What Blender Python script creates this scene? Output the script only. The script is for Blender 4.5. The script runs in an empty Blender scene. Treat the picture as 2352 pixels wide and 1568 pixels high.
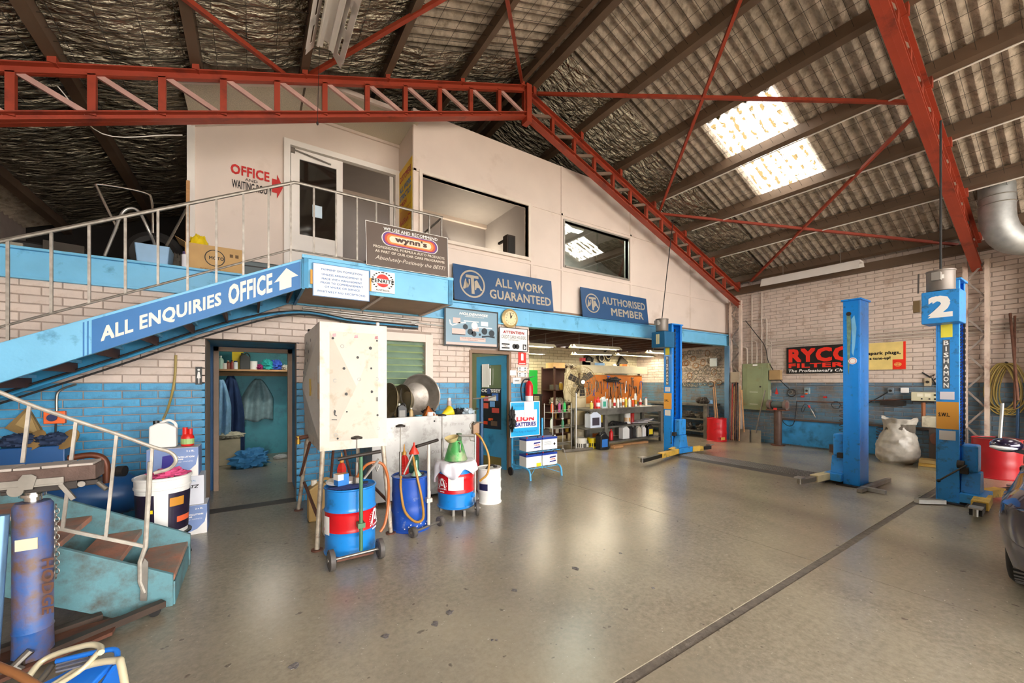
import bpy, math, random
from mathutils import Vector, Matrix, noise as mnoise
random.seed(7)
SC = bpy.context.scene
COL = SC.collection
# ------------------------------------------------------------------ camera
FPX, UX, VH, EYE, YAW = 905.0, 1176.0, 878.0, 1.55, math.radians(33.4)
cam = bpy.data.cameras.new('camera'); cam.sensor_width = 36; cam.lens = FPX/2352*36
cam.shift_y = (VH-784)/2352; cam.clip_start = .05; cam.clip_end = 200
camo = bpy.data.objects.new('camera', cam); COL.objects.link(camo)
camo.location = (0, 0, EYE); camo.rotation_euler = (math.pi/2, 0, -YAW); SC.camera = camo
# ------------------------------------------------------------------ sky, exposure
w = bpy.data.worlds.new('sky'); SC.world = w; w.use_nodes = True
wb = w.node_tree.nodes['Background']; wb.inputs[0].default_value = (1, .965, .93, 1); wb.inputs[1].default_value = 3.2
SC.view_settings.view_transform = 'Standard'; SC.view_settings.look = 'None'
SC.view_settings.exposure = 2.07; SC.view_settings.gamma = 1; SC.view_settings.use_curve_mapping = False
SC.cycles.use_denoising = True; SC.cycles.max_bounces = 6; SC.cycles.diffuse_bounces = 4; SC.cycles.glossy_bounces = 3; SC.cycles.transmission_bounces = 4; SC.cycles.use_adaptive_sampling = True; SC.cycles.adaptive_threshold = .08
SC.cycles.sample_clamp_indirect = 6; SC.cycles.caustics_reflective = False; SC.cycles.caustics_refractive = False
# ------------------------------------------------------------------ geometry of the place (metres)
WA, WB, XR = 5.83, 11.1, 3.93          # brick wall plane y, right wall plane x, ridge x
DECK = 2.86                            # loft and landing floor
S_, C_ = math.sin(YAW), math.cos(YAW)
def _d(u): t = (u-UX)/FPX; return S_+C_*t, C_-S_*t
def at(u, v, z): a = _d(u); return Vector((a[0]*z, a[1]*z, EYE+(VH-v)/FPX*z))
def fl(u, v, h=0.): return at(u, v, (EYE-h)*FPX/(v-VH))       # photo point on a level plane
def py(u, v, Y=WA): return at(u, v, Y/_d(u)[1])               # on a plane parallel to the brick wall
def px(u, v, X=WB): return at(u, v, X/_d(u)[0])               # on a plane parallel to the right wall
def dist(p): return S_*p[0]+C_*p[1]
# ------------------------------------------------------------------ materials
def lin(h):
    h = h.lstrip('#'); c = [int(h[i:i+2], 16)/255 for i in (0, 2, 4)]
    return tuple((x/12.92 if x <= .04045 else ((x+.055)/1.055)**2.4) for x in c)
MT = {}
def mat(name, hx, rough=.55, metal=0., var=.10, scale=5., dirt=None, damt=.45, dscale=3., bump=0., bscale=40., rnd=0., emit=0., alpha=1., trans=0., stretch=(1, 1, 1), coat=0.):
    if name in MT: return MT[name]
    m = bpy.data.materials.new(name); m.use_nodes = True; nt = m.node_tree; N = nt.nodes; L = nt.links
    b = N['Principled BSDF']; c = lin(hx)
    b.inputs['Roughness'].default_value = rough; b.inputs['Metallic'].default_value = metal
    b.inputs['Base Color'].default_value = (*c, 1); b.inputs['Coat Weight'].default_value = coat
    if trans: b.inputs['Transmission Weight'].default_value = trans
    if alpha < 1: b.inputs['Alpha'].default_value = alpha
    if emit: b.inputs['Emission Color'].default_value = (*c, 1); b.inputs['Emission Strength'].default_value = emit
    if var or dirt or bump or rnd:
        tc = N.new('ShaderNodeTexCoord'); mp = N.new('ShaderNodeMapping'); mp.inputs['Scale'].default_value = stretch
        L.new(tc.outputs['Object'], mp.inputs['Vector']); vec = mp.outputs['Vector']
        col = None
        if var:
            n = N.new('ShaderNodeTexNoise'); n.inputs['Scale'].default_value = scale; n.inputs['Detail'].default_value = 5
            L.new(vec, n.inputs['Vector'])
            r = N.new('ShaderNodeValToRGB'); r.color_ramp.elements[0].position = .3; r.color_ramp.elements[1].position = .7
            r.color_ramp.elements[0].color = (*[x*(1-var) for x in c], 1); r.color_ramp.elements[1].color = (*[min(1, x*(1+var)) for x in c], 1)
            L.new(n.outputs['Fac'], r.inputs['Fac']); col = r.outputs['Color']
        if dirt:
            n = N.new('ShaderNodeTexNoise'); n.inputs['Scale'].default_value = dscale; n.inputs['Detail'].default_value = 8; n.inputs['Roughness'].default_value = .65
            L.new(vec, n.inputs['Vector'])
            r = N.new('ShaderNodeValToRGB'); r.color_ramp.elements[0].position = .62-damt*.35; r.color_ramp.elements[1].position = .78-damt*.25
            r.color_ramp.elements[0].color = (0, 0, 0, 1); L.new(n.outputs['Fac'], r.inputs['Fac'])
            mx = N.new('ShaderNodeMix'); mx.data_type = 'RGBA'; L.new(r.outputs['Color'], mx.inputs['Factor'])
            if col: L.new(col, mx.inputs[6])
            else: mx.inputs[6].default_value = (*c, 1)
            mx.inputs[7].default_value = (*lin(dirt), 1); col = mx.outputs[2]
        if rnd:
            oi = N.new('ShaderNodeObjectInfo'); mr = N.new('ShaderNodeMapRange')
            mr.inputs[3].default_value = 1-rnd; mr.inputs[4].default_value = 1+rnd*.35
            L.new(oi.outputs['Random'], mr.inputs[0])
            hs = N.new('ShaderNodeHueSaturation'); L.new(mr.outputs[0], hs.inputs['Value'])
            if col: L.new(col, hs.inputs['Color'])
            else: hs.inputs['Color'].default_value = (*c, 1)
            col = hs.outputs['Color']
        if col: L.new(col, b.inputs['Base Color'])
        if bump:
            n = N.new('ShaderNodeTexNoise'); n.inputs['Scale'].default_value = bscale; n.inputs['Detail'].default_value = 6
            L.new(vec, n.inputs['Vector']); bp = N.new('ShaderNodeBump'); bp.inputs['Strength'].default_value = bump; bp.inputs['Distance'].default_value = .02
            L.new(n.outputs['Fac'], bp.inputs['Height']); L.new(bp.outputs['Normal'], b.inputs['Normal'])
    MT[name] = m; return m
def flat(name, hx, rough=.55, metal=0., **k): return mat(name, hx, rough, metal, var=0, **k)
# ------------------------------------------------------------------ mesh building
MW = {}
def _setmw(o, m): MW[o.name] = m
def mw(o): return MW.get(o.name, Matrix())
class MB:
    def __init__(s): s.v = []; s.f = []
    def add(s, vs, fs):
        k = len(s.v); s.v += [tuple(p) for p in vs]; s.f += [tuple(i+k for i in f) for f in fs]; return s
    def box(s, x0, x1, y0, y1, z0, z1):
        return s.add([(x0,y0,z0),(x1,y0,z0),(x1,y1,z0),(x0,y1,z0),(x0,y0,z1),(x1,y0,z1),(x1,y1,z1),(x0,y1,z1)],
                     [(0,3,2,1),(4,5,6,7),(0,1,5,4),(1,2,6,5),(2,3,7,6),(3,0,4,7)])
    def cbox(s, c, sx, sy, sz, rot=None):
        m = Matrix.Translation(c) @ (rot.to_4x4() if rot else Matrix())
        k = [m @ Vector((a*sx/2, b*sy/2, d*sz/2)) for d in (-1, 1) for a, b in ((-1,-1),(1,-1),(1,1),(-1,1))]
        return s.add(k, [(0,3,2,1),(4,5,6,7),(0,1,5,4),(1,2,6,5),(2,3,7,6),(3,0,4,7)])
    def bar(s, p, q, w, h, up=(0, 0, 1)):                      # rectangular bar from p to q
        p = Vector(p); q = Vector(q); d = (q-p).normalized(); u = Vector(up)
        if abs(d.dot(u)) > .98: u = Vector((0, 1, 0))
        r = d.cross(u).normalized(); u = r.cross(d)
        k = [a+r*i*w/2+u*j*h/2 for a in (p, q) for i, j in ((-1,-1),(1,-1),(1,1),(-1,1))]
        return s.add(k, [(0,1,2,3),(7,6,5,4),(0,4,5,1),(1,5,6,2),(2,6,7,3),(3,7,4,0)])
    def cyl(s, p, q, r, r2=None, n=16, caps=True):
        p = Vector(p); q = Vector(q); r2 = r if r2 is None else r2; d = (q-p).normalized()
        a = d.orthogonal().normalized(); b = d.cross(a); k = []
        for c, rr in ((p, r), (q, r2)):
            k += [c+(a*math.cos(2*math.pi*i/n)+b*math.sin(2*math.pi*i/n))*rr for i in range(n)]
        f = [(i, (i+1) % n, n+(i+1) % n, n+i) for i in range(n)]
        if caps: f += [tuple(range(n-1, -1, -1)), tuple(range(n, 2*n))]
        return s.add(k, f)
    def tube(s, pts, r, n=8, closed=False):
        pts = [Vector(p) for p in pts]; k = []; N = len(pts); a = None
        for i, p in enumerate(pts):
            q0 = pts[i-1] if (i or closed) else p; q1 = pts[(i+1) % N] if (i < N-1 or closed) else p
            d = (q1-q0).normalized()
            if a is None: a = d.orthogonal().normalized()
            a = (a-d*a.dot(d)); a = a.normalized() if a.length > 1e-5 else d.orthogonal().normalized()
            b = d.cross(a)
            rr = r[i] if isinstance(r, (list, tuple)) else r
            k += [p+(a*math.cos(2*math.pi*j/n)+b*math.sin(2*math.pi*j/n))*rr for j in range(n)]
        f = []
        for i in range(N if closed else N-1):
            i2 = (i+1) % N
            f += [(i*n+j, i*n+(j+1) % n, i2*n+(j+1) % n, i2*n+j) for j in range(n)]
        if not closed: f += [tuple(range(n-1, -1, -1)), tuple((N-1)*n+j for j in range(n))]
        return s.add(k, f)
    def lathe(s, prof, n=24, c=(0, 0, 0), ax=None, cap=True):
        c = Vector(c); d = Vector(ax or (0, 0, 1)).normalized()
        if ax: a = d.orthogonal().normalized()
        else: a = Vector((1, 0, 0))
        b = d.cross(a); k = []
        for r, z in prof: k += [c+d*z+(a*math.cos(2*math.pi*j/n)+b*math.sin(2*math.pi*j/n))*max(r, 1e-4) for j in range(n)]
        f = [(i*n+j, i*n+(j+1) % n, (i+1)*n+(j+1) % n, (i+1)*n+j) for i in range(len(prof)-1) for j in range(n)]
        if cap: f += [tuple(range(n-1, -1, -1)), tuple((len(prof)-1)*n+j for j in range(n))]
        return s.add(k, f)
    def prism(s, poly, dv):                                    # poly: 3D points, extruded along dv
        n = len(poly); dv = Vector(dv); k = [Vector(p) for p in poly]+[Vector(p)+dv for p in poly]
        return s.add(k, [tuple(range(n-1, -1, -1)), tuple(range(n, 2*n))]+[(i, (i+1) % n, n+(i+1) % n, n+i) for i in range(n)])
    def quad(s, a, b, c, d): return s.add([a, b, c, d], [(0, 1, 2, 3)])
    def ell(s, c, rx, ry, rz, n=14, m=8):
        k = []; c = Vector(c)
        for i in range(m+1):
            t = math.pi*i/m
            k += [c+Vector((rx*math.sin(t)*math.cos(2*math.pi*j/n), ry*math.sin(t)*math.sin(2*math.pi*j/n), -rz*math.cos(t))) for j in range(n)]
        return s.add(k, [(i*n+j, i*n+(j+1) % n, (i+1)*n+(j+1) % n, (i+1)*n+j) for i in range(m) for j in range(n)])
    def grid(s, fn, nu, nv):
        k = [fn(i/nu, j/nv) for j in range(nv+1) for i in range(nu+1)]
        return s.add(k, [(j*(nu+1)+i, j*(nu+1)+i+1, (j+1)*(nu+1)+i+1, (j+1)*(nu+1)+i) for j in range(nv) for i in range(nu)])
    def xf(s, m): s.v = [tuple(m @ Vector(p)) for p in s.v]; return s
    def mesh(s, name, m=None, smooth=False):
        me = bpy.data.meshes.new(name); me.from_pydata(s.v, [], s.f); me.validate()
        if m: me.materials.append(m)
        if smooth:
            me.polygons.foreach_set('use_smooth', [True]*len(me.polygons))
            try: me.set_sharp_from_angle(angle=math.radians(40))
            except Exception: pass
        me.update(); return me
    def build(s, name, m, parent=None, label=None, cat=None, group=None, kind=None, smooth=False, bevel=0, local=False, solid=0, sub=0):
        """one mesh object; vertices are world positions unless local (then relative to the parent)"""
        if parent is not None:
            if not local: inv = mw(parent).inverted(); s.xf(inv)
            org = None
        elif not local:
            xs = [p[0] for p in s.v]; ys = [p[1] for p in s.v]; zs = [p[2] for p in s.v]
            org = Vector(((min(xs)+max(xs))/2, (min(ys)+max(ys))/2, min(zs))); s.xf(Matrix.Translation(-org))
        else: org = Vector()
        o = bpy.data.objects.new(name, s.mesh(name, m, smooth)); COL.objects.link(o)
        if parent is not None: o.parent = parent; _setmw(o, mw(parent))
        else: o.location = org; _setmw(o, Matrix.Translation(org))
        tag(o, label, cat, group, kind)
        if solid: k = o.modifiers.new('thickness', 'SOLIDIFY'); k.thickness = solid; k.offset = 0
        if sub: k = o.modifiers.new('smooth', 'SUBSURF'); k.levels = sub; k.render_levels = sub
        if bevel: k = o.modifiers.new('edges', 'BEVEL'); k.width = bevel; k.segments = 2; k.limit_method = 'ANGLE'; k.angle_limit = math.radians(40)
        return o
def tag(o, label=None, cat=None, group=None, kind=None):
    if label: o['label'] = label
    if cat: o['category'] = cat
    if group: o['group'] = group
    if kind: o['kind'] = kind
    return o
def T(name, label, cat, loc=(0, 0, 0), rz=0., group=None, kind=None):
    o = bpy.data.objects.new(name, None); COL.objects.link(o); o.empty_display_size = .1
    o.location = loc; o.rotation_euler = (0, 0, rz)
    _setmw(o, Matrix.Translation(Vector(loc)) @ Matrix.Rotation(rz, 4, 'Z'))
    return tag(o, label, cat, group, kind)
def put(o, loc, rz=0.):
    o.location = loc; o.rotation_euler = (0, 0, rz); return o
def dup(o, loc=None, rz=None, label=None, parent=None):
    c = o.copy(); COL.objects.link(c); c.parent = parent
    if loc is not None: c.location = loc
    if rz is not None: c.rotation_euler = (0, 0, rz)
    if label: c['label'] = label
    _setmw(c, (Matrix.Translation(c.location) @ Matrix.Rotation(c.rotation_euler[2], 4, 'Z')) if parent is None else mw(parent))
    for ch in [x for x in bpy.data.objects if x.parent == o]: dup(ch, parent=c)
    return c
def bez(pts, n=8):                                             # smooth curve through points (Catmull-Rom)
    P = [Vector(p) for p in pts]; P = [P[0]*2-P[1]]+P+[P[-1]*2-P[-2]]; out = []
    for i in range(1, len(P)-2):
        for k in range(n):
            t = k/n; a, b, c, d = P[i-1:i+3]
            out.append(.5*((2*b)+(c-a)*t+(2*a-5*b+4*c-d)*t*t+(3*b-a-3*c+d)*t**3))
    return out+[P[-2]]
class FR:                                                      # flat frame: origin bottom-left, x direction, up; normal = x cross up
    def __init__(s, o, xd, ud, w, h):
        s.o = Vector(o); s.x = Vector(xd).normalized(); s.u = Vector(ud).normalized(); s.n = s.x.cross(s.u); s.w = w; s.h = h
    def p(s, a, b, off=0.): return s.o+s.x*a*s.w+s.u*b*s.h+s.n*off
    def m(s, a, b, off=0.):
        o = s.p(a, b, off)
        return Matrix(((s.x.x, s.u.x, s.n.x, o.x), (s.x.y, s.u.y, s.n.y, o.y), (s.x.z, s.u.z, s.n.z, o.z), (0, 0, 0, 1)))
def frA(u0, v0, u1, v1, Y=WA):                                 # photo rectangle on the brick-wall direction
    a = py(u0, v0, Y); b = py(u1, v1, Y); return FR((a.x, Y, min(a.z, b.z)), (1, 0, 0), (0, 0, 1), b.x-a.x, abs(a.z-b.z))
def FRA(x0, x1, z0, z1, Y): return FR((x0, Y, z0), (1, 0, 0), (0, 0, 1), x1-x0, z1-z0)
def FRB(y0, y1, z0, z1, X): return FR((X, y0, z0), (0, -1, 0), (0, 0, 1), y0-y1, z1-z0)   # y0 is the end on the left as one faces the wall
def panel(fr, name, m, parent, a0=0, a1=1, b0=0, b1=1, off=0., t=.004, **k):
    q = [fr.p(a0, b0, off), fr.p(a1, b0, off), fr.p(a1, b1, off), fr.p(a0, b1, off)]
    return MB().prism(q, fr.n*t).build(name, m, parent, **k)
def poly(fr, name, m, parent, pts, off=.005, t=.002, **k):
    return MB().prism([fr.p(a, b, off) for a, b in pts], fr.n*t).build(name, m, parent, **k)
def ring(fr, a, b, rx, ry=None, n=28, a0=0, a1=2*math.pi):     # points of an ellipse, radii in metres
    ry = ry or rx
    return [(a+rx*math.cos(a0+(a1-a0)*i/n)/fr.w, b+ry*math.sin(a0+(a1-a0)*i/n)/fr.h) for i in range(n if a1-a0 > 6.28 else n+1)]
def annulus(fr, name, m, parent, a, b, r, r2, off=.005, t=.002, n=36, sy=1.):
    k = MB(); o = fr.p(a, b, off); V = []
    for i in range(n):
        c, s = math.cos(2*math.pi*i/n), math.sin(2*math.pi*i/n)
        V += [o+fr.x*c*r+fr.u*s*r*sy, o+fr.x*c*r2+fr.u*s*r2*sy]
    k.add(V, [(2*i, 2*i+1, (2*i+3) % (2*n), (2*i+2) % (2*n)) for i in range(n)])
    return k.build(name, m, parent)
def text(fr, s, m, parent, a0, a1, b0, b1, bold=.0, off=.006, name='lettering', shear=0., spacing=1.):
    """writing fitted into the box a0..a1, b0..b1 (fractions) of a frame"""
    c = bpy.data.curves.new(name, 'FONT'); c.body = s; c.size = 1; c.resolution_u = 2; c.shear = shear; c.space_character = spacing*(1+2.2*bold)
    o = bpy.data.objects.new(name, c); COL.objects.link(o)
    me = bpy.data.meshes.new_from_object(o); bpy.data.objects.remove(o); bpy.data.curves.remove(c)
    if not me.vertices: return None
    if bold:                                                    # heavier strokes: overlaid copies of the outline, each a hair further out
        V = [v.co.copy() for v in me.vertices]; F = [tuple(p.vertices) for p in me.polygons]; nv = len(V); b_ = bold*1.4
        sh = [(-b_, -b_), (b_, -b_), (b_, b_), (-b_, b_)]; bpy.data.meshes.remove(me); me = bpy.data.meshes.new(name)
        me.from_pydata([(v.x+dx, v.y+dy, .0002*k) for k, (dx, dy) in enumerate(sh) for v in V], [], [tuple(i+nv*k for i in f) for k in range(4) for f in F])
    xs = [v.co.x for v in me.vertices]; ys = [v.co.y for v in me.vertices]
    x0, x1, y0, y1 = min(xs), max(xs), min(ys), max(ys)
    W = (a1-a0)*fr.w; Hh = (b1-b0)*fr.h; sx = W/max(x1-x0, 1e-6); sy = Hh/max(y1-y0, 1e-6)
    M = fr.m(a0, b0, off) @ Matrix.Diagonal((sx, sy, 1, 1)) @ Matrix.Translation((-x0, -y0, 0))
    if parent is not None: M = mw(parent).inverted() @ M
    me.transform(M); me.materials.clear(); me.materials.append(m); me.name = name
    t = bpy.data.objects.new(name, me); COL.objects.link(t); t.parent = parent; _setmw(t, mw(parent)); return t
def tiles(x0, x1, z0, z1, holes):
    xs = sorted({x0, x1, *[min(max(h[i], x0), x1) for h in holes for i in (0, 1)]}); zs = sorted({z0, z1, *[min(max(h[i], z0), z1) for h in holes for i in (2, 3)]})
    for a, b in zip(xs, xs[1:]):
        for c, d in zip(zs, zs[1:]):
            if not any(h[0] < (a+b)/2 < h[1] and h[2] < (c+d)/2 < h[3] for h in holes): yield a, b, c, d
# ------------------------------------------------------------------ common materials
white_brick = mat('white brick paint', '#dccabd', .55, var=.05, scale=8, dirt='#b59c88', damt=.25, dscale=5, bump=.15, rnd=.10)
blue_brick = mat('blue brick paint', '#3f9ccb', .42, var=.10, scale=6, dirt='#2b5f80', damt=.35, dscale=4, bump=.2, rnd=.14)
grime_brick = mat('grimy blue brick paint', '#6690ab', .5, var=.14, scale=6, dirt='#6f6a66', damt=.6, dscale=3, bump=.2, rnd=.16)
mortar_w = mat('painted mortar', '#a8978b', .8); mortar_b = mat('blue mortar', '#2f6e92', .7)
light_blue = mat('light blue paint', '#74bfe6', .38, var=.05, dirt='#3d7fa6', damt=.12, dscale=6, bump=.05)
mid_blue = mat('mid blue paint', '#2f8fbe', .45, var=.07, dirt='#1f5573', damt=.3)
deep_blue = mat('sign blue', '#1f6fb2', .45, var=.06)
lift_blue = mat('lift blue enamel', '#1586e0', .32, var=.06, scale=3, dirt='#23415c', damt=.12, dscale=14, bump=.04, coat=.2)
cream = mat('cream fibro paint', '#e0d0c4', .5, var=.04, scale=2, dirt='#cdbaab', damt=.1, dscale=1.2)
white = mat('white gloss', '#efe9e2', .35, var=.03); paper = flat('paper white', '#f4f2ee', .7)
black = flat('black', '#15130f', .5); dark = mat('dark steel', '#3a3430', .5, .5, var=.2); rubber = mat('black rubber', '#1d1b1a', .7, var=.2)
red_steel = mat('red oxide steel', '#a3402a', .5, var=.12, scale=3, dirt='#6a2b20', damt=.25)
brown_steel = mat('brown steel', '#64503f', .6, var=.15, scale=2)
galv = mat('galvanised steel', '#b5b3ae', .35, .75, var=.12, scale=9); chrome = flat('chrome', '#d8d6d2', .15, 1.)
steel = mat('worn steel', '#8d8880', .4, .8, var=.2, scale=8); rust = mat('rusty steel', '#6b4434', .7, .2, var=.3, scale=12)
red = mat('red enamel', '#c8141e', .35, var=.08, dirt='#5f1512', damt=.12, dscale=8); orange = flat('orange plastic', '#f2661c', .45)
yellow = mat('yellow paint', '#f1d21c', .45, var=.06); green = mat('green plastic', '#1f9a4a', .4); tan = mat('tan cardboard', '#c9a26c', .8, var=.08)
wood = mat('raw timber', '#b98a5c', .65, var=.2, scale=4, stretch=(1, 8, 8)); old_wood = mat('old timber', '#5a5048', .75, var=.3, scale=6, bump=.2)
brown_wood = mat('dark brown timber', '#4a2a1e', .65, var=.2)
glass = flat('window glass', '#dfeeea', .02, alpha=.22)
white_plastic = mat('white plastic', '#f0efea', .4, var=.02); clear_plastic = flat('milky plastic', '#d9e2e0', .35, alpha=.85)
def make_glass():
    m = bpy.data.materials.new('pane glass'); m.use_nodes = True; N = m.node_tree.nodes; L = m.node_tree.links
    N.remove(N['Principled BSDF']); tr = N.new('ShaderNodeBsdfTransparent'); gl = N.new('ShaderNodeBsdfGlossy'); mx = N.new('ShaderNodeMixShader')
    tr.inputs[0].default_value = (.86, .92, .9, 1); gl.inputs[1].default_value = .02; lw_ = N.new('ShaderNodeLayerWeight'); lw_.inputs[0].default_value = .5; pw = N.new('ShaderNodeMath'); pw.operation = 'POWER'; pw.inputs[1].default_value = 1.6; L.new(lw_.outputs['Facing'], pw.inputs[0])
    sc_ = N.new('ShaderNodeMath'); sc_.operation = 'MULTIPLY_ADD'; sc_.inputs[1].default_value = .55; sc_.inputs[2].default_value = .05; L.new(pw.outputs[0], sc_.inputs[0]); L.new(sc_.outputs[0], mx.inputs[0]); L.new(tr.outputs[0], mx.inputs[1]); L.new(gl.outputs[0], mx.inputs[2]); L.new(mx.outputs[0], N['Material Output'].inputs[0]); return m
glass = make_glass()
def floor_material():
    m = bpy.data.materials.new('oil-stained sealed concrete'); m.use_nodes = True; N = m.node_tree.nodes; L = m.node_tree.links; b = N['Principled BSDF']
    tc = N.new('ShaderNodeTexCoord')
    def nz(sc, det=6, ro=.6, st=None):
        n = N.new('ShaderNodeTexNoise'); n.inputs['Scale'].default_value = sc; n.inputs['Detail'].default_value = det; n.inputs['Roughness'].default_value = ro
        if st: mp = N.new('ShaderNodeMapping'); mp.inputs['Scale'].default_value = st; L.new(tc.outputs['Object'], mp.inputs[0]); L.new(mp.outputs[0], n.inputs[0])
        else: L.new(tc.outputs['Object'], n.inputs[0])
        return n
    def ramp(n, stops):
        r = N.new('ShaderNodeValToRGB'); e = r.color_ramp.elements
        while len(e) < len(stops): e.new(.5)
        for i, (p, c) in enumerate(stops): e[i].position = p; e[i].color = (*c, 1)
        L.new(n.outputs['Fac'], r.inputs[0]); return r
    def mix(f, a, c):
        x = N.new('ShaderNodeMix'); x.data_type = 'RGBA'; L.new(f, x.inputs[0]); L.new(a, x.inputs[6])
        if isinstance(c, tuple): x.inputs[7].default_value = (*c, 1)
        else: L.new(c, x.inputs[7])
        return x.outputs[2]
    base = ramp(nz(.9, 6, .6), [(.25, lin('#766c5c')), (.5, lin('#8f8674')), (.75, lin('#a59a82'))]).outputs[0]
    mott = ramp(nz(26, 6, .75), [(.35, (0, 0, 0)), (.72, (.75, .75, .75))]).outputs[0]
    c = mix(mott, base, lin('#ada28e'))
    streak = ramp(nz(1.1, 2, .4, (1, .4, 1)), [(.45, (0, 0, 0)), (.9, (.6, .6, .6))]).outputs[0]
    c = mix(streak, c, lin('#5b5148'))
    spots = ramp(nz(13, 3, .5), [(.68, (0, 0, 0)), (.73, (.75, .75, .75))]).outputs[0]
    c = mix(spots, c, lin('#594f46'))
    fleck = ramp(nz(45, 2, .5), [(.72, (0, 0, 0)), (.76, (.8, .8, .8))]).outputs[0]
    c = mix(fleck, c, lin('#c5b9a8')); L.new(c, b.inputs['Base Color'])
    rr = ramp(nz(.8, 1, .4), [(.3, (.20, .20, .20)), (.7, (.34, .34, .34))]); b.inputs['Roughness'].default_value = .23
    b.inputs['Specular IOR Level'].default_value = .6
    bp = N.new('ShaderNodeBump'); bp.inputs['Strength'].default_value = .12; bp.inputs['Distance'].default_value = .01
    L.new(nz(18, 8, .7).outputs['Fac'], bp.inputs['Height']); L.new(bp.outputs[0], b.inputs['Normal']); return m
concrete = floor_material()
# ---- floor: slabs with a wide joint at y 1.38 and a saw cut at x 4.07
YF, YB = -6.0, 10.2
fm = MB()
JW = .032
for y0, y1 in ((YF, 1.38-JW), (1.38+JW, YB)):
    for x0, x1 in ((-3.3, 4.065), (4.073, WB+.2)): fm.box(x0, x1, y0, y1, -.15, 0)
floor = fm.build('floor', concrete, kind='structure')
MB().box(-3.3, WB+.2, 1.38-JW, 1.38+JW, -.15, -.006).build('joint_filler', mat('dark joint filler', '#6b6259', .85, var=.25, scale=14, bump=.6), floor)
MB().box(4.065, 4.073, YF, YB, -.15, -.006).build('saw_cut', dark, floor)
for k, (u, v, r) in enumerate(((885, 1460, .022), (1000, 1432, .024), (1033, 1406, .026), (1182, 1355, .02), (1322, 1305, .03), (675, 1530, .024), (1130, 1470, .008), (1140, 1470, .008), (1425, 1270, .014), (1500, 1350, .012))):
    c_ = fl(u, v); rk = random.Random(k); MB().prism([(c_.x+r*rk.uniform(.6, 1.3)*math.cos(a), c_.y+r*1.2*rk.uniform(.5, 1.2)*math.sin(a), -.001) for a in [2*math.pi*i/11 for i in range(11)]], (0, 0, .004)).build('worn_chip', mat('bare grey chip', '#6f6a68', .8, var=.4, scale=60, bump=.5), floor)
apron = MB().box(-30, 40, -40, YF, -.2, -.02).build('floor_forecourt', mat('forecourt concrete', '#b9b2a6', .8), kind='structure')  # unseen ground outside the open front, added to bounce daylight upward
# ---- brick walls
CRS, BL = 1.55/18, .29
def brick_mesh(name, L_, h, m, d=.010):
    a, z = L_/2, h/2; c = .004; k = MB()
    k.add([(-a, 0, -z), (a, 0, -z), (a, 0, z), (-a, 0, z), (-a, -d+c, -z), (a, -d+c, -z), (a, -d+c, z), (-a, -d+c, z),
           (-a+c, -d, -z+c), (a-c, -d, -z+c), (a-c, -d, z-c), (-a+c, -d, z-c)],
          [(0,1,5,4),(1,2,6,5),(2,3,7,6),(3,0,4,7),(4,5,9,8),(5,6,10,9),(6,7,11,10),(7,4,8,11),(8,9,10,11)])
    return k
def brickwork(root, rz, org, s0, s1, z0, z1, holes, colour, limit=300, seed=0):
    """bricks over s0..s1 (along the wall), faces towards -y of the rotated frame; org fixes the wall line"""
    rnd_ = random.Random(seed); R = Matrix.Rotation(rz, 4, 'Z'); base = Matrix.Translation(org) @ R; j = .009; out = []
    n = int(round((z1-z0)/CRS))
    for i in range(n):
        za = z0+i*CRS; zb = za+CRS-j; off = (BL/2 if i % 2 else 0)
        x = math.floor(s0/BL)*BL-off
        while x < s1:
            segs = [(max(x, s0), min(x+BL-j, s1))]
            for hx0, hx1, hz0, hz1 in holes:
                if zb > hz0+.02 and za < hz1-.02:
                    ns = []
                    for a, b in segs:
                        if b <= hx0 or a >= hx1: ns.append((a, b))
                        else:
                            if a < hx0: ns.append((a, hx0))
                            if b > hx1: ns.append((hx1, b))
                    segs = ns
            for a, b in segs:
                if b-a > .03: out.append(((a+b)/2, (za+zb)/2, round(b-a, 3)))
            x += BL
    def size(q):
        p = base @ Vector((q[0], 0, q[1])); z = dist(p)
        if z < .5: return -1
        u = UX+FPX*(C_*p.x-S_*p.y)/z; v = VH-FPX*(p.z-EYE)/z
        return (1/z if -30 < u < 2380 and 0 < v < 1568 else -1)
    out.sort(key=size, reverse=True); cache = {}; rest = {}
    for k, (s, z, L_) in enumerate(out):
        m = colour(s, z)
        if k < limit and size((s, z)) > 0:
            key = (L_, m.name)
            if key not in cache: cache[key] = brick_mesh('brick', L_, CRS-j, m).mesh('brick', m)
            o = bpy.data.objects.new('brick', cache[key]); COL.objects.link(o); o.parent = root
            M = mw(root).inverted() @ base @ Matrix.Translation((s, -rnd_.uniform(0, .0025), z)); o.matrix_local = M
        else:
            q = rest.setdefault(m.name, MB()); b = brick_mesh('b', L_, CRS-j, m); b.xf(base @ Matrix.Translation((s, 0, z))); q.add(b.v, b.f)
    for mn, q in rest.items(): q.build('brickwork', bpy.data.materials[mn], root, kind='stuff')
D1 = (-.46, .48, 0, 2.07); LW = (1.42, 2.33, 1.24, 2.27); D2 = (3.015, 3.79, 0, 2.09)
wm = MB()
for a, b, c, d in tiles(-3.2, 4.215, 0, 2.58, [D1, LW, D2]): wm.box(a, b, WA, WA+.22, c, d)
wall_back = wm.build('wall_back', mortar_w, kind='structure')
brickwork(wall_back, 0, (0, WA, 0), -3.2, 4.215, 0, 2.584, [D1, LW, D2], lambda s, z: blue_brick if z < 1.55 else white_brick, seed=1)
wr = MB().box(WB, WB+.2, -6, YB, 0, 4.25).build('wall_right', mortar_w, kind='structure')
brickwork(wr, -math.pi/2, (WB, 0, 0), -9.2, 1.2, 0, 4.22, [], lambda s, z: grime_brick if z < 1.55 else white_brick, seed=2)
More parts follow.
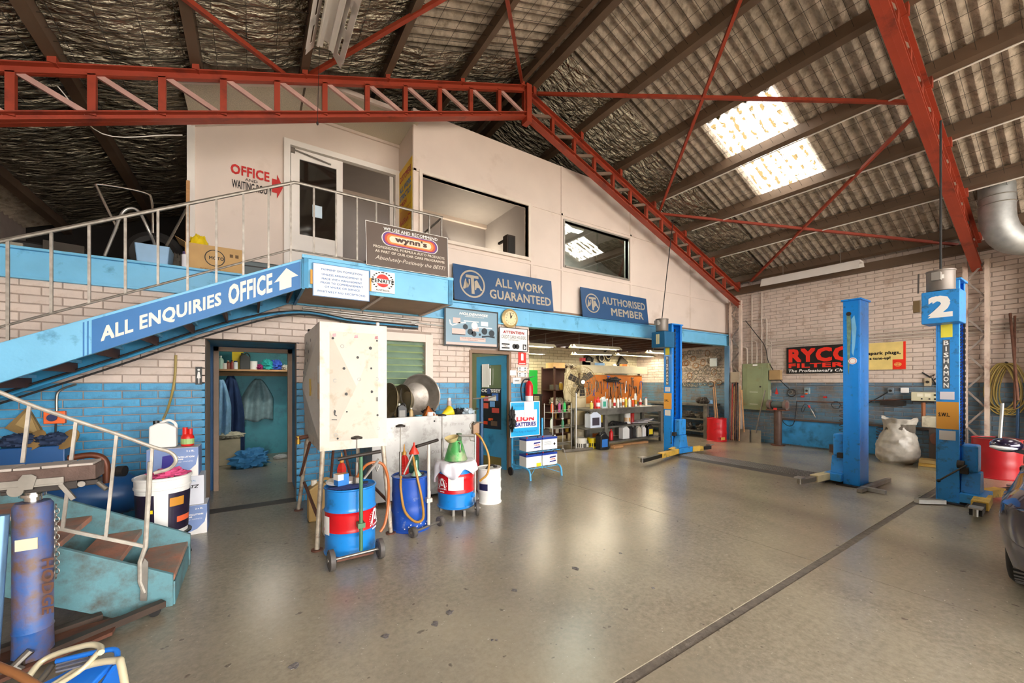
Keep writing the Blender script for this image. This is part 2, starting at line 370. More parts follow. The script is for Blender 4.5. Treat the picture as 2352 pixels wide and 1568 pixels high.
wl = MB().box(-3.4, -3.2, YF, YB, 0, 4.2).build('wall_left', mortar_w, kind='structure')
# back-room walls
br = MB().box(4.0, WB, 9.0, 9.2, 0, 2.6).build('wall_workshop_back', mat('cream brick mortar', '#8d8468', .8), kind='structure')
cream_brick = mat('cream brick paint', '#c9bf9f', .6, var=.08)
brickwork(br, 0, (0, 9.0, 0), 4.0, WB, 0, 2.58, [], lambda s, z: cream_brick, limit=0, seed=3)
MB().box(4.0, 4.2, WA+.22, 9.0, 0, 2.58).build('wall_workshop_left', mat('grey green paint', '#a7a68c', .7), kind='structure')
# room behind the blue door
gr_w = mat('pale green paint', '#b9d3a0', .6)
MB().box(1.2, 4.0, 7.9, 8.0, 0, 2.58).build('wall_green_room', gr_w, kind='structure')
MB().box(1.1, 1.2, WA+.22, 8.0, 0, 2.58).build('wall_green_room_side', gr_w, kind='structure')
# passage and change room behind the toilet doorway
teal = mat('teal wall paint', '#3f98a6', .5, var=.08, dirt='#2d6b78', damt=.25)
MB().box(-1.6, 1.1, YB-.1, YB, 0, 2.58).build('wall_change_room', teal, kind='structure')
MB().box(-1.7, -1.6, 7.2, YB, 0, 2.58).build('wall_change_room_left', teal, kind='structure')
MB().box(1.0, 1.1, 7.2, YB-.1, 0, 2.58).build('wall_change_room_right', teal, kind='structure')
bf = MB()
for a, b, c, d in tiles(-1.6, 1.1, 0, 2.58, [(-.42, .48, 0, 2.02)]): bf.box(a, b, 7.1, 7.2, c, d)
bf.build('wall_passage', mat('dark blue paint', '#1d5f93', .5), kind='structure')
MB().box(-.62, -.50, WA+.23, 7.1, 0, 2.2).build('wall_passage_left', mid_blue, kind='structure')
MB().box(.52, .64, WA+.23, 7.1, 0, 2.2).build('wall_passage_right', mid_blue, kind='structure')
MB().box(-.62, .64, WA+.22, 7.1, 2.07, 2.15).build('ceiling_passage', mid_blue, kind='structure')
# loft deck and its underside, with joists over the workshop
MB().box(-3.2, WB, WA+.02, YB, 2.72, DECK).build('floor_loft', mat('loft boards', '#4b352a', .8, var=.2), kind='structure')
jm = T('ceiling_workshop', None, None, (7.6, 7.4, 2.56), kind='structure')
MB().box(4.2, WB, WA+.2, 9.0, 2.70, 2.719).build('boarding', mat('old ceiling boards', '#6b4632', .8, var=.25, stretch=(1, 12, 1)), jm)
for k in range(12): MB().box(4.5+k*.56, 4.55+k*.56, WA+.25, 9.0, 2.56, 2.70).build('joist', brown_wood, jm)
MB().box(-1.6, 4.0, 7.2, YB-.1, 2.58, 2.6).build('ceiling_change_room', cream, kind='structure')
MB().box(1.2, 4.0, WA+.22, 7.2, 2.58, 2.6).build('ceiling_green_room', cream, kind='structure')
# long blue edge beam
bm = MB()
for x0, x1 in ((-3.2, 4.215), (4.215, WB+.1)):
    bm.box(x0, x1, WA-.055, WA+.12, 2.84, 2.865).box(x0, x1, WA-.055, WA+.12, 2.555, 2.58).box(x0, x1, WA-.012, WA+.02, 2.58, 2.84)
bm.build('trim_1', light_blue, kind='structure', bevel=.003)
# loft: dark end wall behind the storage
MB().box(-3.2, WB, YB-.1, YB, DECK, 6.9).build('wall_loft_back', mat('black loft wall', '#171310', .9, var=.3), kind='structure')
# ---- office front above
OF = WA+.04                                                     # outer plane of the office front
RL, RRt = .377, .352                                            # roof slopes, left and right of the ridge
def roofz(x, base=6.85): return base-(RL*(XR-x) if x < XR else RRt*(x-XR))
def pane_poly(x0, x1, top):                                     # wall outline under the roof
    xs = [x0]+[x for x in (XR,) if x0 < x < x1]+[x1]
    return [(x, min(top, roofz(x, 6.50))) for x in xs]
W1 = (2.20, 4.22, 3.83, 4.78); W2 = (5.10, 6.95, 3.83, 4.71)
om = MB()
TOPF = 5.75; xk = XR+(6.5-TOPF)/RRt
for a, b, c, d in tiles(2.05, 7.2, DECK, 4.80, [W1, W2]): om.box(a, b, OF, OF+.08, c, d)
om.prism([(2.05, OF, 4.80), (7.2, OF, 4.80), (7.2, OF, roofz(7.2, 6.5)), (xk, OF, TOPF), (2.05, OF, TOPF)], (0, .08, 0))
om.prism([(7.2, OF, DECK), (WB, OF, DECK), (WB, OF, roofz(WB, 6.5)), (7.2, OF, roofz(7.2, 6.5))], (0, .08, 0))
woff = om.build('wall_office_front', cream, kind='structure')
for x, za, zb in ((2.08, DECK, TOPF), (4.30, DECK, 4.80), (5.03, DECK, roofz(5.03, 6.5) if 0 else TOPF), (7.03, DECK, 5.36), (9.3, DECK, roofz(9.3, 6.46))):
    MB().box(x-.022, x+.022, OF-.012, OF, za, zb).build('cover_strip', cream, woff)
MB().box(2.05, 9.3, OF-.012, OF, 4.80, 4.835).build('cover_strip', cream, woff)
MB().box(2.05, WB, OF-.013, OF, 3.72, 3.755).build('cover_strip', cream, woff)
MB().box(2.05, WB, OF-.016, OF, DECK+.02, DECK+.06).build('cover_strip', mat('brown strip', '#8a6f5c', .6), woff)
MB().prism([(2.05-.0, OF, DECK), (2.05, OF+.04, DECK), (2.05, OF+.04, 5.58), (2.05, OF, 5.75)], (.0, 0, 0)) if 0 else None
MB().box(2.05, 2.12, OF+.081, 6.6, DECK, 5.6).build('wall_office_return', cream, kind='structure')
DO = (.44, 2.0, DECK, 5.0)
rm = MB()
for a, b, c, d in tiles(-.66, 2.05, DECK, 5.0, [DO]): rm.box(a, b, 6.55, 6.63, c, min(d, 4.88) if b < .5 else d)
rm.prism([(-.66, 6.55, 4.88), (.44, 6.55, 4.88), (.44, 6.55, 5.36), (-.66, 6.55, 4.93)], (0, .08, 0)); rm.prism([(.44, 6.55, 5.0), (2.05, 6.55, 5.0), (2.05, 6.55, 5.52), (.85, 6.55, 5.52), (.44, 6.55, 5.36)], (0, .08, 0))
wrec = rm.build('wall_office_recess', cream, kind='structure')
MB().box(-.70, -.62, 6.52, 6.55, DECK, 5.0).build('cover_strip', white, wrec)
MB().box(-.66, -.58, 6.63, YB-.1, DECK, 5.05).build('wall_office_side', cream, kind='structure')
perf = mat('perforated soffit board', '#cfc6b2', .7, var=.3, scale=140)
sof = MB().prism([(.75, 5.75, 5.5), (2.12, 5.75, 5.5), (2.12, 6.55, 5.5), (.75, 6.55, 5.5)], (0, 0, .03)).prism(
    [(-.66, 5.75, 4.90), (.75, 5.75, 5.46), (.75, 6.55, 5.46), (-.66, 6.55, 4.90)], (0, 0, .03)).build('ceiling_recess', perf, kind='structure')
MB().bar((-.70, 5.74, 4.92), (.76, 5.74, 5.49), .05, .06).bar((.72, 5.74, 5.52), (2.12, 5.74, 5.52), .05, .06).build('edge_batten', cream, sof)
MB().bar((.75, 5.75, 5.47), (.75, 6.55, 5.47), .04, .03).build('joint_strip', cream, sof)
MB().bar((-.66, 6.53, 4.88), (.75, 6.53, 5.44), .03, .04).bar((.75, 6.53, 5.48), (2.05, 6.53, 5.48), .03, .04).build('cornice', cream, sof)
# office interior
og = mat('office grey paint', '#9b9390', .6, var=.03)
MB().box(.3, WB-.2, 8.3, 8.36, DECK, 5.4).build('wall_office_inside', og, kind='structure')
MB().box(-.5, WB-.2, 6.7, 8.3, 5.32, 5.36).build('ceiling_office', mat('office ceiling', '#a39a95', .7, var=.03), kind='structure')
MB().box(-.5, WB-.2, 8.22, 8.3, 5.24, 5.32).box(2.2, WB-.2, 6.0, 6.05, 5.24, 5.3).build('trim_2', cream, kind='structure')
MB().box(2.2, WB-.2, OF+.09, 6.7, 5.32, 5.36).build('ceiling_office_front', og, kind='structure')
MB().box(4.7, 4.76, OF+.09, 8.3, DECK, 5.32).build('wall_office_divider', og, kind='structure')
# window frames
def frame_trim(name, x0, x1, z0, z1, y, wdt, dep, m, panes=0, sill=True):
    t = T(name, None, None, ((x0+x1)/2, y, z0), kind='structure')
    MB().box(x0-wdt, x0, y-dep, y+.1, z0-wdt, z1+wdt).build('jamb', m, t); MB().box(x1, x1+wdt, y-dep, y+.1, z0-wdt, z1+wdt).build('jamb', m, t)
    MB().box(x0, x1, y-dep, y+.1, z1, z1+wdt).build('head', m, t); MB().box(x0, x1, y-dep-.02, y+.1, z0-wdt, z0).build('sill', m, t)
    for k in range(panes):
        a = x0+(x1-x0)*k/panes; b = x0+(x1-x0)*(k+1)/panes
        MB().box(a+.004, b-.004 if k == panes-1 else b+.02, y+.03+.02*k, y+.036+.02*k, z0, z1).build('pane', glass, t)
    return t
trimw = mat('window trim paint', '#e3d6c8', .45, var=.04)
frame_trim('window_1', *W1, OF, .05, .03, trimw, 0)
frame_trim('window_2', *W2, OF, .03, .02, mat('aluminium window frame', '#9c968d', .4, .5), 2)
# ---- roof: corrugated sheets, purlins, foil, wire
sheet_m = mat('weathered cement roof sheet', '#b3a493', .75, var=.25, scale=7, dirt='#857868', damt=.4, dscale=9, bump=.8, bscale=35)
ceiling = T('ceiling', None, None, (XR, 2, 6.85), kind='structure')
def roofpt(side, x, y, dz=0.): return Vector((x, y, roofz(x)+dz))
rows = {1: [(XR, 6.50), (6.42, 8.54), (8.46, WB+.35)], -1: [(XR, 1.36), (1.44, -.68), (-.60, -3.6)]}
sky_m = bpy.data.materials.new('translucent skylight sheet'); sky_m.use_nodes = True
_N = sky_m.node_tree.nodes; _L = sky_m.node_tree.links; _N.remove(_N['Principled BSDF'])
_t = _N.new('ShaderNodeBsdfTranslucent'); _n = _N.new('ShaderNodeTexNoise'); _n.inputs['Scale'].default_value = 3; _n.inputs['Detail'].default_value = 8
_r = _N.new('ShaderNodeValToRGB'); _r.color_ramp.elements[0].position = .36; _r.color_ramp.elements[1].position = .46
_r.color_ramp.elements[0].color = (.10, .07, .03, 1); _r.color_ramp.elements[1].color = (.95, .93, .86, 1)
_c = _N.new('ShaderNodeTexCoord'); _mp = _N.new('ShaderNodeMapping'); _mp.inputs['Scale'].default_value = (3, 5, 1); _L.new(_c.outputs['Object'], _mp.inputs[0]); _L.new(_mp.outputs[0], _n.inputs[0]); _sx = _N.new('ShaderNodeSeparateXYZ'); _L.new(_c.outputs['Object'], _sx.inputs[0]); _m1 = _N.new('ShaderNodeMath'); _m1.operation = 'MULTIPLY'; _m1.inputs[1].default_value = 2*math.pi*7/1.02; _L.new(_sx.outputs[1], _m1.inputs[0]); _m2 = _N.new('ShaderNodeMath'); _m2.operation = 'COSINE'; _L.new(_m1.outputs[0], _m2.inputs[0]); _m3 = _N.new('ShaderNodeMath'); _m3.operation = 'MULTIPLY_ADD'; _m3.inputs[1].default_value = .13; _L.new(_m2.outputs[0], _m3.inputs[0]); _L.new(_n.outputs['Fac'], _m3.inputs[2]); _L.new(_m3.outputs[0], _r.inputs[0]); _L.new(_r.outputs[0], _t.inputs[0]); _L.new(_t.outputs[0], _N['Material Output'].inputs[0])
PITCH = 1.02/7; sheet_cache = {}
def sheet(side, row, k):
    x0, x1 = rows[side][row]; y0 = 2.784+1.02*k; sky = (row == 1 and ((side == 1 and k in (0, -4, -7)) or (side == -1 and k in (-3, -6))))
    key = (side, row, sky)
    if key not in sheet_cache:
        sx = (x1-x0); ns = 1; n = 7*8; q = MB()
        def fn(a, b):
            x = x0+sx*b; return Vector((x-x0, a*1.02, roofz(x)-roofz(x0)+.026*math.cos(2*math.pi*a*7)))
        q.grid(fn, n, 1); sheet_cache[key] = q.mesh('roof_sheet', sky_m if sky else sheet_m, True)
    o = bpy.data.objects.new('skylight_sheet' if sky else 'roof_sheet', sheet_cache[key]); COL.objects.link(o); o.parent = ceiling
    o.matrix_local = mw(ceiling).inverted() @ Matrix.Translation((x0, y0, roofz(x0)+.012*(2-row)))
    if sky: o['label'] = 'bright translucent skylight sheet'
for side in (1, -1):
    for row in range(3):
        for k in range(-9, 8): sheet(side, row, k)
PUR = {1: [4.05, 5.15, 6.22, 7.30, 8.42, 9.60, 10.85], -1: [3.80, 2.68, 1.55, .54, -.51, -1.56, -2.7]}
for s_ in (1, -1):
    for x in PUR[s_]:
        z = roofz(x)-.03; q = MB(); sl = -RRt if s_ == 1 else RL
        q.prism([(x-.045, YF, z-.045*sl), (x+.045, YF, z+.045*sl), (x+.045, YF, z-.165+.045*sl), (x-.045, YF, z-.165-.045*sl)], (0, YB-YF, 0))
        q.build('purlin', brown_steel, ceiling)
foil_m = mat('crinkled foil insulation', '#a59c89', .27, .8, var=.35, scale=5, dirt='#766c5c', damt=.25, dscale=6, bump=1., bscale=6.5, stretch=(1, 2.2, 1)); foil_m.node_tree.nodes['Bump'].inputs['Distance'].default_value = .14
def foil(xa, xb, ya, yb, seed):
    q = MB(); nx = max(6, int(abs(xb-xa)/.07)); ny = max(6, int((yb-ya)/.09)); rr = random.Random(seed); ox = rr.uniform(0, 99)
    def fn(a, b):
        x = xa+(xb-xa)*a; y = ya+(yb-ya)*b
        w_ = mnoise.noise(Vector((x*3+ox, y*7, ox)))*.026+mnoise.noise(Vector((x*8, y*24+ox, 0)))*.018
        return Vector((x, y, roofz(x)-.075-.05*math.sin(math.pi*a)+w_))
    q.grid(fn, nx, ny).build('foil_sheet', foil_m, ceiling, smooth=True)
PL = sorted(PUR[-1])+sorted(PUR[1]); sd = 0
for i, (a, b) in enumerate(zip(PL, PL[1:])):
    a2, b2 = a+.05, b-.05; m_ = (a+b)/2
    if b-a < .5: continue
    spans = [(5.55 if m_ < -.8 or m_ > 2.1 else 6.66, 8.0), (8.0, YB-.12)]
    if m_ < .1: spans += [(.6, 2.1), (2.1, 3.6), (3.6, 5.55)]
    elif m_ < 1.2: spans += [(2.2, 3.7), (3.7, 5.55)]
    elif m_ < 2.0: spans += [(3.9, 5.55)]
    elif m_ < 4: spans += [(5.0, 5.55)]
    else: spans += [(4.75-.12*(i % 3), 5.55)]
    for y0, y1 in spans: sd += 1; foil(a2, b2, y0, y1, sd)
wq = MB()
def wire(p, q): wq.bar(p, q, .0035, .0035)
for sgn, xa, xb in ((1, XR+.1, WB), (-1, XR-.1, -3.1)):
    n = int(abs(xb-xa)/.27)
    for i in range(n+1):
        x = xa+(xb-xa)*i/n; wire((x, .2, roofz(x)-.135 if xa > XR or 1 else 0), (x, 6.8, roofz(x)-.135))
    y = .2
    while y < 6.8: wire((xa, y, roofz(xa)-.138), (xb, y, roofz(xb)-.138)); y += .17
wq.build('wire_mesh', flat('thin black wire', '#2a241f', .6), ceiling, kind='stuff')
# ---- red trusses
def truss(y, xl, label, x_start, step):
    t = T('roof_truss', label, 'roof truss', (XR, y, 3.6))
    lo = lambda x: 6.12-(RL*(XR-x) if x < XR else RRt*(x-XR)); dp = .45
    for x0, x1 in ((xl, XR-.04), (XR+.04, WB-.05)):
        dp = .45 if x1 < XR else .38
        for nm, off in (('bottom_chord', 0), ('top_chord', dp)):
            a = Vector((x0, y, lo(x0)+off)); b = Vector((x1, y, lo(x1)+off)); q = MB()
            q.bar(a+Vector((0, 0, .035)), b+Vector((0, 0, .035)), .13, .012); q.bar(a, b, .012, .08); q.bar(a-Vector((0, 0, .035)), b-Vector((0, 0, .035)), .06, .012) if nm == 'top_chord' else q.bar(a-Vector((0, 0, .035)), b-Vector((0, 0, .035)), .13, .012)
            q.build(nm, red_steel, t)
        n = int(abs(x1-x0)/step); s = 1 if x0 < XR-1 and x1 < XR+1 else -1
        for k in range(n):
            xa = (x0+k*step if s < 0 else x1-k*step); xb = xa+(-s)*(step*.92)
            if min(xa, xb) < xl-.01 or max(xa, xb) > WB: continue
            MB().bar((xa, y, lo(xa)+.02), (xa, y, lo(xa)+dp-.02), .06, .06, (1, 0, 0)).build('strut', red_steel, t)
            if s > 0: MB().bar((xb, y+.012, lo(xb)+dp-.03), (xa-.04, y, lo(xa)+.03), .05, .035, (0, 1, 0)).build('web_bar', mat('pale primed steel', '#c9a096', .5, .1, var=.15), t)
            else: MB().bar((xa, y, lo(xa)+.03), (xb, y, lo(xb)+dp-.03), .05, .04, (0, 1, 0)).build('web_bar', mat('dull steel bar', '#8c7668', .5, .2), t)
        for x in PL:
            if x0 < x < x1: MB().box(x-.03, x+.03, y-.08, y+.08, lo(x)+dp+.03, lo(x)+dp+.20).build('cleat', red_steel, t)
    MB().box(XR-.05, XR+.05, y-.08, y+.08, 5.98, 6.62).build('apex_plate', red_steel, t)
    return t
truss(5.5, -3.1, 'red lattice roof truss in front of the office wall', 0, .52)
truss(1.33, -3.1, 'red lattice roof truss landing by the number 2 hoist', 0, .52)
# wall columns of the trusses
def column(y, label):
    t = T('truss_column', label, 'column', (10.95, y, 0))
    for dy in (-.13, .13): MB().box(10.90, 10.98, y+dy-.03, y+dy+.03, 0, 3.75).build('flange', mat('cream column paint', '#d8c3b2', .5, dirt='#8a5d48', damt=.3), t)
    for k in range(11): MB().bar((10.94, y-.12, .1+k*.33), (10.94, y+.12, .1+(k+1)*.33), .03, .012, (1, 0, 0)).build('lacing', mat('grey lacing', '#8d8178', .6), t) if k % 2 else MB().bar((10.94, y+.12, .1+k*.33), (10.94, y-.12, .1+(k+1)*.33), .03, .012, (1, 0, 0)).build('lacing', mat('grey lacing', '#8d8178', .6), t)
column(5.58, 'cream laced steel column in the corner by the switchboard'); column(1.33, 'cream laced steel column behind the number 2 hoist')
def brace(p, q, label, r=.022):
    MB().bar(p, q, .045, .045).build('roof_brace', red_steel, label=label, cat='brace')
bz = lambda x, y, d=.12: Vector((x, y, roofz(x)-d))
for i, (a, b, lab) in enumerate((
    ((430, 0), (665, 180), 'red diagonal roof brace left of the hanging light'), ((1010, 0), (690, 185), 'red diagonal roof brace passing behind the hanging light'),
    ((1165, 0), (1200, 195), 'thin red roof brace reaching the truss apex'), ((1700, 0), (1513, 490), 'long red roof brace crossing the corrugated roof to the truss'),
    ((1235, 215), (2090, 235), 'brown roof tie running from the truss apex across the skylight'), ((1510, 490), (2200, 562), 'brown roof tie below the skylight'),
    ((2100, 265), (1725, 645), 'brown roof brace crossing down to the corner column'))):
    def onroof(u, v):
        a_ = _d(u); k_ = (VH-v)/FPX; base = 6.85-.20
        zr = (base+RRt*XR-EYE)/(k_+RRt*a_[0]); p = at(u, v, zr)
        if p.x < XR: zr = (base-RL*XR-EYE)/(k_-RL*a_[0]); p = at(u, v, zr)
        return p
    p, q = onroof(*a), onroof(*b); p = q+(p-q)*1.25 if a[1] == 0 else p
    brace(p, q, lab)
# eave beam, front piers
MB().box(WB-.16, WB, YF, YB, 3.93, 4.10).build('trim_3', brown_steel, kind='structure')
for x0, x1 in ((-3.4, -2.6), (10.5, 11.3)): MB().box(x0, x1, YF-.2, YF, 0, 4.0).build('wall_front_pier', mortar_w, kind='structure')
MB().prism([(-3.4, YF, 4.4), (11.3, YF, 4.4), (XR, YF, 6.9)], (0, -.15, 0)).build('wall_front_gable', cream, kind='structure')
# ------------------------------------------------------------------ landing and stairs
LY = 4.73; SL = .486
steelrail = mat('bare steel rail', '#9a938a', .45, .7, var=.25, scale=20)
ld = st = T('staircase', 'light blue steel staircase with open treads and boxed landing running up to the office', 'staircase', (-1.2, 4.6, 0))
MB().box(.467, 2.155, LY, WA-.06, 2.83, DECK+.02).build('deck', mat('landing deck', '#6d6258', .7), ld)
MB().box(.467, 2.155, LY-.03, LY, 2.56, DECK+.03).build('fascia', light_blue, ld, bevel=.004)
MB().box(.44, 2.18, LY-.045, LY+.02, DECK+.01, DECK+.045).build('nosing', light_blue, ld)
MB().box(.455, .50, LY-.04, LY-.028, 2.55, 2.87).box(2.11, 2.17, LY-.04, LY-.028, 2.555, 2.87).build('corner_strip', mid_blue, ld)
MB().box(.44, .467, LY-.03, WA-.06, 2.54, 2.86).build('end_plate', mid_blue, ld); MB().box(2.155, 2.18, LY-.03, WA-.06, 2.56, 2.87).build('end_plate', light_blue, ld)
MB().box(.467, 2.155, LY+.0, WA-.06, 2.575, 2.585).build('soffit', mat('brown soffit board', '#a98d72', .6, var=.08), ld)
for x in (1.28, 2.13): MB().box(x-.02, x+.02, LY, WA-.06, 2.555, 2.575).build('soffit_batten', cream, ld)
def strg(y, x0, x1, zt1, dep, m, name='stringer', t=.045, slope=SL):
    zt0 = zt1-slope*(x1-x0)
    return MB().prism([(x0, y, zt0-dep), (x1, y, zt1-dep), (x1, y, zt1), (x0, y, zt0)], (0, t, 0)).build(name, m, st, bevel=.004)
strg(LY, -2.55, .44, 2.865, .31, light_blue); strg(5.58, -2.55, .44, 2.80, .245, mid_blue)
for k in range(10):
    x = .40-.30*k; z = 2.865-SL*(.467-x)-.19
    MB().box(x-.29, x, LY+.045, 5.58, z-.03, z).build('tread', light_blue, st)
    MB().box(x-.05, x-.03, LY+.045, 5.58, z-.12, z-.031).build('tread_lip', brown_wood, st)
fr = FR((-1.13, LY, 2.865-SL*(.467+1.13)-.31+.012), (1, 0, SL), (0, 0, 1), 1.56*math.hypot(1, SL), .286)
panel(fr, 'name_panel', deep_blue, st, 0, 1, 0, 1, .001, .003)
for a in (-.034, -.018): panel(fr, 'stripe', deep_blue, st, a, a+.006, 0, 1, .001, .002)
ltr = mat('painted cream lettering', '#e9e3da', .5, var=.05)
text(fr, 'ALL ENQUIRIES', ltr, st, .035, .565, .20, .72, .022); text(fr, 'OFFICE', ltr, st, .60, .835, .18, .88, .024)
poly(fr, 'arrow', ltr, st, [(.875, .16), (.945, .16), (.945, .50), (.985, .50), (.915, .90), (.845, .50), (.875, .50)])
# upper rail
RY = LY+.02
rail = [py(-60, 572, RY), py(0, 558, RY), py(445, 470, RY), py(660, 424, RY), py(672, 421, RY), py(690, 425, RY)]
rail = [Vector((-2.4, RY, 2.26)), Vector((.32, RY, 3.64)), Vector((.37, RY, 3.665)), Vector((.42, RY, 3.67)), Vector((2.05, RY, 3.68)), Vector((2.05, 5.78, 3.68))]
MB().tube(rail, .017).build('handrail', steelrail, st)
zb = lambda x: 2.95-.49*(.34-x) if x < .34 else 2.95
MB().tube([(-2.4, RY, zb(-2.4)), (.34, RY, 2.95), (1.25, RY, 2.95)], .010).build('lower_rail', steelrail, st)
zr = lambda x: (2.26+(x+2.4)*.5074 if x < .32 else 3.675)
for u in (-60, 18, 118, 205, 288, 363, 431, 497, 559, 617, 668, 721, 772, 820, 864, 906, 947, 986, 1014):
    x = py(u, 700, RY).x; top = zr(x); bot = (zb(x) if u < 497 and u != 18 and u != 431 else (DECK+.0 if x > .34 else 2.865-SL*(.467-x)))
    if u > 668: bot = 2.95 if u < 840 else DECK+.02
    MB().bar((x, RY, bot), (x, RY, top), .018, .018).build('baluster', steelrail, st)
MB().bar((2.05, 5.3, DECK), (2.05, 5.3, 3.68), .018, .018).build('baluster', steelrail, st)
# lower flight
worn_blue = mat('worn teal stringer paint', '#62929b', .6, var=.16, scale=5, dirt='#545a56', damt=.45, dscale=5, bump=.1)
redtread = mat('worn red timber tread', '#bb8068', .7, var=.25, scale=5, dirt='#8f8378', damt=.6, dscale=4, bump=.15)
for y in (3.58, 4.30):
    pts = [(-.46, y, 0), (-.46, y, .215), (-2.45, y, 1.36), (-2.45, y, 1.02), (-.74, y, 0)]
    if y > 4: pts = [(-.44, y, 0), (-.44, y, .26), (-2.45, y, 1.40), (-2.45, y, 1.02), (-.74, y, 0)]
    MB().prism(pts, (0, .035, 0)).build('lower_stringer', worn_blue, st, bevel=.003)
for k in range(6):
    x = -.455-.285*k; z = .205+.163*k
    MB().box(x-.245, x, 3.615, 4.30, z-.04, z).build('lower_tread', redtread, st, bevel=.004)
MB().box(-.462, -.45, 3.60, 4.32, .0, .16).build('kick_plate', worn_blue, st)
MB().box(-3.15, -2.45, 3.58, 5.62, 1.12, 1.2).build('turn_landing', worn_blue, st)
for y in (3.62, 5.58):
    for x in (-3.1, -2.5): MB().box(x-.03, x+.03, y-.03, y+.03, 0, 1.12).build('leg', worn_blue, st)
H_ = lambda u, v: py(u, v, 3.57)
pale = mat('pale rail paint', '#b3aca0', .5, .3, var=.2, scale=20)
MB().tube(bez([H_(-40, 890), H_(0, 901), H_(66, 928), H_(175, 966), H_(270, 997), H_(350, 1026), H_(390, 1038), H_(404, 1056), H_(390, 1075), H_(354, 1086)], 6), .012).build('lower_handrail', pale, st)
for (a, b) in (((68, 930), (52, 1062)), ((175, 966), (144, 1212)), ((268, 998), (243, 1235)), ((350, 1028), (336, 1255))):
    MB().bar(H_(*a), H_(*b), .016, .016).build('baluster', pale, st)
MB().bar(H_(0, 1185), H_(336, 1255), .014, .02).build('lower_rail', pale, st)
MB().tube([H_(345, 1060), H_(334, 1255), H_(322, 1290), H_(322, 1335), H_(332, 1360)], .014).build('newel', pale, st)
MB().prism([(H_(333, 1280)+Vector((0, -.01, 0))), H_(341, 1290)+Vector((0, -.01, 0)), H_(338, 1378)+Vector((0, -.01, 0)), H_(322, 1378)+Vector((0, -.01, 0)), H_(325, 1300)+Vector((0, -.01, 0))], (0, .012, 0)).build('fixing_plate', steel, st)
# ------------------------------------------------------------------ office door
dt = T('door_1', None, None, (1.2, 6.5, DECK), kind='structure')
for x0, x1 in ((.38, .46), (1.98, 2.045)): MB().box(x0, x1, 6.50, 6.58, DECK, 5.06).build('jamb', white, dt)
MB().box(.46, 1.98, 6.50, 6.58, 4.98, 5.06).build('head', white, dt)
dm = MB()
for a, b, c, d in tiles(.47, 1.17, DECK+.01, 4.96, [(.58, 1.08, 3.72, 4.82)]): dm.box(a, b, 6.53, 6.57, c, d)
dm.build('leaf', white, dt)
MB().box(.58, 1.08, 6.545, 6.551, 3.72, 4.82).build('pane', mat('tinted door glass', '#241f1a', .06, var=0), dt)
MB().bar((.50, 6.52, 4.93), (.86, 6.50, 4.87), .012, .02).bar((.86, 6.50, 4.87), (1.0, 6.52, 4.86), .012, .02).box(.46, .52, 6.50, 6.53, 4.88, 4.95).build('closer', steel, dt)
panel(FRA(.75, .88, 4.02, 4.20, 6.544), 'sticker', flat('pale blue sticker', '#cfe4f2'), dt)
# second leaf stands open inside; leaf edge with hinges
MB().box(1.90, 1.96, 6.56, 6.60, DECK, 4.96).build('stop_edge', white, dt)
# stair lettering on the wall by the door
fo = FRA(py(530, 380, 6.54).x, py(650, 380, 6.54).x, py(530, 432, 6.54).z, py(530, 374, 6.54).z, 6.545)
oa = T('painted_office_sign', 'red and black painted office direction with red arrow on the cream wall', 'sign', fo.p(.5, 0))
redp = flat('red sign paint', '#c62a26'); blkp = flat('black sign paint', '#1c1a1c')
text(fo, 'OFFICE', redp, oa, 0, .73, .60, 1.0, .02); text(fo, 'AND', blkp, oa, .26, .50, .43, .54, .0); text(fo, 'WAITING ROOM', blkp, oa, .02, .76, .05, .38, .01)
poly(fo, 'arrow', redp, oa, [(.78, .22), (.88, .22), (.88, .0), (1.0, .5), (.88, 1.0), (.88, .78), (.78, .78)])
# ------------------------------------------------------------------ signs on the landing
def sign(name, label, fr, m, border=None, bw=.012, t=.012, cat='sign'):
    s = T(name, label, cat, fr.p(.5, 0, -.0))
    panel(fr, 'board', m, s, 0, 1, 0, 1, 0, t)
    if border:
        q = MB(); a = bw/fr.w; b = bw/fr.h
        for a0, a1, b0, b1 in ((0, 1, 0, b), (0, 1, 1-b, 1), (0, a, b, 1-b), (1-a, 1, b, 1-b)):
            q.prism([fr.p(a0, b0, t), fr.p(a1, b0, t), fr.p(a1, b1, t), fr.p(a0, b1, t)], fr.n*.003)
        q.build('border', border, s)
    return s
TK = .014
fr = FRA(py(718, 650, LY-.05).x, py(848, 650, LY-.05).x, 2.475, 2.83, LY-.05)
s = sign('payment_sign', 'white notice about payment with blue border on the landing front', fr, paper, deep_blue, .006)
for t_, b, a0, a1 in (('PAYMENT ON COMPLETION', .80, .14, .86), ('UNLESS ARRANGEMENT IS', .65, .15, .86), ('MADE WITH MANAGEMENT', .52, .15, .86), ('PRIOR TO COMMENCEMENT', .40, .13, .88), ('OF WORK OR SERVICE', .28, .20, .82), ('POSITIVELY NO EXCEPTIONS', .13, .08, .92)):
    text(fr, t_, deep_blue, s, a0, a1, b, b+.06, .012, TK)
for x in (.0, 1.0): panel(FRA(fr.o.x-.022 if x == 0 else fr.o.x+fr.w, fr.o.x if x == 0 else fr.o.x+fr.w+.022, 2.60, 2.75, LY-.05), 'side_clip', mat('ochre strip', '#d89a35', .6), s, t=.01)
fr = FRA(py(850, 650, LY-.04).x, py(906, 650, LY-.04).x, 2.60, 2.845, LY-.04)
s = sign('oil_brand_sign', 'small white square sign with red disc and black laurel wreath', fr, paper)
rd = flat('bright sign red', '#e02a22')
poly(fr, 'red_disc', rd, s, ring(fr, .5, .56, .075), TK-.001)
panel(fr, 'white_band', paper, s, .03, .97, .42, .64, TK+.001, .001)
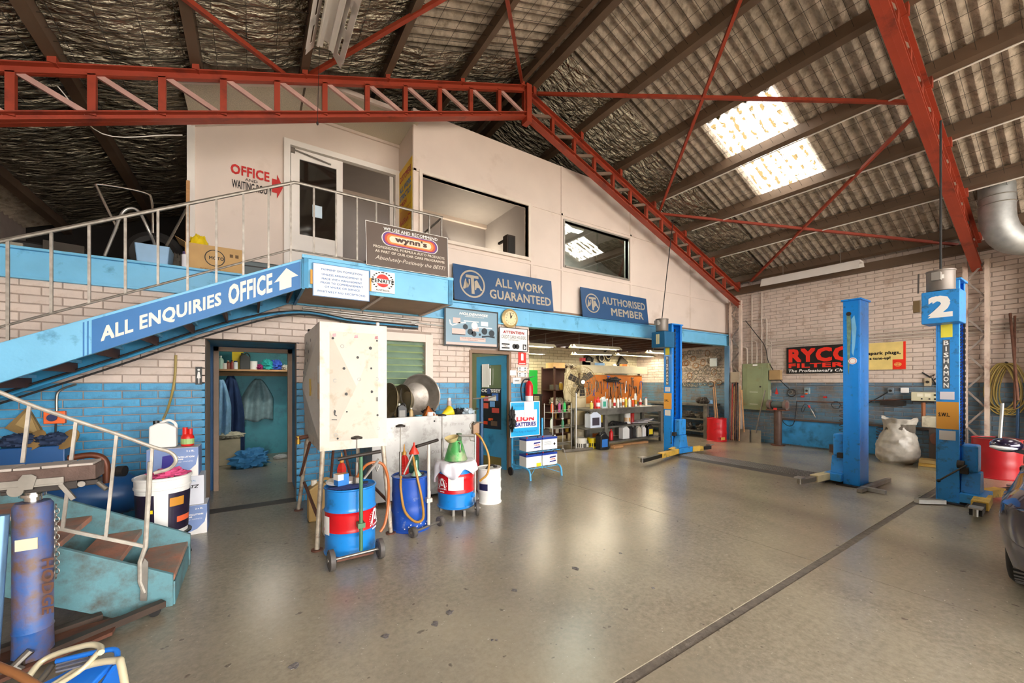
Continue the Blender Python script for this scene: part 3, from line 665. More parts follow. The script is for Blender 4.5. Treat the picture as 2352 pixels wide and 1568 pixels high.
text(fr, 'PENRITE', blkp, s, .04, .96, .45, .62, .02, TK+.004); text(fr, 'AUSTRALIA', blkp, s, .22, .78, .06, .15, .01, TK); text(fr, 'PERFORMANCE OILS', rd, s, .25, .75, .27, .32, 0, TK+.003)
for sgn in (-1, 1):
    for k in range(9):
        an = math.radians(-50+k*17); c = (.5+sgn*math.cos(an)*.42, .55+math.sin(an)*.40)
        poly(fr, 'laurel_leaf', blkp, s, ring(fr, c[0], c[1], .012, .007, 8), TK)
# recommendation board hung on the landing rail
p0 = py(836, 610, LY-.02); fr = FR((py(839, 608, LY-.02).x, LY-.06, py(839, 610, LY-.02).z), (1, 0, .0), (-.03, -.03, 1), py(1026, 630, LY-.02).x-py(839, 608, LY-.02).x, .50)
s = sign('oil_recommendation_board', 'brown advertising board with oval logo leaning on the landing rail', fr, mat('sign brown', '#57463a', .5, var=.05), paper, .005)
text(fr, 'WE USE AND RECOMMEND', paper, s, .20, .86, .86, .935, .01, TK)
for rx, c in ((.345, '#f1ece6'), (.335, '#6b3f86'), (.31, '#c8482f'), (.285, '#e98b3d'), (.255, '#f0d9c0')):
    ry = (rx-.345)*.5+.082; L0 = .345*fr.w*1.0
    hw = rx*fr.w-ry
    pts = [(.52+(hw+ry*math.cos(q))/fr.w, .685+ry*math.sin(q)/fr.h) for q in [math.radians(-90+12*i) for i in range(16)]]+[(.52+(-hw+ry*math.cos(q))/fr.w, .685+ry*math.sin(q)/fr.h) for q in [math.radians(90+12*i) for i in range(16)]]
    poly(fr, 'oval_logo', flat('logo '+c, c), s, pts, TK+.002*(.345-rx)*10, .001)
text(fr, "wynn's", flat('logo brown', '#4a2f22'), s, .33, .72, .60, .775, .03, TK+.006)
lt = flat('sign beige print', '#d9cdbd')
text(fr, 'PROFESSIONAL FORMULA AUTO PRODUCTS', lt, s, .08, .95, .43, .49, .012, TK); text(fr, 'AS PART OF OUR CAR CARE PROGRAMME', lt, s, .10, .95, .33, .39, .012, TK)
text(fr, 'Absolutely-Positively the BEST!', lt, s, .10, .96, .14, .26, .0, TK, shear=.35)
# ------------------------------------------------------------------ wall signs
navy = mat('sign navy', '#264f7c', .45, var=.10, scale=1.5); silver = mat('silver lettering', '#b9ae9c', .4, .25, var=.06)
def trade_sign(label, fr, l1, l2, r):
    s = sign('trade_sign', label, fr, navy)
    a = .02+r/fr.w+.03; b = .5
    annulus(fr, 'emblem_ring', silver, s, a, b, r, r*.88, TK)
    def pl(pts, nm): poly(fr, nm, silver, s, [(a+x*r/fr.w, b+y*r/fr.h) for x, y in pts], TK)
    pl([(-.5, .62), (.5, .62), (.5, .42), (.12, .42), (.12, -.72), (-.12, -.72), (-.12, .42), (-.5, .42)], 'emblem_letter')
    pl([(-.78, -.42), (-.60, -.42), (-.40, .0), (-.40, -.35), (-.2, .0), (-.2, .32), (-.30, .32), (-.30, -.02), (-.48, -.34), (-.48, .30), (-.56, .30)][:11], 'emblem_letter')
    pl([(.78, -.42), (.60, -.42), (.52, -.25), (.30, -.25), (.24, -.42), (.16, -.42), (.16, .2), (.36, .32)], 'emblem_letter')
    x0 = a+r/fr.w+.04
    text(fr, l1, silver, s, x0+(.0 if len(l1) > 8 else .06), .965 if len(l1) > 8 else .90, .53, .80, .014, TK); text(fr, l2, silver, s, x0 if len(l2) > 8 else x0+.12, .975 if len(l2) > 8 else .92, .16, .43, .014, TK)
    return s
ys = WA-.03
fr = FRA(py(1040, 650, ys).x, py(1266, 650, ys).x, py(1043, 689, ys).z, py(1038, 603.6, ys).z, ys)
fr = FR(fr.o+Vector((0, -.06, 0)), (1, 0, 0), (0, .12, 1), fr.w, fr.h)
trade_sign('wide navy sign promising guaranteed work with silver ring emblem', fr, 'ALL WORK', 'GUARANTEED', .235)
fr = FRA(py(1333, 690, ys).x, py(1484, 690, ys).x, py(1336, 728, ys).z, py(1332, 658, ys).z, ys)
fr = FR(fr.o+Vector((0, -.06, 0)), (1, 0, 0), (0, .12, 1), fr.w, fr.h)
trade_sign('narrower navy member sign with silver ring emblem above the workshop opening', fr, 'AUTHORISED', 'MEMBER', .20)
# framed parts poster
yq = WA-.075
fr = FRA(py(1020, 750, yq).x, py(1143, 750, yq).x, py(1020, 793, yq).z, py(1025, 704, yq).z, yq)
s = sign('car_parts_poster', 'black framed grey poster of car parts under the blue beam', fr, mat('poster grey', '#7c9db0', .35, var=.1, scale=1.2), black, .022, cat='poster')
text(fr, 'HOLDENWISE', paper, s, .26, .80, .83, .90, .03, TK, shear=.2); text(fr, 'QUALITY SERVICE & PARTS', paper, s, .36, .72, .785, .815, .01, TK)
pk = flat('poster pink', '#e3c3bb'); gd = flat('poster dark part', '#26323b'); gl_ = flat('poster pale part', '#dfe6ea')
panel(fr, 'pink_strip', pk, s, .03, .97, .03, .10, TK, .001)
for x0, x1, y0, y1, m_ in ((.15, .28, .60, .74, pk), (.13, .37, .32, .46, pk), (.66, .80, .58, .70, gl_), (.34, .62, .66, .69, gl_), (.60, .88, .52, .55, gl_), (.50, .62, .42, .52, pk)): panel(fr, 'printed_box', m_, s, x0, x1, y0, y1, TK, .001)
panel(fr, 'printed_shadow', gd, s, .13, .37, .295, .32, TK, .001)
for a, b, r, m_ in ((.37, .52, .045, gd), (.54, .57, .06, gl_), (.73, .44, .055, gd), (.87, .40, .055, gd), (.46, .40, .05, gd), (.53, .35, .045, gd), (.64, .34, .02, gd)): poly(fr, 'printed_part', m_, s, ring(fr, a, b, r, r, 14), TK+.001, .001)
poly(fr, 'printed_hose', gd, s, [(.68, .26), (.80, .29), (.93, .27), (.93, .32), (.80, .33), (.68, .31)], TK, .001)
poly(fr, 'printed_pipe', gl_, s, [(.05, .68), (.08, .68), (.09, .56), (.14, .52), (.28, .60), (.38, .62), (.38, .65), (.26, .63), (.14, .55), (.11, .59), (.10, .68)][:11], TK, .001)
panel(fr, 'print_box', pk, s, .27, .75, .15, .25, TK, .001); text(fr, 'YOUR LOCAL HOLDEN DEALER', blkp, s, .30, .73, .21, .235, .0, TK+.002); text(fr, 'CHULLORA', blkp, s, .42, .60, .165, .19, .0, TK+.002)
# credit card sign
fr = FRA(py(1146, 780, yq).x, py(1211, 780, yq).x, py(1146, 805, yq).z, py(1146, 750, yq).z, yq)
s = sign('credit_card_sign', 'white black-edged notice for credit card holders below the clock', fr, paper, black, .012)
text(fr, 'ATTENTION', flat('dark red print', '#a3161d'), s, .13, .87, .74, .86, .03, TK); text(fr, 'CREDIT CARD HOLDERS', blkp, s, .07, .94, .53, .67, .0, TK); text(fr, '( SUM FEES APPLY )', blkp, s, .30, .72, .44, .50, .0, TK)
for b0, b1 in ((.26, .32), (.10, .16)): panel(fr, 'card_bar', blkp, s, .08, .35, b0, b1, TK, .001)
text(fr, 'VISA', blkp, s, .14, .29, .18, .24, .01, TK)
for a in (.52, .62): poly(fr, 'card_disc', blkp, s, ring(fr, a, .21, .045), TK, .001)
panel(fr, 'card_box', blkp, s, .82, .95, .09, .32, TK, .001); text(fr, 'b', paper, s, .85, .92, .12, .29, .03, TK+.003)
# clock
c = py(1171, 731, WA-.06); ck = T('wall_clock', 'round cream wall clock on the blue beam', 'clock', c)
f = FR(c-Vector((.16, 0, .16)), (1, 0, 0), (0, 0, 1), .32, .32)
MB().lathe([(.13, .0), (.165, .03), (.165, .06), (.125, .085), (.12, .075)], 36, c+Vector((0, .05, 0)), (0, -1, 0)).build('case', mat('cream gold case', '#d8bd86', .35, .3), ck, smooth=True)
poly(f, 'dial', mat('cream dial', '#ead9ac', .5, var=.03), ck, ring(f, .5, .5, .122), .028, .001)
for k in range(1, 13):
    an = math.radians(90-30*k); x, y = .5+.30*math.cos(an), .5+.30*math.sin(an); text(f, str(k), blkp, ck, x-(.05 if k > 9 else .025), x+(.05 if k > 9 else .025), y-.035, y+.035, .0, .032, 'numeral')
poly(f, 'hour_hand', blkp, ck, [(.47, .47), (.54, .52), (.60, .66), (.56, .66)], .033); poly(f, 'minute_hand', blkp, ck, [(.48, .48), (.53, .50), (.47, .78), (.45, .77)], .036)
# ------------------------------------------------------------------ small containers, built once per call and placed as separate things
def colm(hx, **k): return flat('colour '+hx, hx, **k)
def bottle(name, label, loc, h, r, hx, cap='#f4f2ee', kind='round', band=None, rz=0., group=None, cat='bottle', n=14):
    """round: straight can-like bottle with neck; jug: handled rectangular jug; can: aerosol or tin; spray: trigger bottle"""
    t = T(name, label, cat, loc, rz, group); m = colm(hx, rough=.4); cm = colm(cap, rough=.4)
    if kind == 'round':
        MB().lathe([(r*.94, 0), (r, .01*h), (r, .66*h), (r*.8, .76*h), (r*.36, .84*h), (r*.36, .90*h)], n).build('body', m, t, local=True, smooth=True)
        MB().cyl((0, 0, .90*h), (0, 0, h), r*.42, n=10).build('cap', cm, t, local=True)
    elif kind == 'can':
        MB().lathe([(r, 0), (r, .80*h), (r*.8, .84*h), (r*.45, .86*h)], n).build('body', m, t, local=True, smooth=True)
        MB().lathe([(r*.72, .84*h), (r*.72, .97*h), (r*.6, h)], n).build('cap', cm, t, local=True, smooth=True)
    elif kind == 'tin':
        MB().lathe([(r*1.03, 0), (r*1.03, .02*h), (r, .03*h), (r, .96*h), (r*1.03, .97*h), (r*1.03, h), (r*.9, h), (r*.9, .96*h), (0.001, .96*h)], n+4).build('body', m, t, local=True, smooth=True)
        MB().lathe([(r*.8, .962*h), (r*.78, .985*h)], n).build('lid', cm, t, local=True)
    elif kind == 'jug':
        a, b = r, r*.62
        q = MB().prism([(-a, -b, 0), (a, -b, 0), (a, -b, .72*h), (a*.2, -b, .92*h), (-a*.4, -b, .92*h), (-a, -b, .80*h)], (0, 2*b, 0)); q.build('body', m, t, local=True, bevel=r*.12)
        MB().tube(bez([(-a*.25, 0, .9*h), (a*.35, 0, 1.0*h), (a*.85, 0, .86*h), (a*.9, 0, .66*h)], 4), r*.13, 6).build('handle', m, t, local=True, smooth=True)
        MB().cyl((-a*.55, 0, .86*h), (-a*.55, 0, h*1.0), r*.24, n=10).build('cap', cm, t, local=True)
    elif kind == 'spray':
        MB().lathe([(r, 0), (r, .45*h), (r*.9, .55*h), (r*.35, .72*h), (r*.35, .78*h)], n).build('body', m, t, local=True, smooth=True)
        MB().box(-r*1.0, r*.5, -r*.28, r*.28, .80*h, .92*h).box(-r*.75, -r*.6, -r*.15, r*.15, .66*h, .80*h).cyl((0, 0, .76*h), (0, 0, .82*h), r*.4, n=8).build('trigger', cm, t, local=True)
    if band:
        bh = colm(band)
        if kind == 'jug': MB().box(-r*.72, r*.6, -r*.64, -r*.62, .15*h, .60*h).build('label_print', bh, t, local=True)
        else: MB().lathe([(r*1.012, .18*h), (r*1.012, .52*h)], n, cap=False).build('label_band', bh, t, local=True, smooth=True)
    return t
def carton(name, label, loc, sx, sy, sz, rz=0, m=None, group=None, open_=False, cat='box'):
    t = T(name, label, cat, loc, rz, group); m = m or tan
    if open_:
        q = MB(); w_ = .006
        q.box(-sx/2, sx/2, -sy/2, -sy/2+w_, 0, sz).box(-sx/2, sx/2, sy/2-w_, sy/2, 0, sz).box(-sx/2, -sx/2+w_, -sy/2+w_, sy/2-w_, 0, sz).box(sx/2-w_, sx/2, -sy/2+w_, sy/2-w_, 0, sz).box(-sx/2, sx/2, -sy/2, sy/2, 0, w_); q.build('body', m, t, local=True)
        MB().prism([(-sx/2, -sy/2, sz), (-sx/2, sy/2, sz), (-sx/2-.09, sy/2, sz+.05), (-sx/2-.09, -sy/2, sz+.05)], (0, 0, .004)).build('flap', m, t, local=True)
        MB().prism([(-sx/2, sy/2, sz), (sx/2, sy/2, sz), (sx/2, sy/2+.03, sz+.08), (-sx/2, sy/2+.03, sz+.08)], (0, .004, 0)).build('flap', m, t, local=True)
    else:
        MB().box(-sx/2, sx/2, -sy/2, sy/2, 0, sz).build('body', m, t, local=True, bevel=.003)
        MB().box(-sx/2, sx/2, -.025, .025, sz, sz+.002).build('tape', mat('parcel tape', '#b98f57', .3), t, local=True)
    return t
def lumpy(name, label, cat, c, rx, ry, rz_, m, seed=0, amp=.25, f=6., n=36, mm=22, group=None, parent=None, flatb=True):
    """crumpled cloth, bags and rags"""
    q = MB(); c = Vector(c)
    for i in range(mm+1):
        t_ = math.pi*i/mm
        for j in range(n):
            a = 2*math.pi*j/n; d = Vector((math.sin(t_)*math.cos(a), math.sin(t_)*math.sin(a), -math.cos(t_)))
            k = 1+amp*mnoise.noise(d*f*.5+Vector((seed*7.3, 0, 0)))+amp*.7*mnoise.noise(d*f*1.3+Vector((0, seed*3.1, 0)))+amp*.4*abs(mnoise.noise(d*f*3+Vector((0, 0, seed))))
            p = Vector((d.x*rx*k, d.y*ry*k, d.z*rz_*k))
            if flatb: p.z = max(p.z, -rz_*.75)
            q.v.append(tuple(c+p+Vector((0, 0, rz_*.75 if flatb else 0))))
    q.f = [(i*n+j, i*n+(j+1) % n, (i+1)*n+(j+1) % n, (i+1)*n+j) for i in range(mm) for j in range(n)]
    return q.build(name, m, parent, label=label, cat=cat, group=group, smooth=True)
def drum(name, label, loc, r, h, bands, rz=0., cat='drum', lidm=None):
    """steel drum; bands: list of (fraction bottom, fraction top, material)"""
    t = T(name, label, cat, loc, rz)
    for b0, b1, m in bands:
        pr = []; n = 14
        for i in range(n+1):
            f = b0+(b1-b0)*i/n; z = f*h; rr = r
            for rb in (.355, .66):
                e = (f-rb)*h/.012
                rr += .009*math.exp(-e*e)
            pr.append((rr, z))
        if b0 == 0: pr = [(r*.9, .008), (r+.008, 0), (r+.010, .010), (r, .02)]+[p for p in pr if p[1] > .022]
        if b1 == 1: pr = [p for p in pr if p[1] < h-.022]+[(r, h-.018), (r+.010, h-.008), (r+.006, h), (r-.004, h), (r-.008, h-.014)]
        MB().lathe(pr, 40, cap=False).build('shell', m, t, local=True, smooth=True)
    MB().lathe([(.001, h-.015), (r-.006, h-.015)], 40, cap=False).build('lid', lidm or bands[-1][2], t, local=True)
    MB().cyl((r*.6, 0, h-.016), (r*.6, 0, h+.006), .028, n=12).build('bung', dark, t, local=True)
    return t
# ------------------------------------------------------------------ foot of the stairs: jack, cartons, pail, compressor
j = T('transmission_jack', 'worn blue hydraulic transmission jack with a timber saddle beside the stair foot', 'jack', (-1.0, 3.24, 0))
jb = mat('worn blue jack paint', '#2c64b0', .5, var=.2, scale=6, dirt='#6b5346', damt=.72, dscale=6, bump=.1)
MB().lathe([(.068, .05), (.078, .06), (.075, .20), (.079, .21), (.075, .22), (.075, .88), (.064, .90), (.04, .90)], 28).build('cylinder', jb, j, local=True, smooth=True)
MB().cyl((0, 0, .9), (0, 0, .96), .035).cyl((0, 0, .93), (0, 0, .945), .05).build('ram', chrome, j, local=True, smooth=True)
MB().box(-.10, .18, -.05, .05, .955, 1.0).box(-.12, .02, -.07, .07, .975, .99).box(.05, .26, -.045, .045, .965, .995).build('head', dark, j, local=True, bevel=.004)
MB().cyl((-.04, -.055, .978), (-.04, -.075, .978), .03).build('head_bolt', steel, j, local=True); MB().cyl((.20, -.05, .98), (.20, -.065, .98), .016).build('head_bolt', steel, j, local=True)
MB().bar((.12, -.06, .99), (.17, -.06, .90), .02, .02).build('latch', steel, j, local=True); MB().cyl((.26, -.04, .975), (.30, -.06, .935), .012).build('latch', steel, j, local=True)
MB().prism([(-.12, -.095, 1.0), (.14, -.095, 1.0), (.14, -.095, 1.035), (-.12, -.095, 1.035)], (0, .012, 0)).box(-.12, .14, -.10, .08, .995, 1.003).build('saddle_tray', steel, j, local=True)
MB().prism([(-.02, -.105, .985), (.03, -.105, .985), (.045, -.105, 1.05), (.025, -.105, 1.065), (-.005, -.105, 1.065), (-.02, -.105, 1.04)], (0, .01, 0)).build('clamp_tongue', steel, j, local=True)
MB().box(-.15, .26, -.08, .08, 1.004, 1.085).build('timber_block', mat('old red-brown timber', '#5d4a42', .8, var=.35, scale=9, bump=.5), j, local=True, bevel=.004)
for k in range(4): MB().box(-.145+k*.10, -.05+k*.10, -.085, .07, 1.085, 1.10-.002*(k % 2)).build('timber_slip', mat('grey worn timber', '#a39a92', .8, var=.2), j, local=True, bevel=.003)
MB().tube([(-.085, -.07, .86), (-.10, -.09, .40), (-.115, -.10, .03)], .026, 14).build('release_pipe', mat('blue pipe steel', '#6f94b8', .3, .5, var=.2), j, local=True, smooth=True)
MB().box(-.04, .04, -.079, -.074, .66, .72).build('maker_plate', flat('aged plate', '#cfc7ad'), j, local=True)
f = FR((-1.0+.055, 3.24-.0765, .60), (0, 0, -1), (1, 0, 0), .30, .05); text(f, 'HODGE', mat('faded brown print', '#5c3a2a', .7), j, 0, 1, 0, .9, .02, .004)
for k in range(17): MB().tube([Vector((.09+.004*(k % 2), -.02, .86-k*.024))+Vector((.009*math.cos(a)*(k % 2), .009*math.cos(a)*((k+1) % 2), .016*math.sin(a))) for a in [2*math.pi*i/8 for i in range(8)]], .0028, 5, True).build('chain_link', steel, j, local=True)
MB().prism([(-.2, -.25, .035), (.30, .05, .035), (.30, .25, .035), (-.2, .22, .035)], (0, 0, .02)).build('base_plate', rust, j, local=True)
for a, b in (((-.22, -.18, .06), (.50, .28, .06)), ((-.26, .12, .06), (.20, .30, .06))): MB().bar(a, b, .06, .04).build('base_leg', mat('dark brown channel', '#4f4138', .55, .4, var=.25), j, local=True)
for p_ in ((.46, .25), (-.20, -.16), (-.22, .14)): MB().cyl((p_[0], p_[1]-.015, .03), (p_[0], p_[1]+.015, .03), .03).build('castor', rubber, j, local=True)
MB().tube([(.02, -.09, .13), (-.03, -.11, .08), (.0, -.10, .03)], .02).build('release_valve', steel, j, local=True)
# folded tubular frame in the foreground
g = T('folded_work_frame', 'blue and cream folded tubular frame lying on the floor beside the jack', 'frame', (-.55, 2.55, 0)); cm_ = mat('cream tube enamel', '#d9cfae', .35, .2, var=.08); bl_ = mat('bright blue enamel', '#1f6fd0', .3)
G = lambda u, v, h: fl(u, v, h)
for pts, m_, r_ in (([(60, 1560, .12), (105, 1512, .16), (195, 1482, .2), (228, 1484, .2), (232, 1498, .2)], cm_, .014), ([(232, 1490, .2), (190, 1535, .16), (120, 1580, .1)], cm_, .012), ([(130, 1518, .17), (225, 1496, .19), (265, 1492, .19), (270, 1510, .17)], bl_, .012),
                    ([(120, 1575, .1), (195, 1530, .15), (268, 1516, .17), (278, 1526, .16), (292, 1600, .05)], cm_, .016), ([(60, 1595, .06), (95, 1560, .08), (118, 1530, .1)], steel, .014), ([(170, 1600, .04), (205, 1560, .08), (225, 1530, .1)], steel, .014)):
    MB().tube(bez([G(*p) for p in pts], 5), r_, 10).build('tube', m_, g, smooth=True)
for k in range(3): MB().bar(G(130, 1525+k*8, .16), G(205, 1505+k*9, .17), .015, .008).build('slat', mat('grey ribbed slat', '#6d6f7c', .5), g)
MB().prism([G(90, 1585, .05), G(205, 1590, .05), G(262, 1530, .1), G(190, 1535, .1)], (0, 0, .03)).build('tray', bl_, g, bevel=.006)
MB().prism([G(225, 1575, .03), G(285, 1570, .03), G(272, 1522, .12), G(255, 1530, .12)], (.01, -.02, .01)).build('side_plate', bl_, g, bevel=.004)
MB().tube([fl(-40, 1515, .3), fl(40, 1548, .26), fl(110, 1590, .2)], .016, 12).build('jack_handle', mat('brown handle', '#8a5a34', .5, var=.15), label='brown round pole end poking up beside the folded frame', cat='handle', smooth=True)
# cartons of oil against the blue wall
def oilbox(label, loc, rz, kind):
    t = T('oil_carton', label, 'box', loc, rz, 'stacked oil cartons'); sx, sy, sz = .40, .27, .292
    if kind: m = mat('carton blue print', '#7d94c4', .5, var=.35, scale=1.6)
    else: m = mat('carton white print', '#dfe1ea', .5, var=.05)
    MB().box(-sx/2, sx/2, -sy/2, sy/2, 0, sz).build('body', m, t, local=True, bevel=.003)
    lid = MB().box(-sx/2+.002, sx/2-.002, -sy/2+.002, sy/2-.002, sz, sz+.003).build('lid_flap', mat('carton lid', '#d5d6dc', .6), t, local=True)
    M = mw(t); o = M @ Vector((-sx/2, -sy/2, 0)); f = FR(o, M.to_3x3() @ Vector((1, 0, 0)), (0, 0, 1), sx, sz)
    if kind:
        poly(f, 'printed_sweep', paper, t, [(.45, 0), (1, 0), (1, .75), (.95, .4), (.8, .18)], .001, .001)
        text(f, 'EVOLUTION', paper, t, .58, .92, .66, .72, .03, .003); text(f, '900', paper, t, .58, .70, .59, .64, .03, .003); text(f, 'FULLY SYNTHETIC', paper, t, .58, .90, .51, .55, .0, .003); text(f, '2 x 8L', paper, t, .76, .92, .86, .92, .02, .003)
        poly(f, 'printed_jug', flat('print violet', '#2a1f86'), t, [(.28, .28), (.42, .26), (.52, .36), (.50, .80), (.30, .76)], .002, .001); text(f, '5W40', deep_blue, t, .42, .62, .22, .29, .0, .004)
    else:
        text(f, 'QUARTZ', blkp, t, .38, .90, .56, .70, .02, .003, shear=.3); text(f, '5W30', deep_blue, t, .42, .60, .14, .20, .0, .003); text(f, 'TOTAL', mid_blue, t, .66, .84, .82, .87, .0, .003)
    return t
x0 = -.62
oilbox('blue oil carton at the bottom of the stack by the doorway', (x0+.03, 5.28, 0), 0, 1); oilbox('white oil carton in the middle of the stack by the doorway', (x0, 5.30, .297), .02, 0); oilbox('blue oil carton on top of the stack holding the white jug', (x0-.04, 5.30, .594), -.02, 1)
bottle('plastic_jug', 'white square plastic jug on the top oil carton', (x0-.13, 5.29, .895), .27, .105, '#ece9e4', '#1a1a1a', 'jug', cat='jug')
t = T('coolant_bottle', 'red plastic bottle with two necks on the top oil carton', 'bottle', (x0+.06, 5.27, .895)); rp = flat('red bottle plastic', '#d4231c', .35)
MB().lathe([(.05, 0), (.055, .01), (.055, .09), (.045, .11), (.04, .12)], 16).build('body', rp, t, local=True, smooth=True); MB().cyl((-.02, 0, .11), (-.02, 0, .19), .022).build('cap', rp, t, local=True); MB().cyl((.022, 0, .11), (.022, 0, .175), .020).build('neck', rp, t, local=True)
MB().lathe([(.0558, .02), (.0558, .075)], 16, cap=False).build('label_band', flat('green print', '#9fc07a'), t, local=True)
# pail on a stand
t = T('grease_pail', 'large white pail with dark printed label standing behind the stair stringer', 'pail', (-.665, 4.66, 0)); r = .19
MB().cyl((0, 0, .20), (0, 0, .215), .2, n=20).build('stand_top', black, t, local=True)
for k in range(3): a = k*2.09; MB().bar((.14*math.cos(a), .14*math.sin(a), .2), (.19*math.cos(a), .19*math.sin(a), 0), .02, .02).build('stand_leg', black, t, local=True)
MB().lathe([(r*.9, .216), (r, .62), (r+.008, .625), (r+.008, .64), (r+.002, .645), (r+.004, .70), (r+.014, .705), (r+.014, .72), (r, .725), (r-.008, .72), (r-.03, .25)], 36).build('bucket', white_plastic, t, local=True, smooth=True)
def wrap(a0, a1, z0, z1, m_, nm='label_print', off=.002):
    n = 14; q = MB(); V = []
    for i in range(n+1):
        a = a0+(a1-a0)*i/n
        for z in (z0, z1): rr = r*(.9+.1*(z-.216)/.404)+off; V.append((rr*math.cos(a), rr*math.sin(a), z))
    q.add(V, [(2*i, 2*i+2, 2*i+3, 2*i+1) for i in range(n)]).build(nm, m_, t, local=True)
dk = mat('dark label print', '#241d33', .4, var=.5, scale=9)
wrap(-3.0, -1.75, .25, .585, dk); wrap(-1.25, .35, .25, .585, dk); wrap(-1.2, -.6, .47, .545, flat('print desert', '#c98a2c'), off=.003); wrap(-2.1, -1.8, .43, .46, yellow, off=.003); wrap(-.9, -.1, .32, .37, flat('print orange', '#e8663a'), off=.003); wrap(-3.0, -2.75, .25, .37, flat('print pink', '#e8327c'), off=.003)
lumpy('shop_rag', 'pink rag bunched in the top of the white pail', 'rag', (-.62, 4.66, .69), .12, .10, .045, flat('pink cloth', '#e0588c', .8), 3, .5)
# compressor behind the stairs
t = T('air_compressor', 'dark blue air compressor with a bent copper-brown pipe against the blue brick wall', 'compressor', (-1.42, 5.35, 0)); cb = mat('compressor blue', '#1d4f86', .35, var=.1)
MB().lathe([(.02, -.5), (.13, -.48), (.19, -.40), (.19, .40), (.13, .48), (.02, .5)], 28, (0, 0, .46), (1, 0, 0)).build('tank', cb, t, local=True, smooth=True)
for x in (-.3, .3): MB().box(x-.03, x+.03, -.15, .15, 0, .3).build('foot', black, t, local=True)
MB().box(-.42, .14, -.16, .16, .66, .72).box(-.40, .0, -.13, .13, .72, .98).build('pump', cb, t, local=True, bevel=.01)
MB().tube(bez([(.02, -.12, .86), (.18, -.12, .87), (.26, -.12, .80), (.27, -.12, .60)], 6), .028, 12).build('outlet_pipe', mat('brown pipe', '#6b3a24', .45, .3), t, local=True, smooth=True)
MB().cyl((.34, -.12, .70), (.40, -.14, .70), .05).build('gauge', dark, t, local=True)
for nm, lab, c, s in (('felt_hat', 'dark crumpled hat on the compressor nearer the stairs turn', (-1.72, 5.33, .985), 1), ('felt_hat', 'blue and tan crumpled hat on the compressor under the orange switch', (-1.50, 5.28, .985), 2)):
    t = T(nm, lab, 'hat', c); mm_ = mat('cap navy cloth', '#22324f', .8, var=.3); lumpy('crown', None, None, (c[0], c[1], c[2]), .12, .10, .06, mm_, s, .3, parent=t); MB().lathe([(.02, 0), (.09, .006), (.10, .02), (.07, .03)], 18, (c[0]+.11, c[1]-.04, c[2]+.04), (-.6, -.7, .5)).build('brim', mat('tan leather', '#9c7b4a', .6), t, smooth=True)
# wall fittings above
t = T('isolator_switch', 'orange switch box with dark blue round knob on the blue brick wall', 'switch', py(125, 958, WA-.05)); f = frA(99, 945, 149, 972, WA-.07)
panel(f, 'case', orange, t, 0, 1, 0, 1, -.05, .05, bevel=.006); poly(f, 'knob', flat('navy knob', '#1e2a58'), t, ring(f, .42, .5, .035), .0, .02)
MB().tube(bez([py(130, 944, WA-.03), py(130, 915, WA-.03), py(134, 900, WA-.03), py(150, 890, WA-.03), py(175, 882, WA-.03)], 5), .011).build('conduit', steel, t); MB().tube(bez([py(128, 972, WA-.03), py(127, 1005, WA-.03), py(121, 1040, WA-.03), py(120, 1070, WA-.03)], 4), .008).build('cable', black, t)
t = T('paper_bag', 'folded brown paper bag hanging on the blue brick wall', 'bag', py(70, 1010, WA-.08)); A_ = lambda u, v, d=.06: py(u, v, WA-d)
MB().prism([A_(10, 983), A_(62, 935), A_(95, 990), A_(82, 1011), A_(60, 1004)], (0, .05, 0)).build('body', mat('kraft paper', '#8a6f42', .8, var=.2), t); MB().prism([A_(35, 975, .07), A_(64, 940, .07), A_(88, 995, .07), A_(75, 992, .07)], (0, .008, 0)).build('fold', mat('kraft paper light', '#a68a58', .8, var=.15), t)
t = T('drain_hose', 'yellowish plastic hose hanging down the brick wall to the white jug', 'hose', py(405, 820, WA-.03)); MB().tube(bez([py(404, 815, WA-.03), py(402, 860, WA-.04), py(396, 900, WA-.05), py(385, 940, WA-.2), (x0-.14, 5.32, 1.17)], 6), .012).build('tube', mat('amber hose', '#a99350', .4), t, smooth=True)
f = FRA(py(449, 860, WA-.012).x, py(464, 860, WA-.012).x, py(450, 883, WA).z, py(450, 842, WA).z, WA-.012); s = sign('toilet_sign', 'black sign with a white woman figure beside the doorway', f, black, t=.006)
poly(f, 'figure', paper, s, [(.42, .06), (.48, .06), (.48, .34), (.54, .34), (.54, .06), (.60, .06), (.62, .36), (.80, .36), (.64, .72), (.38, .72), (.22, .36), (.40, .36)], .007, .001); poly(f, 'figure_head', paper, s, ring(f, .51, .83, .012), .007, .001)
# cables slung under the stairs
for k, (dz, dy) in enumerate(((0, 0), (.035, .02), (-.06, -.05))):
    MB().tube(bez([Vector((-2.4, 5.50+dy, 1.18+dz)), Vector((-1.2, 5.50+dy, 1.74+dz)), Vector((-.2, 5.52+dy, 2.22+dz)), Vector((.5, 5.66+dy*.5, 2.44+dz*.5)), Vector((1.2, WA-.06, 2.40+dz*.5)), Vector((2.1, WA-.06, 2.39+dz*.5))], 6), .010 if k else .014, 6).build('slung_cable', rubber if k else mid_blue, label=('black cable slung along the underside of the stairs' if k == 1 else 'thin black cable sagging lowest under the stairs') if k else 'blue painted conduit following the underside of the stairs', cat='cable')
for k, z in enumerate((2.44, 2.475, 2.505)):
    MB().tube([(.55, WA-.03, z+.02), (1.5, WA-.03, z), (2.05, WA-.03, z-.0), (2.12, WA-.03, z-.03*(k == 0))], .011, 6).build('wall_conduit', galv, label=('lowest grey conduit along the brick wall under the landing', 'middle grey conduit along the brick wall under the landing', 'top grey conduit along the brick wall under the landing')[k], cat='conduit')
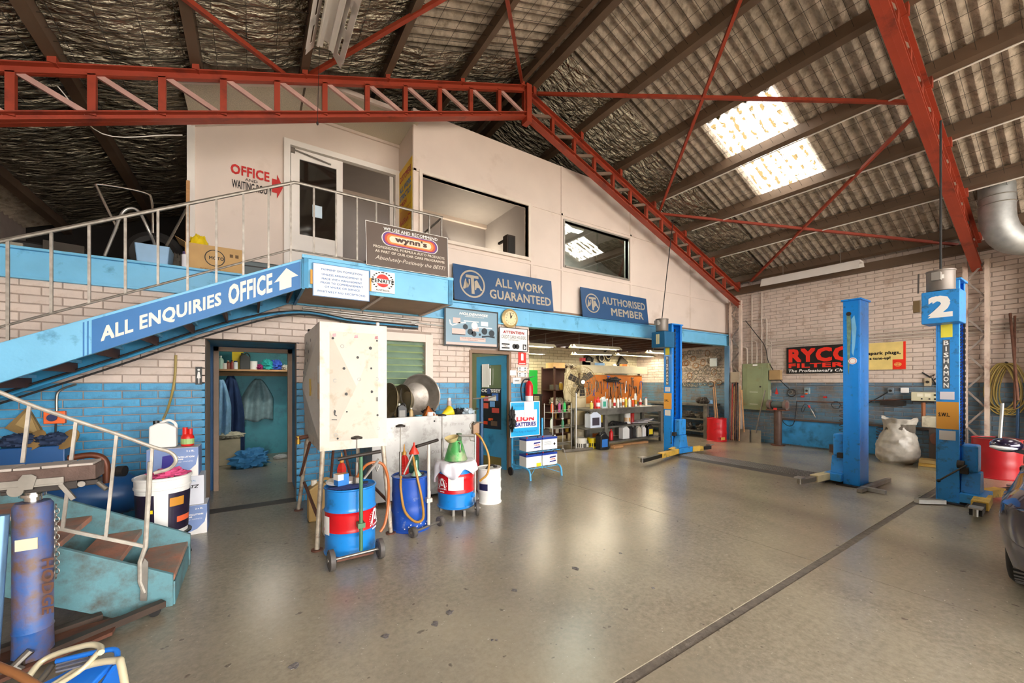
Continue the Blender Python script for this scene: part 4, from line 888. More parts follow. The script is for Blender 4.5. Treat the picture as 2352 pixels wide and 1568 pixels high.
MB().tube(bez([(2.0, WA-.03, 2.46), (2.5, WA-.03, 2.44), (2.62, WA-.03, 2.46), (2.64, WA-.03, 2.60)], 5), .010, 6).build('bent_conduit', galv, label='thin bent conduit rising beside the car parts poster', cat='conduit')
# ------------------------------------------------------------------ doorway with change room behind
t = T('door_2', None, None, (0, WA, 0), kind='structure'); tanj = mat('tan door jamb', '#a58a74', .6, var=.1)
MB().box(-.49, -.462, WA+.0, WA+.7, 0, 2.07).build('jamb', tanj, t); MB().box(.482, .51, WA+.0, WA+.24, 0, 2.07).build('jamb', mid_blue, t)
for x0_, x1_ in ((-.46, -.40), (.46, .52)): MB().box(x0_, x1_, 7.02, 7.1, 0, 2.06).build('frame_post', tanj, t)
MB().box(-.46, .52, 7.02, 7.1, 2.0, 2.06).build('frame_head', tanj, t); MB().box(-.46, .52, WA, WA+.2, -.001, .004).build('threshold', dark, t)
SHZ = py(580, 849, 9.6).z
t = T('wall_shelf', 'timber shelf across the teal change room', 'shelf', (-.3, 9.7, SHZ-.04)); MB().box(-1.5, 1.0, 9.35, YB-.1, SHZ-.035, SHZ).build('board', wood, t); MB().box(-1.5, 1.0, YB-.13, YB-.1, SHZ-.12, SHZ-.036).build('cleat', wood, t)
bx = lambda u: py(u, 840, 9.5).x
for u, h, r, hx, cp, kd, lab in ((507, .26, .05, '#a9c9b5', '#dfe5da', 'round', 'pale green bottle at the shelf end'), (516, .12, .05, '#e9e3d8', '#e9e3d8', 'tin', 'low cream tub on the change room shelf'), (524, .17, .04, '#7a3f2c', '#d8c3a0', 'round', 'brown bottle on the change room shelf'), (533, .18, .035, '#8d3a34', '#22201e', 'round', 'dark red bottle on the change room shelf'),
                             (541, .17, .04, '#e7ecef', '#2c3a66', 'can', 'white spray can with navy cap on the change room shelf'), (563, .33, .085, '#22241f', '#22241f', 'jug', 'black oil jug on the change room shelf'), (582, .17, .07, '#ece8e2', '#d8642c', 'tin', 'white tub on the change room shelf')):
    bottle('shelf_bottle', lab, (bx(u), 9.5, SHZ), h, r, hx, cp, kd)
carton('detergent_box', 'bright yellow packet on the change room shelf', (bx(546), 9.62, SHZ), .19, .1, .42, 0, yellow)
cl = lambda hx: mat('cloth '+hx, hx, .85, var=.2, scale=9)
for u, hx, s, w_, lab in ((598, '#a02a6e', 5, .13, 'magenta cloth on the change room shelf'), (615, '#2aa7a0', 6, .20, 'teal towel heaped on the change room shelf'), (634, '#3f63c8', 7, .18, 'blue towel heaped on the change room shelf'), (655, '#d5d2c6', 8, .11, 'white cloth at the end of the change room shelf')):
    lumpy('towel', lab, 'towel', (bx(u), 9.55, SHZ), w_*.58, .12, .11 if s in (6, 7) else .06, cl(hx), s, .45)
def coat(label, x, y, ztop, zbot, w_, hx, seed):
    q = MB()
    def fn(a, b):
        ww = .04+(w_-.04)*min(1, b*2.2)**.7; xx = (a-.5)*2*ww
        return Vector((x+xx, y+.05*math.sin(a*17+seed+b*2)*min(1, b*3)-.05*math.cos((a-.5)*math.pi), ztop-(ztop-zbot)*b+.03*math.sin(a*9+seed)*b))
    return q.grid(fn, 30, 18).build('hanging_coat', cl(hx), label=label, cat='coat', smooth=True, solid=.02)
coat('pale grey coat hanging alone on the teal wall', py(592, 900, 9.95).x, 10.04, 1.62, .74, .28, '#8fa8ac', 1)
coat('light blue shirt hanging at the change room side', py(509, 900, 9.2).x-.02, 9.2, 1.6, .55, .16, '#7fa6c4', 2); coat('dark navy overalls hanging beside the light blue shirt', py(530, 900, 9.5).x, 9.55, 1.68, .05, .22, '#22375e', 3)
t = carton('clothes_carton', 'open printed carton of clothes on the change room floor', (py(524, 1000, 9.2).x, 9.25, 0), .38, .4, .48, 0, mat('printed carton', '#b3a586', .7, var=.1), open_=True)
lumpy('folded_shirt', 'cream and blue clothes on top of the carton', 'clothes', (py(527, 1000, 9.2).x, 9.25, .50), .22, .18, .06, cl('#c9c0a6'), 9, .4); lumpy('overalls', 'crumpled blue overalls on the change room floor', 'clothes', (py(574, 1050, 9.1).x, 8.75, 0), .27, .22, .17, cl('#3c7fb0'), 10, .45)
lumpy('shoe', 'pale work shoe on the change room floor by the door frame', 'shoe', (py(645, 1050, 9.3).x, 9.3, 0), .12, .06, .05, cl('#b9b7b2'), 11, .2)
# ------------------------------------------------------------------ loft storage
LZ = DECK+.005
f_ = py(494, 625, 5.98)
t = carton('spare_parts_carton', 'open brown cardboard carton printed with a motorcycle logo on the loft edge', (f_.x, 6.12, LZ), .56, .34, .33, 0, None, open_=True)
f = FRA(f_.x-.28, f_.x+.28, LZ, LZ+.33, 6.12-.17); text(f, 'MOTO', black, t, .40, .66, .50, .62, .02, .002); text(f, 'MOTO 4 W ECO', mat('stencil brown', '#6d5233', .7), t, .25, .60, .10, .16, .0, .002)
annulus(f, 'printed_ring', black, t, .50, .56, .10, .09, .002)
for k, a in enumerate((.76, .86)): panel(f, 'printed_mark', mat('stencil brown', '#6d5233', .7), t, a, a+.06, .66, .78, .001, .001)
lumpy('yellow_cloth', 'yellow plastic packet poking from the loft carton', 'packet', (f_.x-.17, 6.15, LZ+.18), .10, .08, .17, yellow, 12, .25)
t = T('tool_case', 'grey plastic tool case with red badge and black handle on the loft edge', 'case', (py(612, 630, 6.0).x, 6.15, LZ)); gm = mat('grey green plastic', '#5b6668', .5, var=.06)
MB().box(-.25, .25, -.16, .16, 0, .22).build('body', gm, t, local=True, bevel=.012); MB().box(-.25, .25, -.165, .16, .15, .165).build('lid_rim', black, t, local=True); MB().box(-.18, .18, -.06, .06, .22, .25).box(-.19, .24, -.10, .10, .218, .228).build('handle', black, t, local=True, bevel=.01)
MB().box(-.03, .17, -.168, -.164, .09, .15).build('badge', flat('badge red', '#d03a34'), t, local=True); q_ = mw(t).translation; text(FRA(q_.x-.02, q_.x+.16, q_.z+.10, q_.z+.14, q_.y-.168), 'Mallory', paper, t, 0, 1, 0, 1, 0, .002)
t = T('plastic_bin', 'pale blue plastic bin on the loft edge', 'bin', (py(352, 600, 6.0).x, 6.1, LZ)); MB().prism([(-.13, -.13, 0), (.13, -.13, 0), (.13, .13, 0), (-.13, .13, 0)], (0, 0, .005)).build('base', light_blue, t, local=True)
for a in range(4): MB().xf(Matrix()).prism([(-.13, -.13, 0), (.13, -.13, 0), (.15, -.15, .24), (-.15, -.15, .24)], (0, .008, 0)).xf(Matrix.Rotation(a*math.pi/2, 4, 'Z')).build('side', mat('pale blue plastic', '#8fb6d8', .45), t, local=True)
bottle('spray_can', 'white spray can beside the loft carton', (py(424, 600, 5.95).x, 5.97, LZ), .22, .03, '#e6e4ea', '#5a4a78', 'can'); lumpy('dirty_cloth', 'grey dusty sack beside the pale blue bin', 'sack', (py(404, 600, 6.35).x, 6.4, LZ), .09, .09, .15, mat('grey sack', '#7c766c', .9, var=.25), 13, .4)
t = T('chair_frame', 'bare chromed tubular chair frame standing in the loft', 'chair frame', (py(290, 590, 6.1).x, 6.3, LZ)); K = lambda u, v, y: py(u, v, y)
MB().tube(bez([K(270, 525, 6.1), K(226, 436, 6.1), K(232, 424, 6.1), K(330, 442, 6.1), K(348, 462, 6.1), K(351, 535, 6.1)], 6), .012, 10).build('back_hoop', chrome, t, smooth=True); MB().tube(bez([K(240, 588, 6.0), K(262, 535, 6.05), K(280, 490, 6.1), K(302, 478, 6.1), K(322, 490, 6.1), K(342, 530, 6.1), K(356, 565, 6.2), K(360, 600, 6.2)], 6), .015, 10).build('leg_hoop', galv, t, smooth=True)
for u, r_, y, lab in ((80, .26, 6.6, 'old tyre lying in the dark loft'), (360, .30, 6.75, 'black tyre standing behind the loft carton')): 
    c_ = py(u, 560, y); MB().lathe([(r_*.62, -.08), (r_*.8, -.1), (r_, -.07), (r_, .07), (r_*.8, .1), (r_*.62, .08)], 32, (c_.x, y, LZ+r_ if u > 300 else LZ+.1), (0.1, 1, 0) if u > 300 else None, cap=False).build('tyre', rubber, label=lab, cat='tyre', smooth=True)
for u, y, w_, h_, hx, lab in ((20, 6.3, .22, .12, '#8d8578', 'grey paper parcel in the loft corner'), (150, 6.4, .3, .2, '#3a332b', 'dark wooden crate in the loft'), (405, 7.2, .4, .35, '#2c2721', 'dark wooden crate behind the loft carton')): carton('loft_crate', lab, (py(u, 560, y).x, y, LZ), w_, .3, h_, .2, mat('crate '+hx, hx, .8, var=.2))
MB().bar(py(432, 415, 6.3), py(431, 560, 6.2)-Vector((0, 0, .0)), .035, .02).build('leaning_pole', wood, label='tan timber batten leaning at the end of the office wall', cat='batten'); MB().tube([py(382, 565, 6.2), py(428, 480, 6.4)], .014).build('steel_prop', steel, label='steel rod leaning across the loft beside the office wall', cat='rod')
# yellow notice on the recess return
f = FR((2.045, 6.50, 3.30), (0, -1, 0), (0, 0, 1), .62, 1.72); s = sign('workmanship_notice', 'tall yellow notice with red and blue writing on the office return wall', f, flat('notice yellow', '#f3c81a'), t=.004, cat='notice')
for tx, b, h_, m_ in (('CUSTOMERS', .88, .06, redp), ('ALL WORK', .78, .055, deep_blue), ('STRICTLY', .705, .05, deep_blue), ('CASH', .64, .045, redp), ('WARRANTY', .46, .055, redp)): text(f, tx, m_, s, .06, .94 if tx != 'CASH' else .6, b, b+h_, .02, .006)
for k in range(14): panel(f, 'print_line', redp, s, .06, .90-.1*(k % 3), .60-k*.012 if k < 8 else .42-(k-8)*.05, .604-k*.012 if k < 8 else .425-(k-8)*.05, .0045, .0006)
# ------------------------------------------------------------------ white oil tank on legs
tk = T('oil_tank', 'white steel tank with pyramid-pressed faces on tall rusty pipe legs', 'tank', (.84, 4.7, 0))
tw = mat('chipped cream tank paint', '#d3cbbd', .4, var=.05, scale=3, dirt='#b9a68a', damt=.22, dscale=6, bump=.05)
X0, X1, Y0, Y1, Z0, Z1 = .53, 1.155, 4.09, 5.35, .90, 2.125
def pressed(f, nm='side_panel'):
    """flat border with a four-sided pyramid pressed inwards"""
    q = MB(); b = .085; a, c = b/f.w, b/f.h
    o = [(0, 0), (1, 0), (1, 1), (0, 1)]; i = [(a, c), (1-a, c), (1-a, 1-c), (a, 1-c)]
    q.add([f.p(*p) for p in o]+[f.p(*p, -.004) for p in i]+[f.p(.5, .5, .085)], [(0, 1, 5, 4), (1, 2, 6, 5), (2, 3, 7, 6), (3, 0, 4, 7), (4, 5, 8), (5, 6, 8), (6, 7, 8), (7, 4, 8)])
    return q.build(nm, tw, tk)
ff = FRA(X0, X1, Z0, Z1, Y0); fl_ = FR((X0, Y1, Z0), (0, -1, 0), (0, 0, 1), Y1-Y0, Z1-Z0)
pressed(ff); pressed(fl_); pressed(FR((X1, Y0, Z0), (0, 1, 0), (0, 0, 1), Y1-Y0, Z1-Z0)); pressed(FR((X1, Y1, Z0), (-1, 0, 0), (0, 0, 1), X1-X0, Z1-Z0))
MB().box(X0, X1, Y0, Y1, Z1-.004, Z1).build('top', tw, tk); MB().box(X0, X1, Y0, Y1, Z0, Z0+.004).build('base', tw, tk)
for a, b in (((.50, 4.03), (X0+.03, Y0+.03)), ((1.19, 4.07), (X1-.03, Y0+.03)), ((.47, 5.42), (X0+.03, Y1-.03)), ((1.19, 5.42), (X1-.03, Y1-.03))):
    MB().tube([(b[0], b[1], Z0), (a[0], a[1], .01)], .022, 12).build('leg', mat('rusty white pipe', '#b7ab98', .5, .2, var=.3, scale=14, dirt='#7a5a44', damt=.3, dscale=10), tk, smooth=True)
    MB().cyl((a[0], a[1], 0), (a[0], a[1], .012), .05).build('foot', rust, tk)
for p, q in (((.49, 5.0, .42), (.51, 4.1, .30)), ((1.19, 4.1, .30), (1.19, 5.4, .35)), ((.52, 4.75, .9), (.49, 5.40, .42)), ((.86, 5.30, .95), (.80, 5.40, .02)), ((.92, 5.30, .95), (1.12, 5.40, .05))): MB().tube([p, q], .016).build('brace', rust, tk)
MB().cyl((X0, 5.0, .94), (X0-.12, 5.0, .92), .022).build('valve_pipe', rust, tk); MB().cyl((X0-.10, 5.0, .95), (X0-.10, 5.0, .86), .022).build('valve', mat('brass', '#b08d3e', .35, .8), tk)
MB().cyl((X1-.04, Y0+.2, Z1), (X1-.04, Y0+.2, Z1+.06), .018).build('vent', white, tk); MB().cyl((X0+.06, Y1-.15, Z1), (X0+.06, Y1-.15, Z1+.05), .045).build('filler_cap', black, tk)
def pyr_off(a, b): # outward offset of the pressed pyramid at (a, b)
    return .089*max(0, 1-max(abs(a-.5)/.36, abs(b-.5)/.43))-.004
for a, b, r in ((.18, .875, .012), (.73, .81, .016), (.53, .73, .013), (.33, .64, .013), (.74, .645, .011), (.36, .44, .015), (.75, .455, .014), (.37, .30, .008), (.85, .26, .011), (.84, .875, .010), (.25, .09, .010)):
    poly(ff, 'rust_spot', black, tk, ring(ff, a, b, r, r*1.0, 9), pyr_off(a, b)+.004, .001)
for a, b in ((.31, .815), (.21, .545), (.54, .555), (.84, .56), (.22, .12), (.86, .15)): annulus(ff, 'grey_scuff', mat('grey scuff', '#a8a8a4', .4), tk, a, b, .018, .012, pyr_off(a, b)+.005, n=12)
for a in (.20, .52, .83): poly(ff, 'sticker_scrap', mat('pink scrap', '#d99aa0', .7, var=.5, scale=30), tk, [(a-.03, .885), (a+.03, .89), (a+.025, .915), (a-.02, .91)], .004, .001)
for pts in ([(.19, .30), (.20, .32), (.22, .31), (.21, .28), (.26, .265), (.26, .26), (.20, .275)], [(.16, .245), (.26, .24), (.26, .235), (.16, .24)], [(.29, .242), (.40, .25), (.40, .244), (.29, .236)], [(.83, .375), (.845, .375), (.845, .41), (.83, .41)]): poly(ff, 'paint_scratch', black, tk, pts, .02, .001)
for a0, a1, b0, b1, hx in ((.62, .76, .42, .56, '#f4c81c'), (.90, .985, .40, .52, '#e8c9a0'), (.90, .985, .53, .66, '#f2efe8'), (.12, .2, .62, .72, '#f0c02a'), (.10, .2, .42, .49, '#d8b83a')): panel(fl_, 'sticker', flat('sticker '+hx, hx), tk, a0, a1, b0, b1, pyr_off((a0+a1)/2, (b0+b1)/2)+.006, .001)
for a, b in ((.2, .9), (.35, .88), (.5, .9), (.3, .8), (.5, .8), (.25, .7), (.42, .7), (.55, .72), (.4, .62), (.6, .6), (.7, .55), (.75, .45)): poly(fl_, 'rust_spot', black, tk, ring(fl_, a, b, .012, .018, 8), pyr_off(a, b)+.004, .001)
# ------------------------------------------------------------------ oil drums
dblue = mat('drum light blue', '#1f86d8', .3, var=.05, dirt='#1b4a7a', damt=.12, dscale=8, coat=.3); dblue2 = mat('drum royal blue', '#1b4fb0', .35, var=.08, dirt='#8d96b0', damt=.08, dscale=12)
def trolley(t, ax0, ax1, r, post, top, bar0, bar1, pm):
    ax0, ax1 = Vector(ax0), Vector(ax1); d = (ax1-ax0).normalized()
    MB().cyl(ax0, ax1, .012).build('axle', steel, t)
    for p, s in ((ax0, -1), (ax1, 1)):
        w_ = MB().lathe([(.012, -.022), (r*.7, -.024), (r*.74, -.016), (r*.80, -.024), (r, -.018), (r, .018), (r*.80, .024), (r*.74, .016), (r*.7, .024), (.012, .022)], 28, p, d).build('wheel', mat('grey rubber wheel', '#55504c', .55, var=.15), t, smooth=True)
        MB().cyl(p-d*.03, p+d*.03, r*.22).build('hub', steel, w_)
    MB().cyl(post, top, .016).build('trolley_post', pm, t, smooth=True); MB().cyl(bar0, bar1, .016).build('handle_bar', dark, t, smooth=True)
    MB().box(post[0]-.03, post[0]+.03, post[1]-.03, post[1]+.05, .30, .34).build('clamp', pm, t)
def pump(t, x, y, z, zt):
    MB().cyl((x, y, z), (x, y, zt), .006).cyl((x, y, z), (x, y, z+.5*(zt-z)), .014).build('pump_rod', steel, t); MB().lathe([(.01, 0), (.05, .004), (.05, .018), (.02, .03)], 18, (x, y, zt)).build('pump_knob', dark, t, smooth=True)
def hose(t, pts, hx='#b5752a', r=.013): MB().tube(bez(pts, 8), r, 8).build('hose', mat('hose '+hx, hx, .4, var=.1), t, smooth=True)
def nozzle(t, a, b):
    a, b = Vector(a), Vector(b); MB().tube([a, a+(b-a)*.6, b], [.010, .012, .016], 8).build('nozzle', galv, t); m = a+(b-a)*.7; MB().tube([m, m+Vector((.02, 0, -.06)), m+(b-a)*.4+Vector((0, 0, -.06))], .006, 6).build('nozzle_guard', steel, t)
C1 = Vector((.755, 3.84, .03)); R1, H1 = .215, .585
d1 = drum('oil_drum', 'blue and red banded oil drum on a green-posted trolley in front of the tank', C1, R1, H1, [(0, .36, dblue), (.36, .66, red), (.66, 1, dblue)])
trolley(d1, (.545, 3.53, .085), (.945, 3.55, .085), .085, (.785, 3.56, .10), (.785, 3.56, .91), (.60, 3.57, .905), (.945, 3.53, .945), mat('green pipe', '#4f7a5a', .45, .2))
MB().box(.60, .90, 3.60, 4.0, .028, .045).build('base_plate', rust, d1)
pump(d1, .80, 3.80, H1+.02, 1.03); MB().cyl((.80, 3.80, H1+.02), (.80, 3.80, H1+.10), .035).build('pump_body', steel, d1)
hose(d1, [(.80, 3.78, H1+.1), (.88, 3.74, .80), (1.0, 3.72, .80), (1.06, 3.72, .66), (1.07, 3.74, .42), (1.03, 3.70, .25), (.98, 3.68, .18)], '#b5632a'); nozzle(d1, (.84, 3.70, .68), (.98, 3.72, .84))
def drumprint(t, C, R, a0, a1, z0, z1, m, nm, off=.011):
    n = 12; V = []
    for i in range(n+1):
        a = a0+(a1-a0)*i/n
        for z in (z0, z1): V.append(Vector((C[0]+(R+off)*math.cos(a), C[1]+(R+off)*math.sin(a), z)))
    MB().add(V, [(2*i, 2*i+2, 2*i+3, 2*i+1) for i in range(n)]).build(nm, m, t)
def atlantic(t, C, R, ac, z, s):
    """curved brand print: white disc with red A and name"""
    def cp(x, y, off=.013): a = ac+x/R; return Vector((C[0]+(R+off)*math.cos(a), C[1]+(R+off)*math.sin(a), z+y))
    def disc(pts, m, off, nm): MB().add([cp(x*s, y*s, off) for x, y in pts], [tuple(range(len(pts)))]).build(nm, m, t)
    n = 24
    for i in range(6):
        aa = [math.pi*.5+math.pi*2*k/n for k in range(n)]
    for sg in (-1, 1):
        for k in range(9): a = math.radians(70-k*17); disc([(sg*.82*math.cos(a)-.05, .82*math.sin(a)-.05), (sg*.82*math.cos(a)+.05, .82*math.sin(a)-.05), (sg*.82*math.cos(a)+.05, .82*math.sin(a)+.05), (sg*.82*math.cos(a)-.05, .82*math.sin(a)+.05)][::1], paper, .013, 'print_tooth')
    disc([(-.70, -.5), (-.42, -.5), (-.1, .62), (.1, .62), (.42, -.5), (.70, -.5), (.22, .95), (-.22, .95)], paper, .013, 'print_letter'); disc([(-.2, -.22), (.2, -.22), (.0, .32)], paper, .014, 'print_letter')
    # name, one letter at a time round the drum
    for i, ch in enumerate('ATLANTIC'):
        x = (i-3.5)*.215*s; a = ac+x/R; o = cp(x, -.78*s); xd = Vector((-math.sin(a), math.cos(a), 0)); f = FR(o-xd*.09*s, xd, (0, 0, 1), .18*s, .22*s); text(f, ch, paper, t, 0, 1, 0, 1, .03, .002)
    disc([(-.45, -1.2), (.45, -1.2), (.45, -1.05), (-.45, -1.05)], paper, .013, 'print_bar')
atlantic(d1, C1, R1, math.radians(-38), .03+H1*.50, .085)
drumprint(d1, C1, R1, math.radians(-172), math.radians(-150), .22, .38, paper, 'white_label')
q = T('white_dish', 'white plastic dish lying on the blue and red drum in front of the tank', 'dish', (.70, 3.93, H1+.034)); MB().lathe([(.10, 0), (.135, .004), (.14, .02), (.13, .018), (.001, .01)], 28).build('disc', white_plastic, q, local=True, smooth=True); MB().lathe([(.12, .018), (.125, .03), (.115, .03)], 28).build('rim', white_plastic, q, local=True, smooth=True)
lumpy('shop_rag', 'navy rag spread on the drum in front of the tank', 'rag', (.72, 3.72, H1+.030), .15, .07, .012, cl('#2a3a72'), 21, .4)
q = carton('filter_box', 'small blue and white filter box on the drum in front of the tank', (.665, 3.78, H1+.05), .10, .08, .10, .3, flat('filter box blue', '#2f7fd0')); MB().box(-.051, .0, -.042, .041, .05, .101).build('print', paper, q, local=True)
def squeeze(name, label, loc, hx, s=1.):
    t = T(name, label, 'oil bottle', loc); m = flat('squeeze '+hx, hx, .35)
    MB().lathe([(.045*s, 0), (.05*s, .01), (.05*s, .14*s), (.04*s, .17*s), (.02*s, .20*s)], 4).build('body', m, t, local=True, bevel=.008); MB().lathe([(.022*s, .20*s), (.022*s, .225*s), (.010*s, .24*s), (.004*s, .31*s)], 12).build('spout', mat('amber spout', '#b9822c', .4), t, local=True, smooth=True)
    for k in range(4): MB().box(-.037*s, .037*s, -.037*s, .037*s, (.03+.025*k)*s, (.034+.025*k)*s).build('rib', m, t, local=True)
    return t
squeeze('oil_bottle', 'red oil bottle with amber spout standing on the drum in front of the tank', (.69, 3.90, H1+.057), '#b5261c', .85)
C2 = Vector((1.425, 4.13, 0)); R2, H2 = .195, .565
d2 = drum('oil_drum', 'plain royal blue oil drum with a white handled trolley', C2, R2, H2, [(0, 1, dblue2)])
trolley(d2, (1.345, 3.835, .052), (1.70, 3.985, .052), .052, (1.545, 3.93, .06), (1.545, 3.93, .90), (1.40, 3.90, .895), (1.66, 3.96, .935), mat('white pipe', '#cfc9bd', .45, .2))
pump(d2, 1.30, 4.10, H2, 1.08)
hose(d2, [(1.28, 4.02, H2+.02), (1.26, 3.96, .46), (1.29, 3.93, .25), (1.39, 3.90, .13), (1.47, 3.89, .16), (1.45, 3.89, .38), (1.41, 3.93, .62), (1.40, 4.0, .78)], '#a5782c'); nozzle(d2, (1.31, 4.02, .60), (1.40, 4.0, .80))
drumprint(d2, C2, R2, math.radians(-38), math.radians(-22), .26, .38, paper, 'white_label')
for k in range(9): a = math.radians(-130+k*9+3*(k % 2)); poly(FR(C2+Vector(((R2+.003)*math.cos(a), (R2+.003)*math.sin(a), .04+.02*(k % 3))), (-math.sin(a), math.cos(a), 0), (0, 0, 1), .02, .02), 'paint_chip', paper, d2, [(0, 0), (.6, .1), (.8, .6), (.3, .8)], .001, .001)
squeeze('oil_bottle', 'red squeeze oil bottle on the royal blue drum', (1.36, 4.16, H2), '#c4221c', 1.05)
q = T('oil_jug', 'dark green oil jug capped by a red funnel on the royal blue drum', 'jug', (1.475, 4.18, H2)); MB().lathe([(.055, 0), (.06, .01), (.06, .16), (.05, .19), (.03, .205)], 4).build('body', flat('bottle green', '#1d5a48', .35), q, local=True, bevel=.01); MB().lathe([(.055, .205), (.055, .215), (.012, .30), (.008, .33)], 18).build('red_funnel', flat('red funnel', '#e23a24', .4), q, local=True, smooth=True)
q = T('small_funnel', 'pale green funnel upside down on the royal blue drum', 'funnel', (1.455, 4.05, H2)); MB().lathe([(.055, 0), (.055, .008), (.014, .06), (.008, .16)], 18).build('cone', flat('pale green plastic', '#a8d3b8', .4), q, local=True, smooth=True)
C3 = Vector((2.06, 4.36, .075)); R3, H3 = .215, .53
d3 = drum('oil_drum', 'blue and red banded oil drum with white square label on a wheeled stand', C3, R3, H3, [(0, .34, dblue), (.34, .76, red), (.76, 1, dblue)])
drumprint(d3, C3, R3, math.radians(-138), math.radians(-92), .30, .45, paper, 'white_label'); atlantic(d3, C3, R3, math.radians(-160), .075+H3*.54, .075)
for p_ in ((1.95, 4.2, 0), (2.05, 4.12, 0), (1.9, 4.45, 0)): MB().box(p_[0]-.015, p_[0]+.015, p_[1]-.015, p_[1]+.015, 0, .07).build('stand_foot', steel, d3)
MB().cyl(C3-Vector((0, 0, .012)), C3, .2).build('stand_plate', rust, d3)
for p_, s in ((Vector((2.20, 4.07, .085)), 1), (Vector((2.36, 4.40, .085)), 1)):
    w_ = MB().lathe([(.01, -.02), (.06, -.02), (.06, -.012), (.085, -.016), (.085, .016), (.06, .012), (.06, .02), (.01, .02)], 28, p_, (.9, -.4, 0)).build('wheel', mat('grey rubber wheel', '#55504c', .55, var=.15), d3, smooth=True); MB().cyl(p_-Vector((.03, -.013, 0)), p_+Vector((.03, -.013, 0)), .02).build('hub', steel, w_)
MB().cyl((2.20, 4.07, .085), (2.36, 4.40, .085), .01).build('axle', steel, d3); MB().tube([(2.27, 4.26, .09), (2.275, 4.27, .62), (2.30, 4.30, 1.05)], .012).build('trolley_post', galv, d3)
MB().box(2.24, 2.33, 4.25, 4.31, .92, 1.06).build('pump_head', mat('greasy brass', '#8a6f58', .4, .6, var=.2), d3, bevel=.008); MB().tube([(2.22, 4.2, 1.05), (2.30, 4.28, 1.06), (2.40, 4.3, 1.05)], .012).build('pump_lever', steel, d3); MB().tube(bez([(2.19, 4.2, .98), (2.17, 4.2, 1.04), (2.21, 4.2, 1.08), (2.25, 4.24, 1.04)], 5), .008).build('hook', steel, d3)
hose(d3, [(2.28, 4.26, .93), (2.33, 4.20, .86), (2.40, 4.16, .66), (2.38, 4.14, .46), (2.29, 4.18, .36)], '#b5852c'); nozzle(d3, (2.02, 4.2, .93), (2.24, 4.24, .90)); pump(d3, 1.92, 4.45, H3+.07, 1.14)
MB().cyl((2.19, 4.19, .21), (2.205, 4.17, .21), .03).build('tap_boss', dblue, d3)
cq = MB()
def cloth_fn(a, b):
    an = 2*math.pi*a; r = .02+b*.27+.03*math.sin(an*5)*b; edge = max(0, r-(R3+.012))
    return Vector((C3.x+min(r, R3+.014+.02*b+.018*math.sin(an*9)*b)*math.cos(an), C3.y+min(r, R3+.014+.02*b+.018*math.sin(an*9)*b)*math.sin(an), C3.z+H3+.008+.012*mnoise.noise(Vector((a*14, b*5, 2)))-edge*1.3-(max(0, b-.8)*.55*(1+.5*math.sin(an*3+.6)))*(.25+.75*abs(math.cos(an))**2 if math.sin(an) < 0 else 1)))
cq.grid(cloth_fn, 72, 16).build('drum_cloth', flat('white cloth', '#ece9f0', .85), label='white cloth draped over the drum with the square label', cat='cloth', smooth=True, solid=.004)
q = T('oil_measure', 'green conical oil measure with cream spout standing on the white cloth', 'measure', C3+Vector((-.02, -.04, H3+.018))); gm_ = mat('green tin paint', '#4fa85a', .35, .3, var=.2, scale=5, dirt='#b9b59a', damt=.45, dscale=4)
MB().lathe([(.135, 0), (.14, .008), (.135, .02), (.075, .22), (.07, .235)], 32).build('cone', gm_, q, local=True, smooth=True); MB().lathe([(.05, .235), (.065, .25), (.085, .29), (.08, .29), (.055, .25)], 28, ax=(-.25, -.1, 1)).build('spout', mat('cream tin', '#dcc88e', .4, .2), q, local=True, smooth=True); MB().tube(bez([(.0, -.08, .22), (.0, -.12, .20), (.0, -.125, .12), (.0, -.10, .11)], 5), .008).build('handle', steel, q, local=True); MB().box(.03, .08, .0, .05, .23, .31).build('lid_tab', mat('dark green tin', '#44603a', .5), q, local=True)
q = drum('plastic_drum', 'white plastic drum with dark blue label beside the blue door', (2.58, 4.45, 0), .15, .45, [(0, 1, white_plastic)]); drumprint(q, (2.58, 4.45), .15, math.radians(-175), math.radians(-128), .17, .26, flat('label navy', '#1d1f4a'), 'blue_label', .004); MB().tube(bez([(2.50, 4.40, .44), (2.54, 4.40, .475), (2.62, 4.42, .475), (2.66, 4.43, .44)], 5), .012).build('handle', black, q)
# things under the tank
bottle('waste_jug', 'dirty yellow plastic jug behind the tank legs', (.66, 4.95, .0), .45, .14, '#b9995f', '#e4dccb', 'jug', cat='jug'); bottle('waste_jug', 'dirty milk-white plastic jug under the tank', (.70, 4.42, 0), .30, .10, '#ddd8cc', '#b8452c', 'jug', cat='jug')
carton('timber_block', 'rusty timber block on the floor behind the tank legs', (1.02, 4.75, 0), .18, .2, .12, .3, mat('rusty block', '#6a3826', .8, var=.3), cat='block')
# ------------------------------------------------------------------ steel bench with tubs
sb = T('steel_bench', 'grey sheet steel parts bench with stencilled writing along the front', 'bench', (2.0, 5.4, 0)); gs = mat('grey sheet steel', '#a9a7a3', .4, .45, var=.12, scale=3, dirt='#6f6a62', damt=.35, dscale=4)
BX0, BX1, BY0, BZ = 1.24, 2.70, 5.03, 1.075
MB().box(BX0, BX1, BY0, BY0+.03, .04, BZ+.025).build('front_sheet', gs, sb, bevel=.004); MB().box(BX0, BX1, BY0+.03, WA-.02, BZ-.04, BZ-.02).build('top', dark, sb); MB().box(BX1-.03, BX1, BY0+.03, WA-.02, .04, BZ+.02).build('end_sheet', gs, sb); MB().box(BX0, BX0+.03, BY0+.03, WA-.02, .04, BZ+.02).build('end_sheet', gs, sb)
for x in (BX0+.05, BX1-.05):
    for y in (BY0+.06, WA-.08): MB().box(x-.03, x+.03, y-.02, y+.02, 0, .04).build('foot', rust, sb)
f = FRA(BX0, BX1, 0, BZ, BY0); stc = mat('faded stencil', '#8b8781', .6)
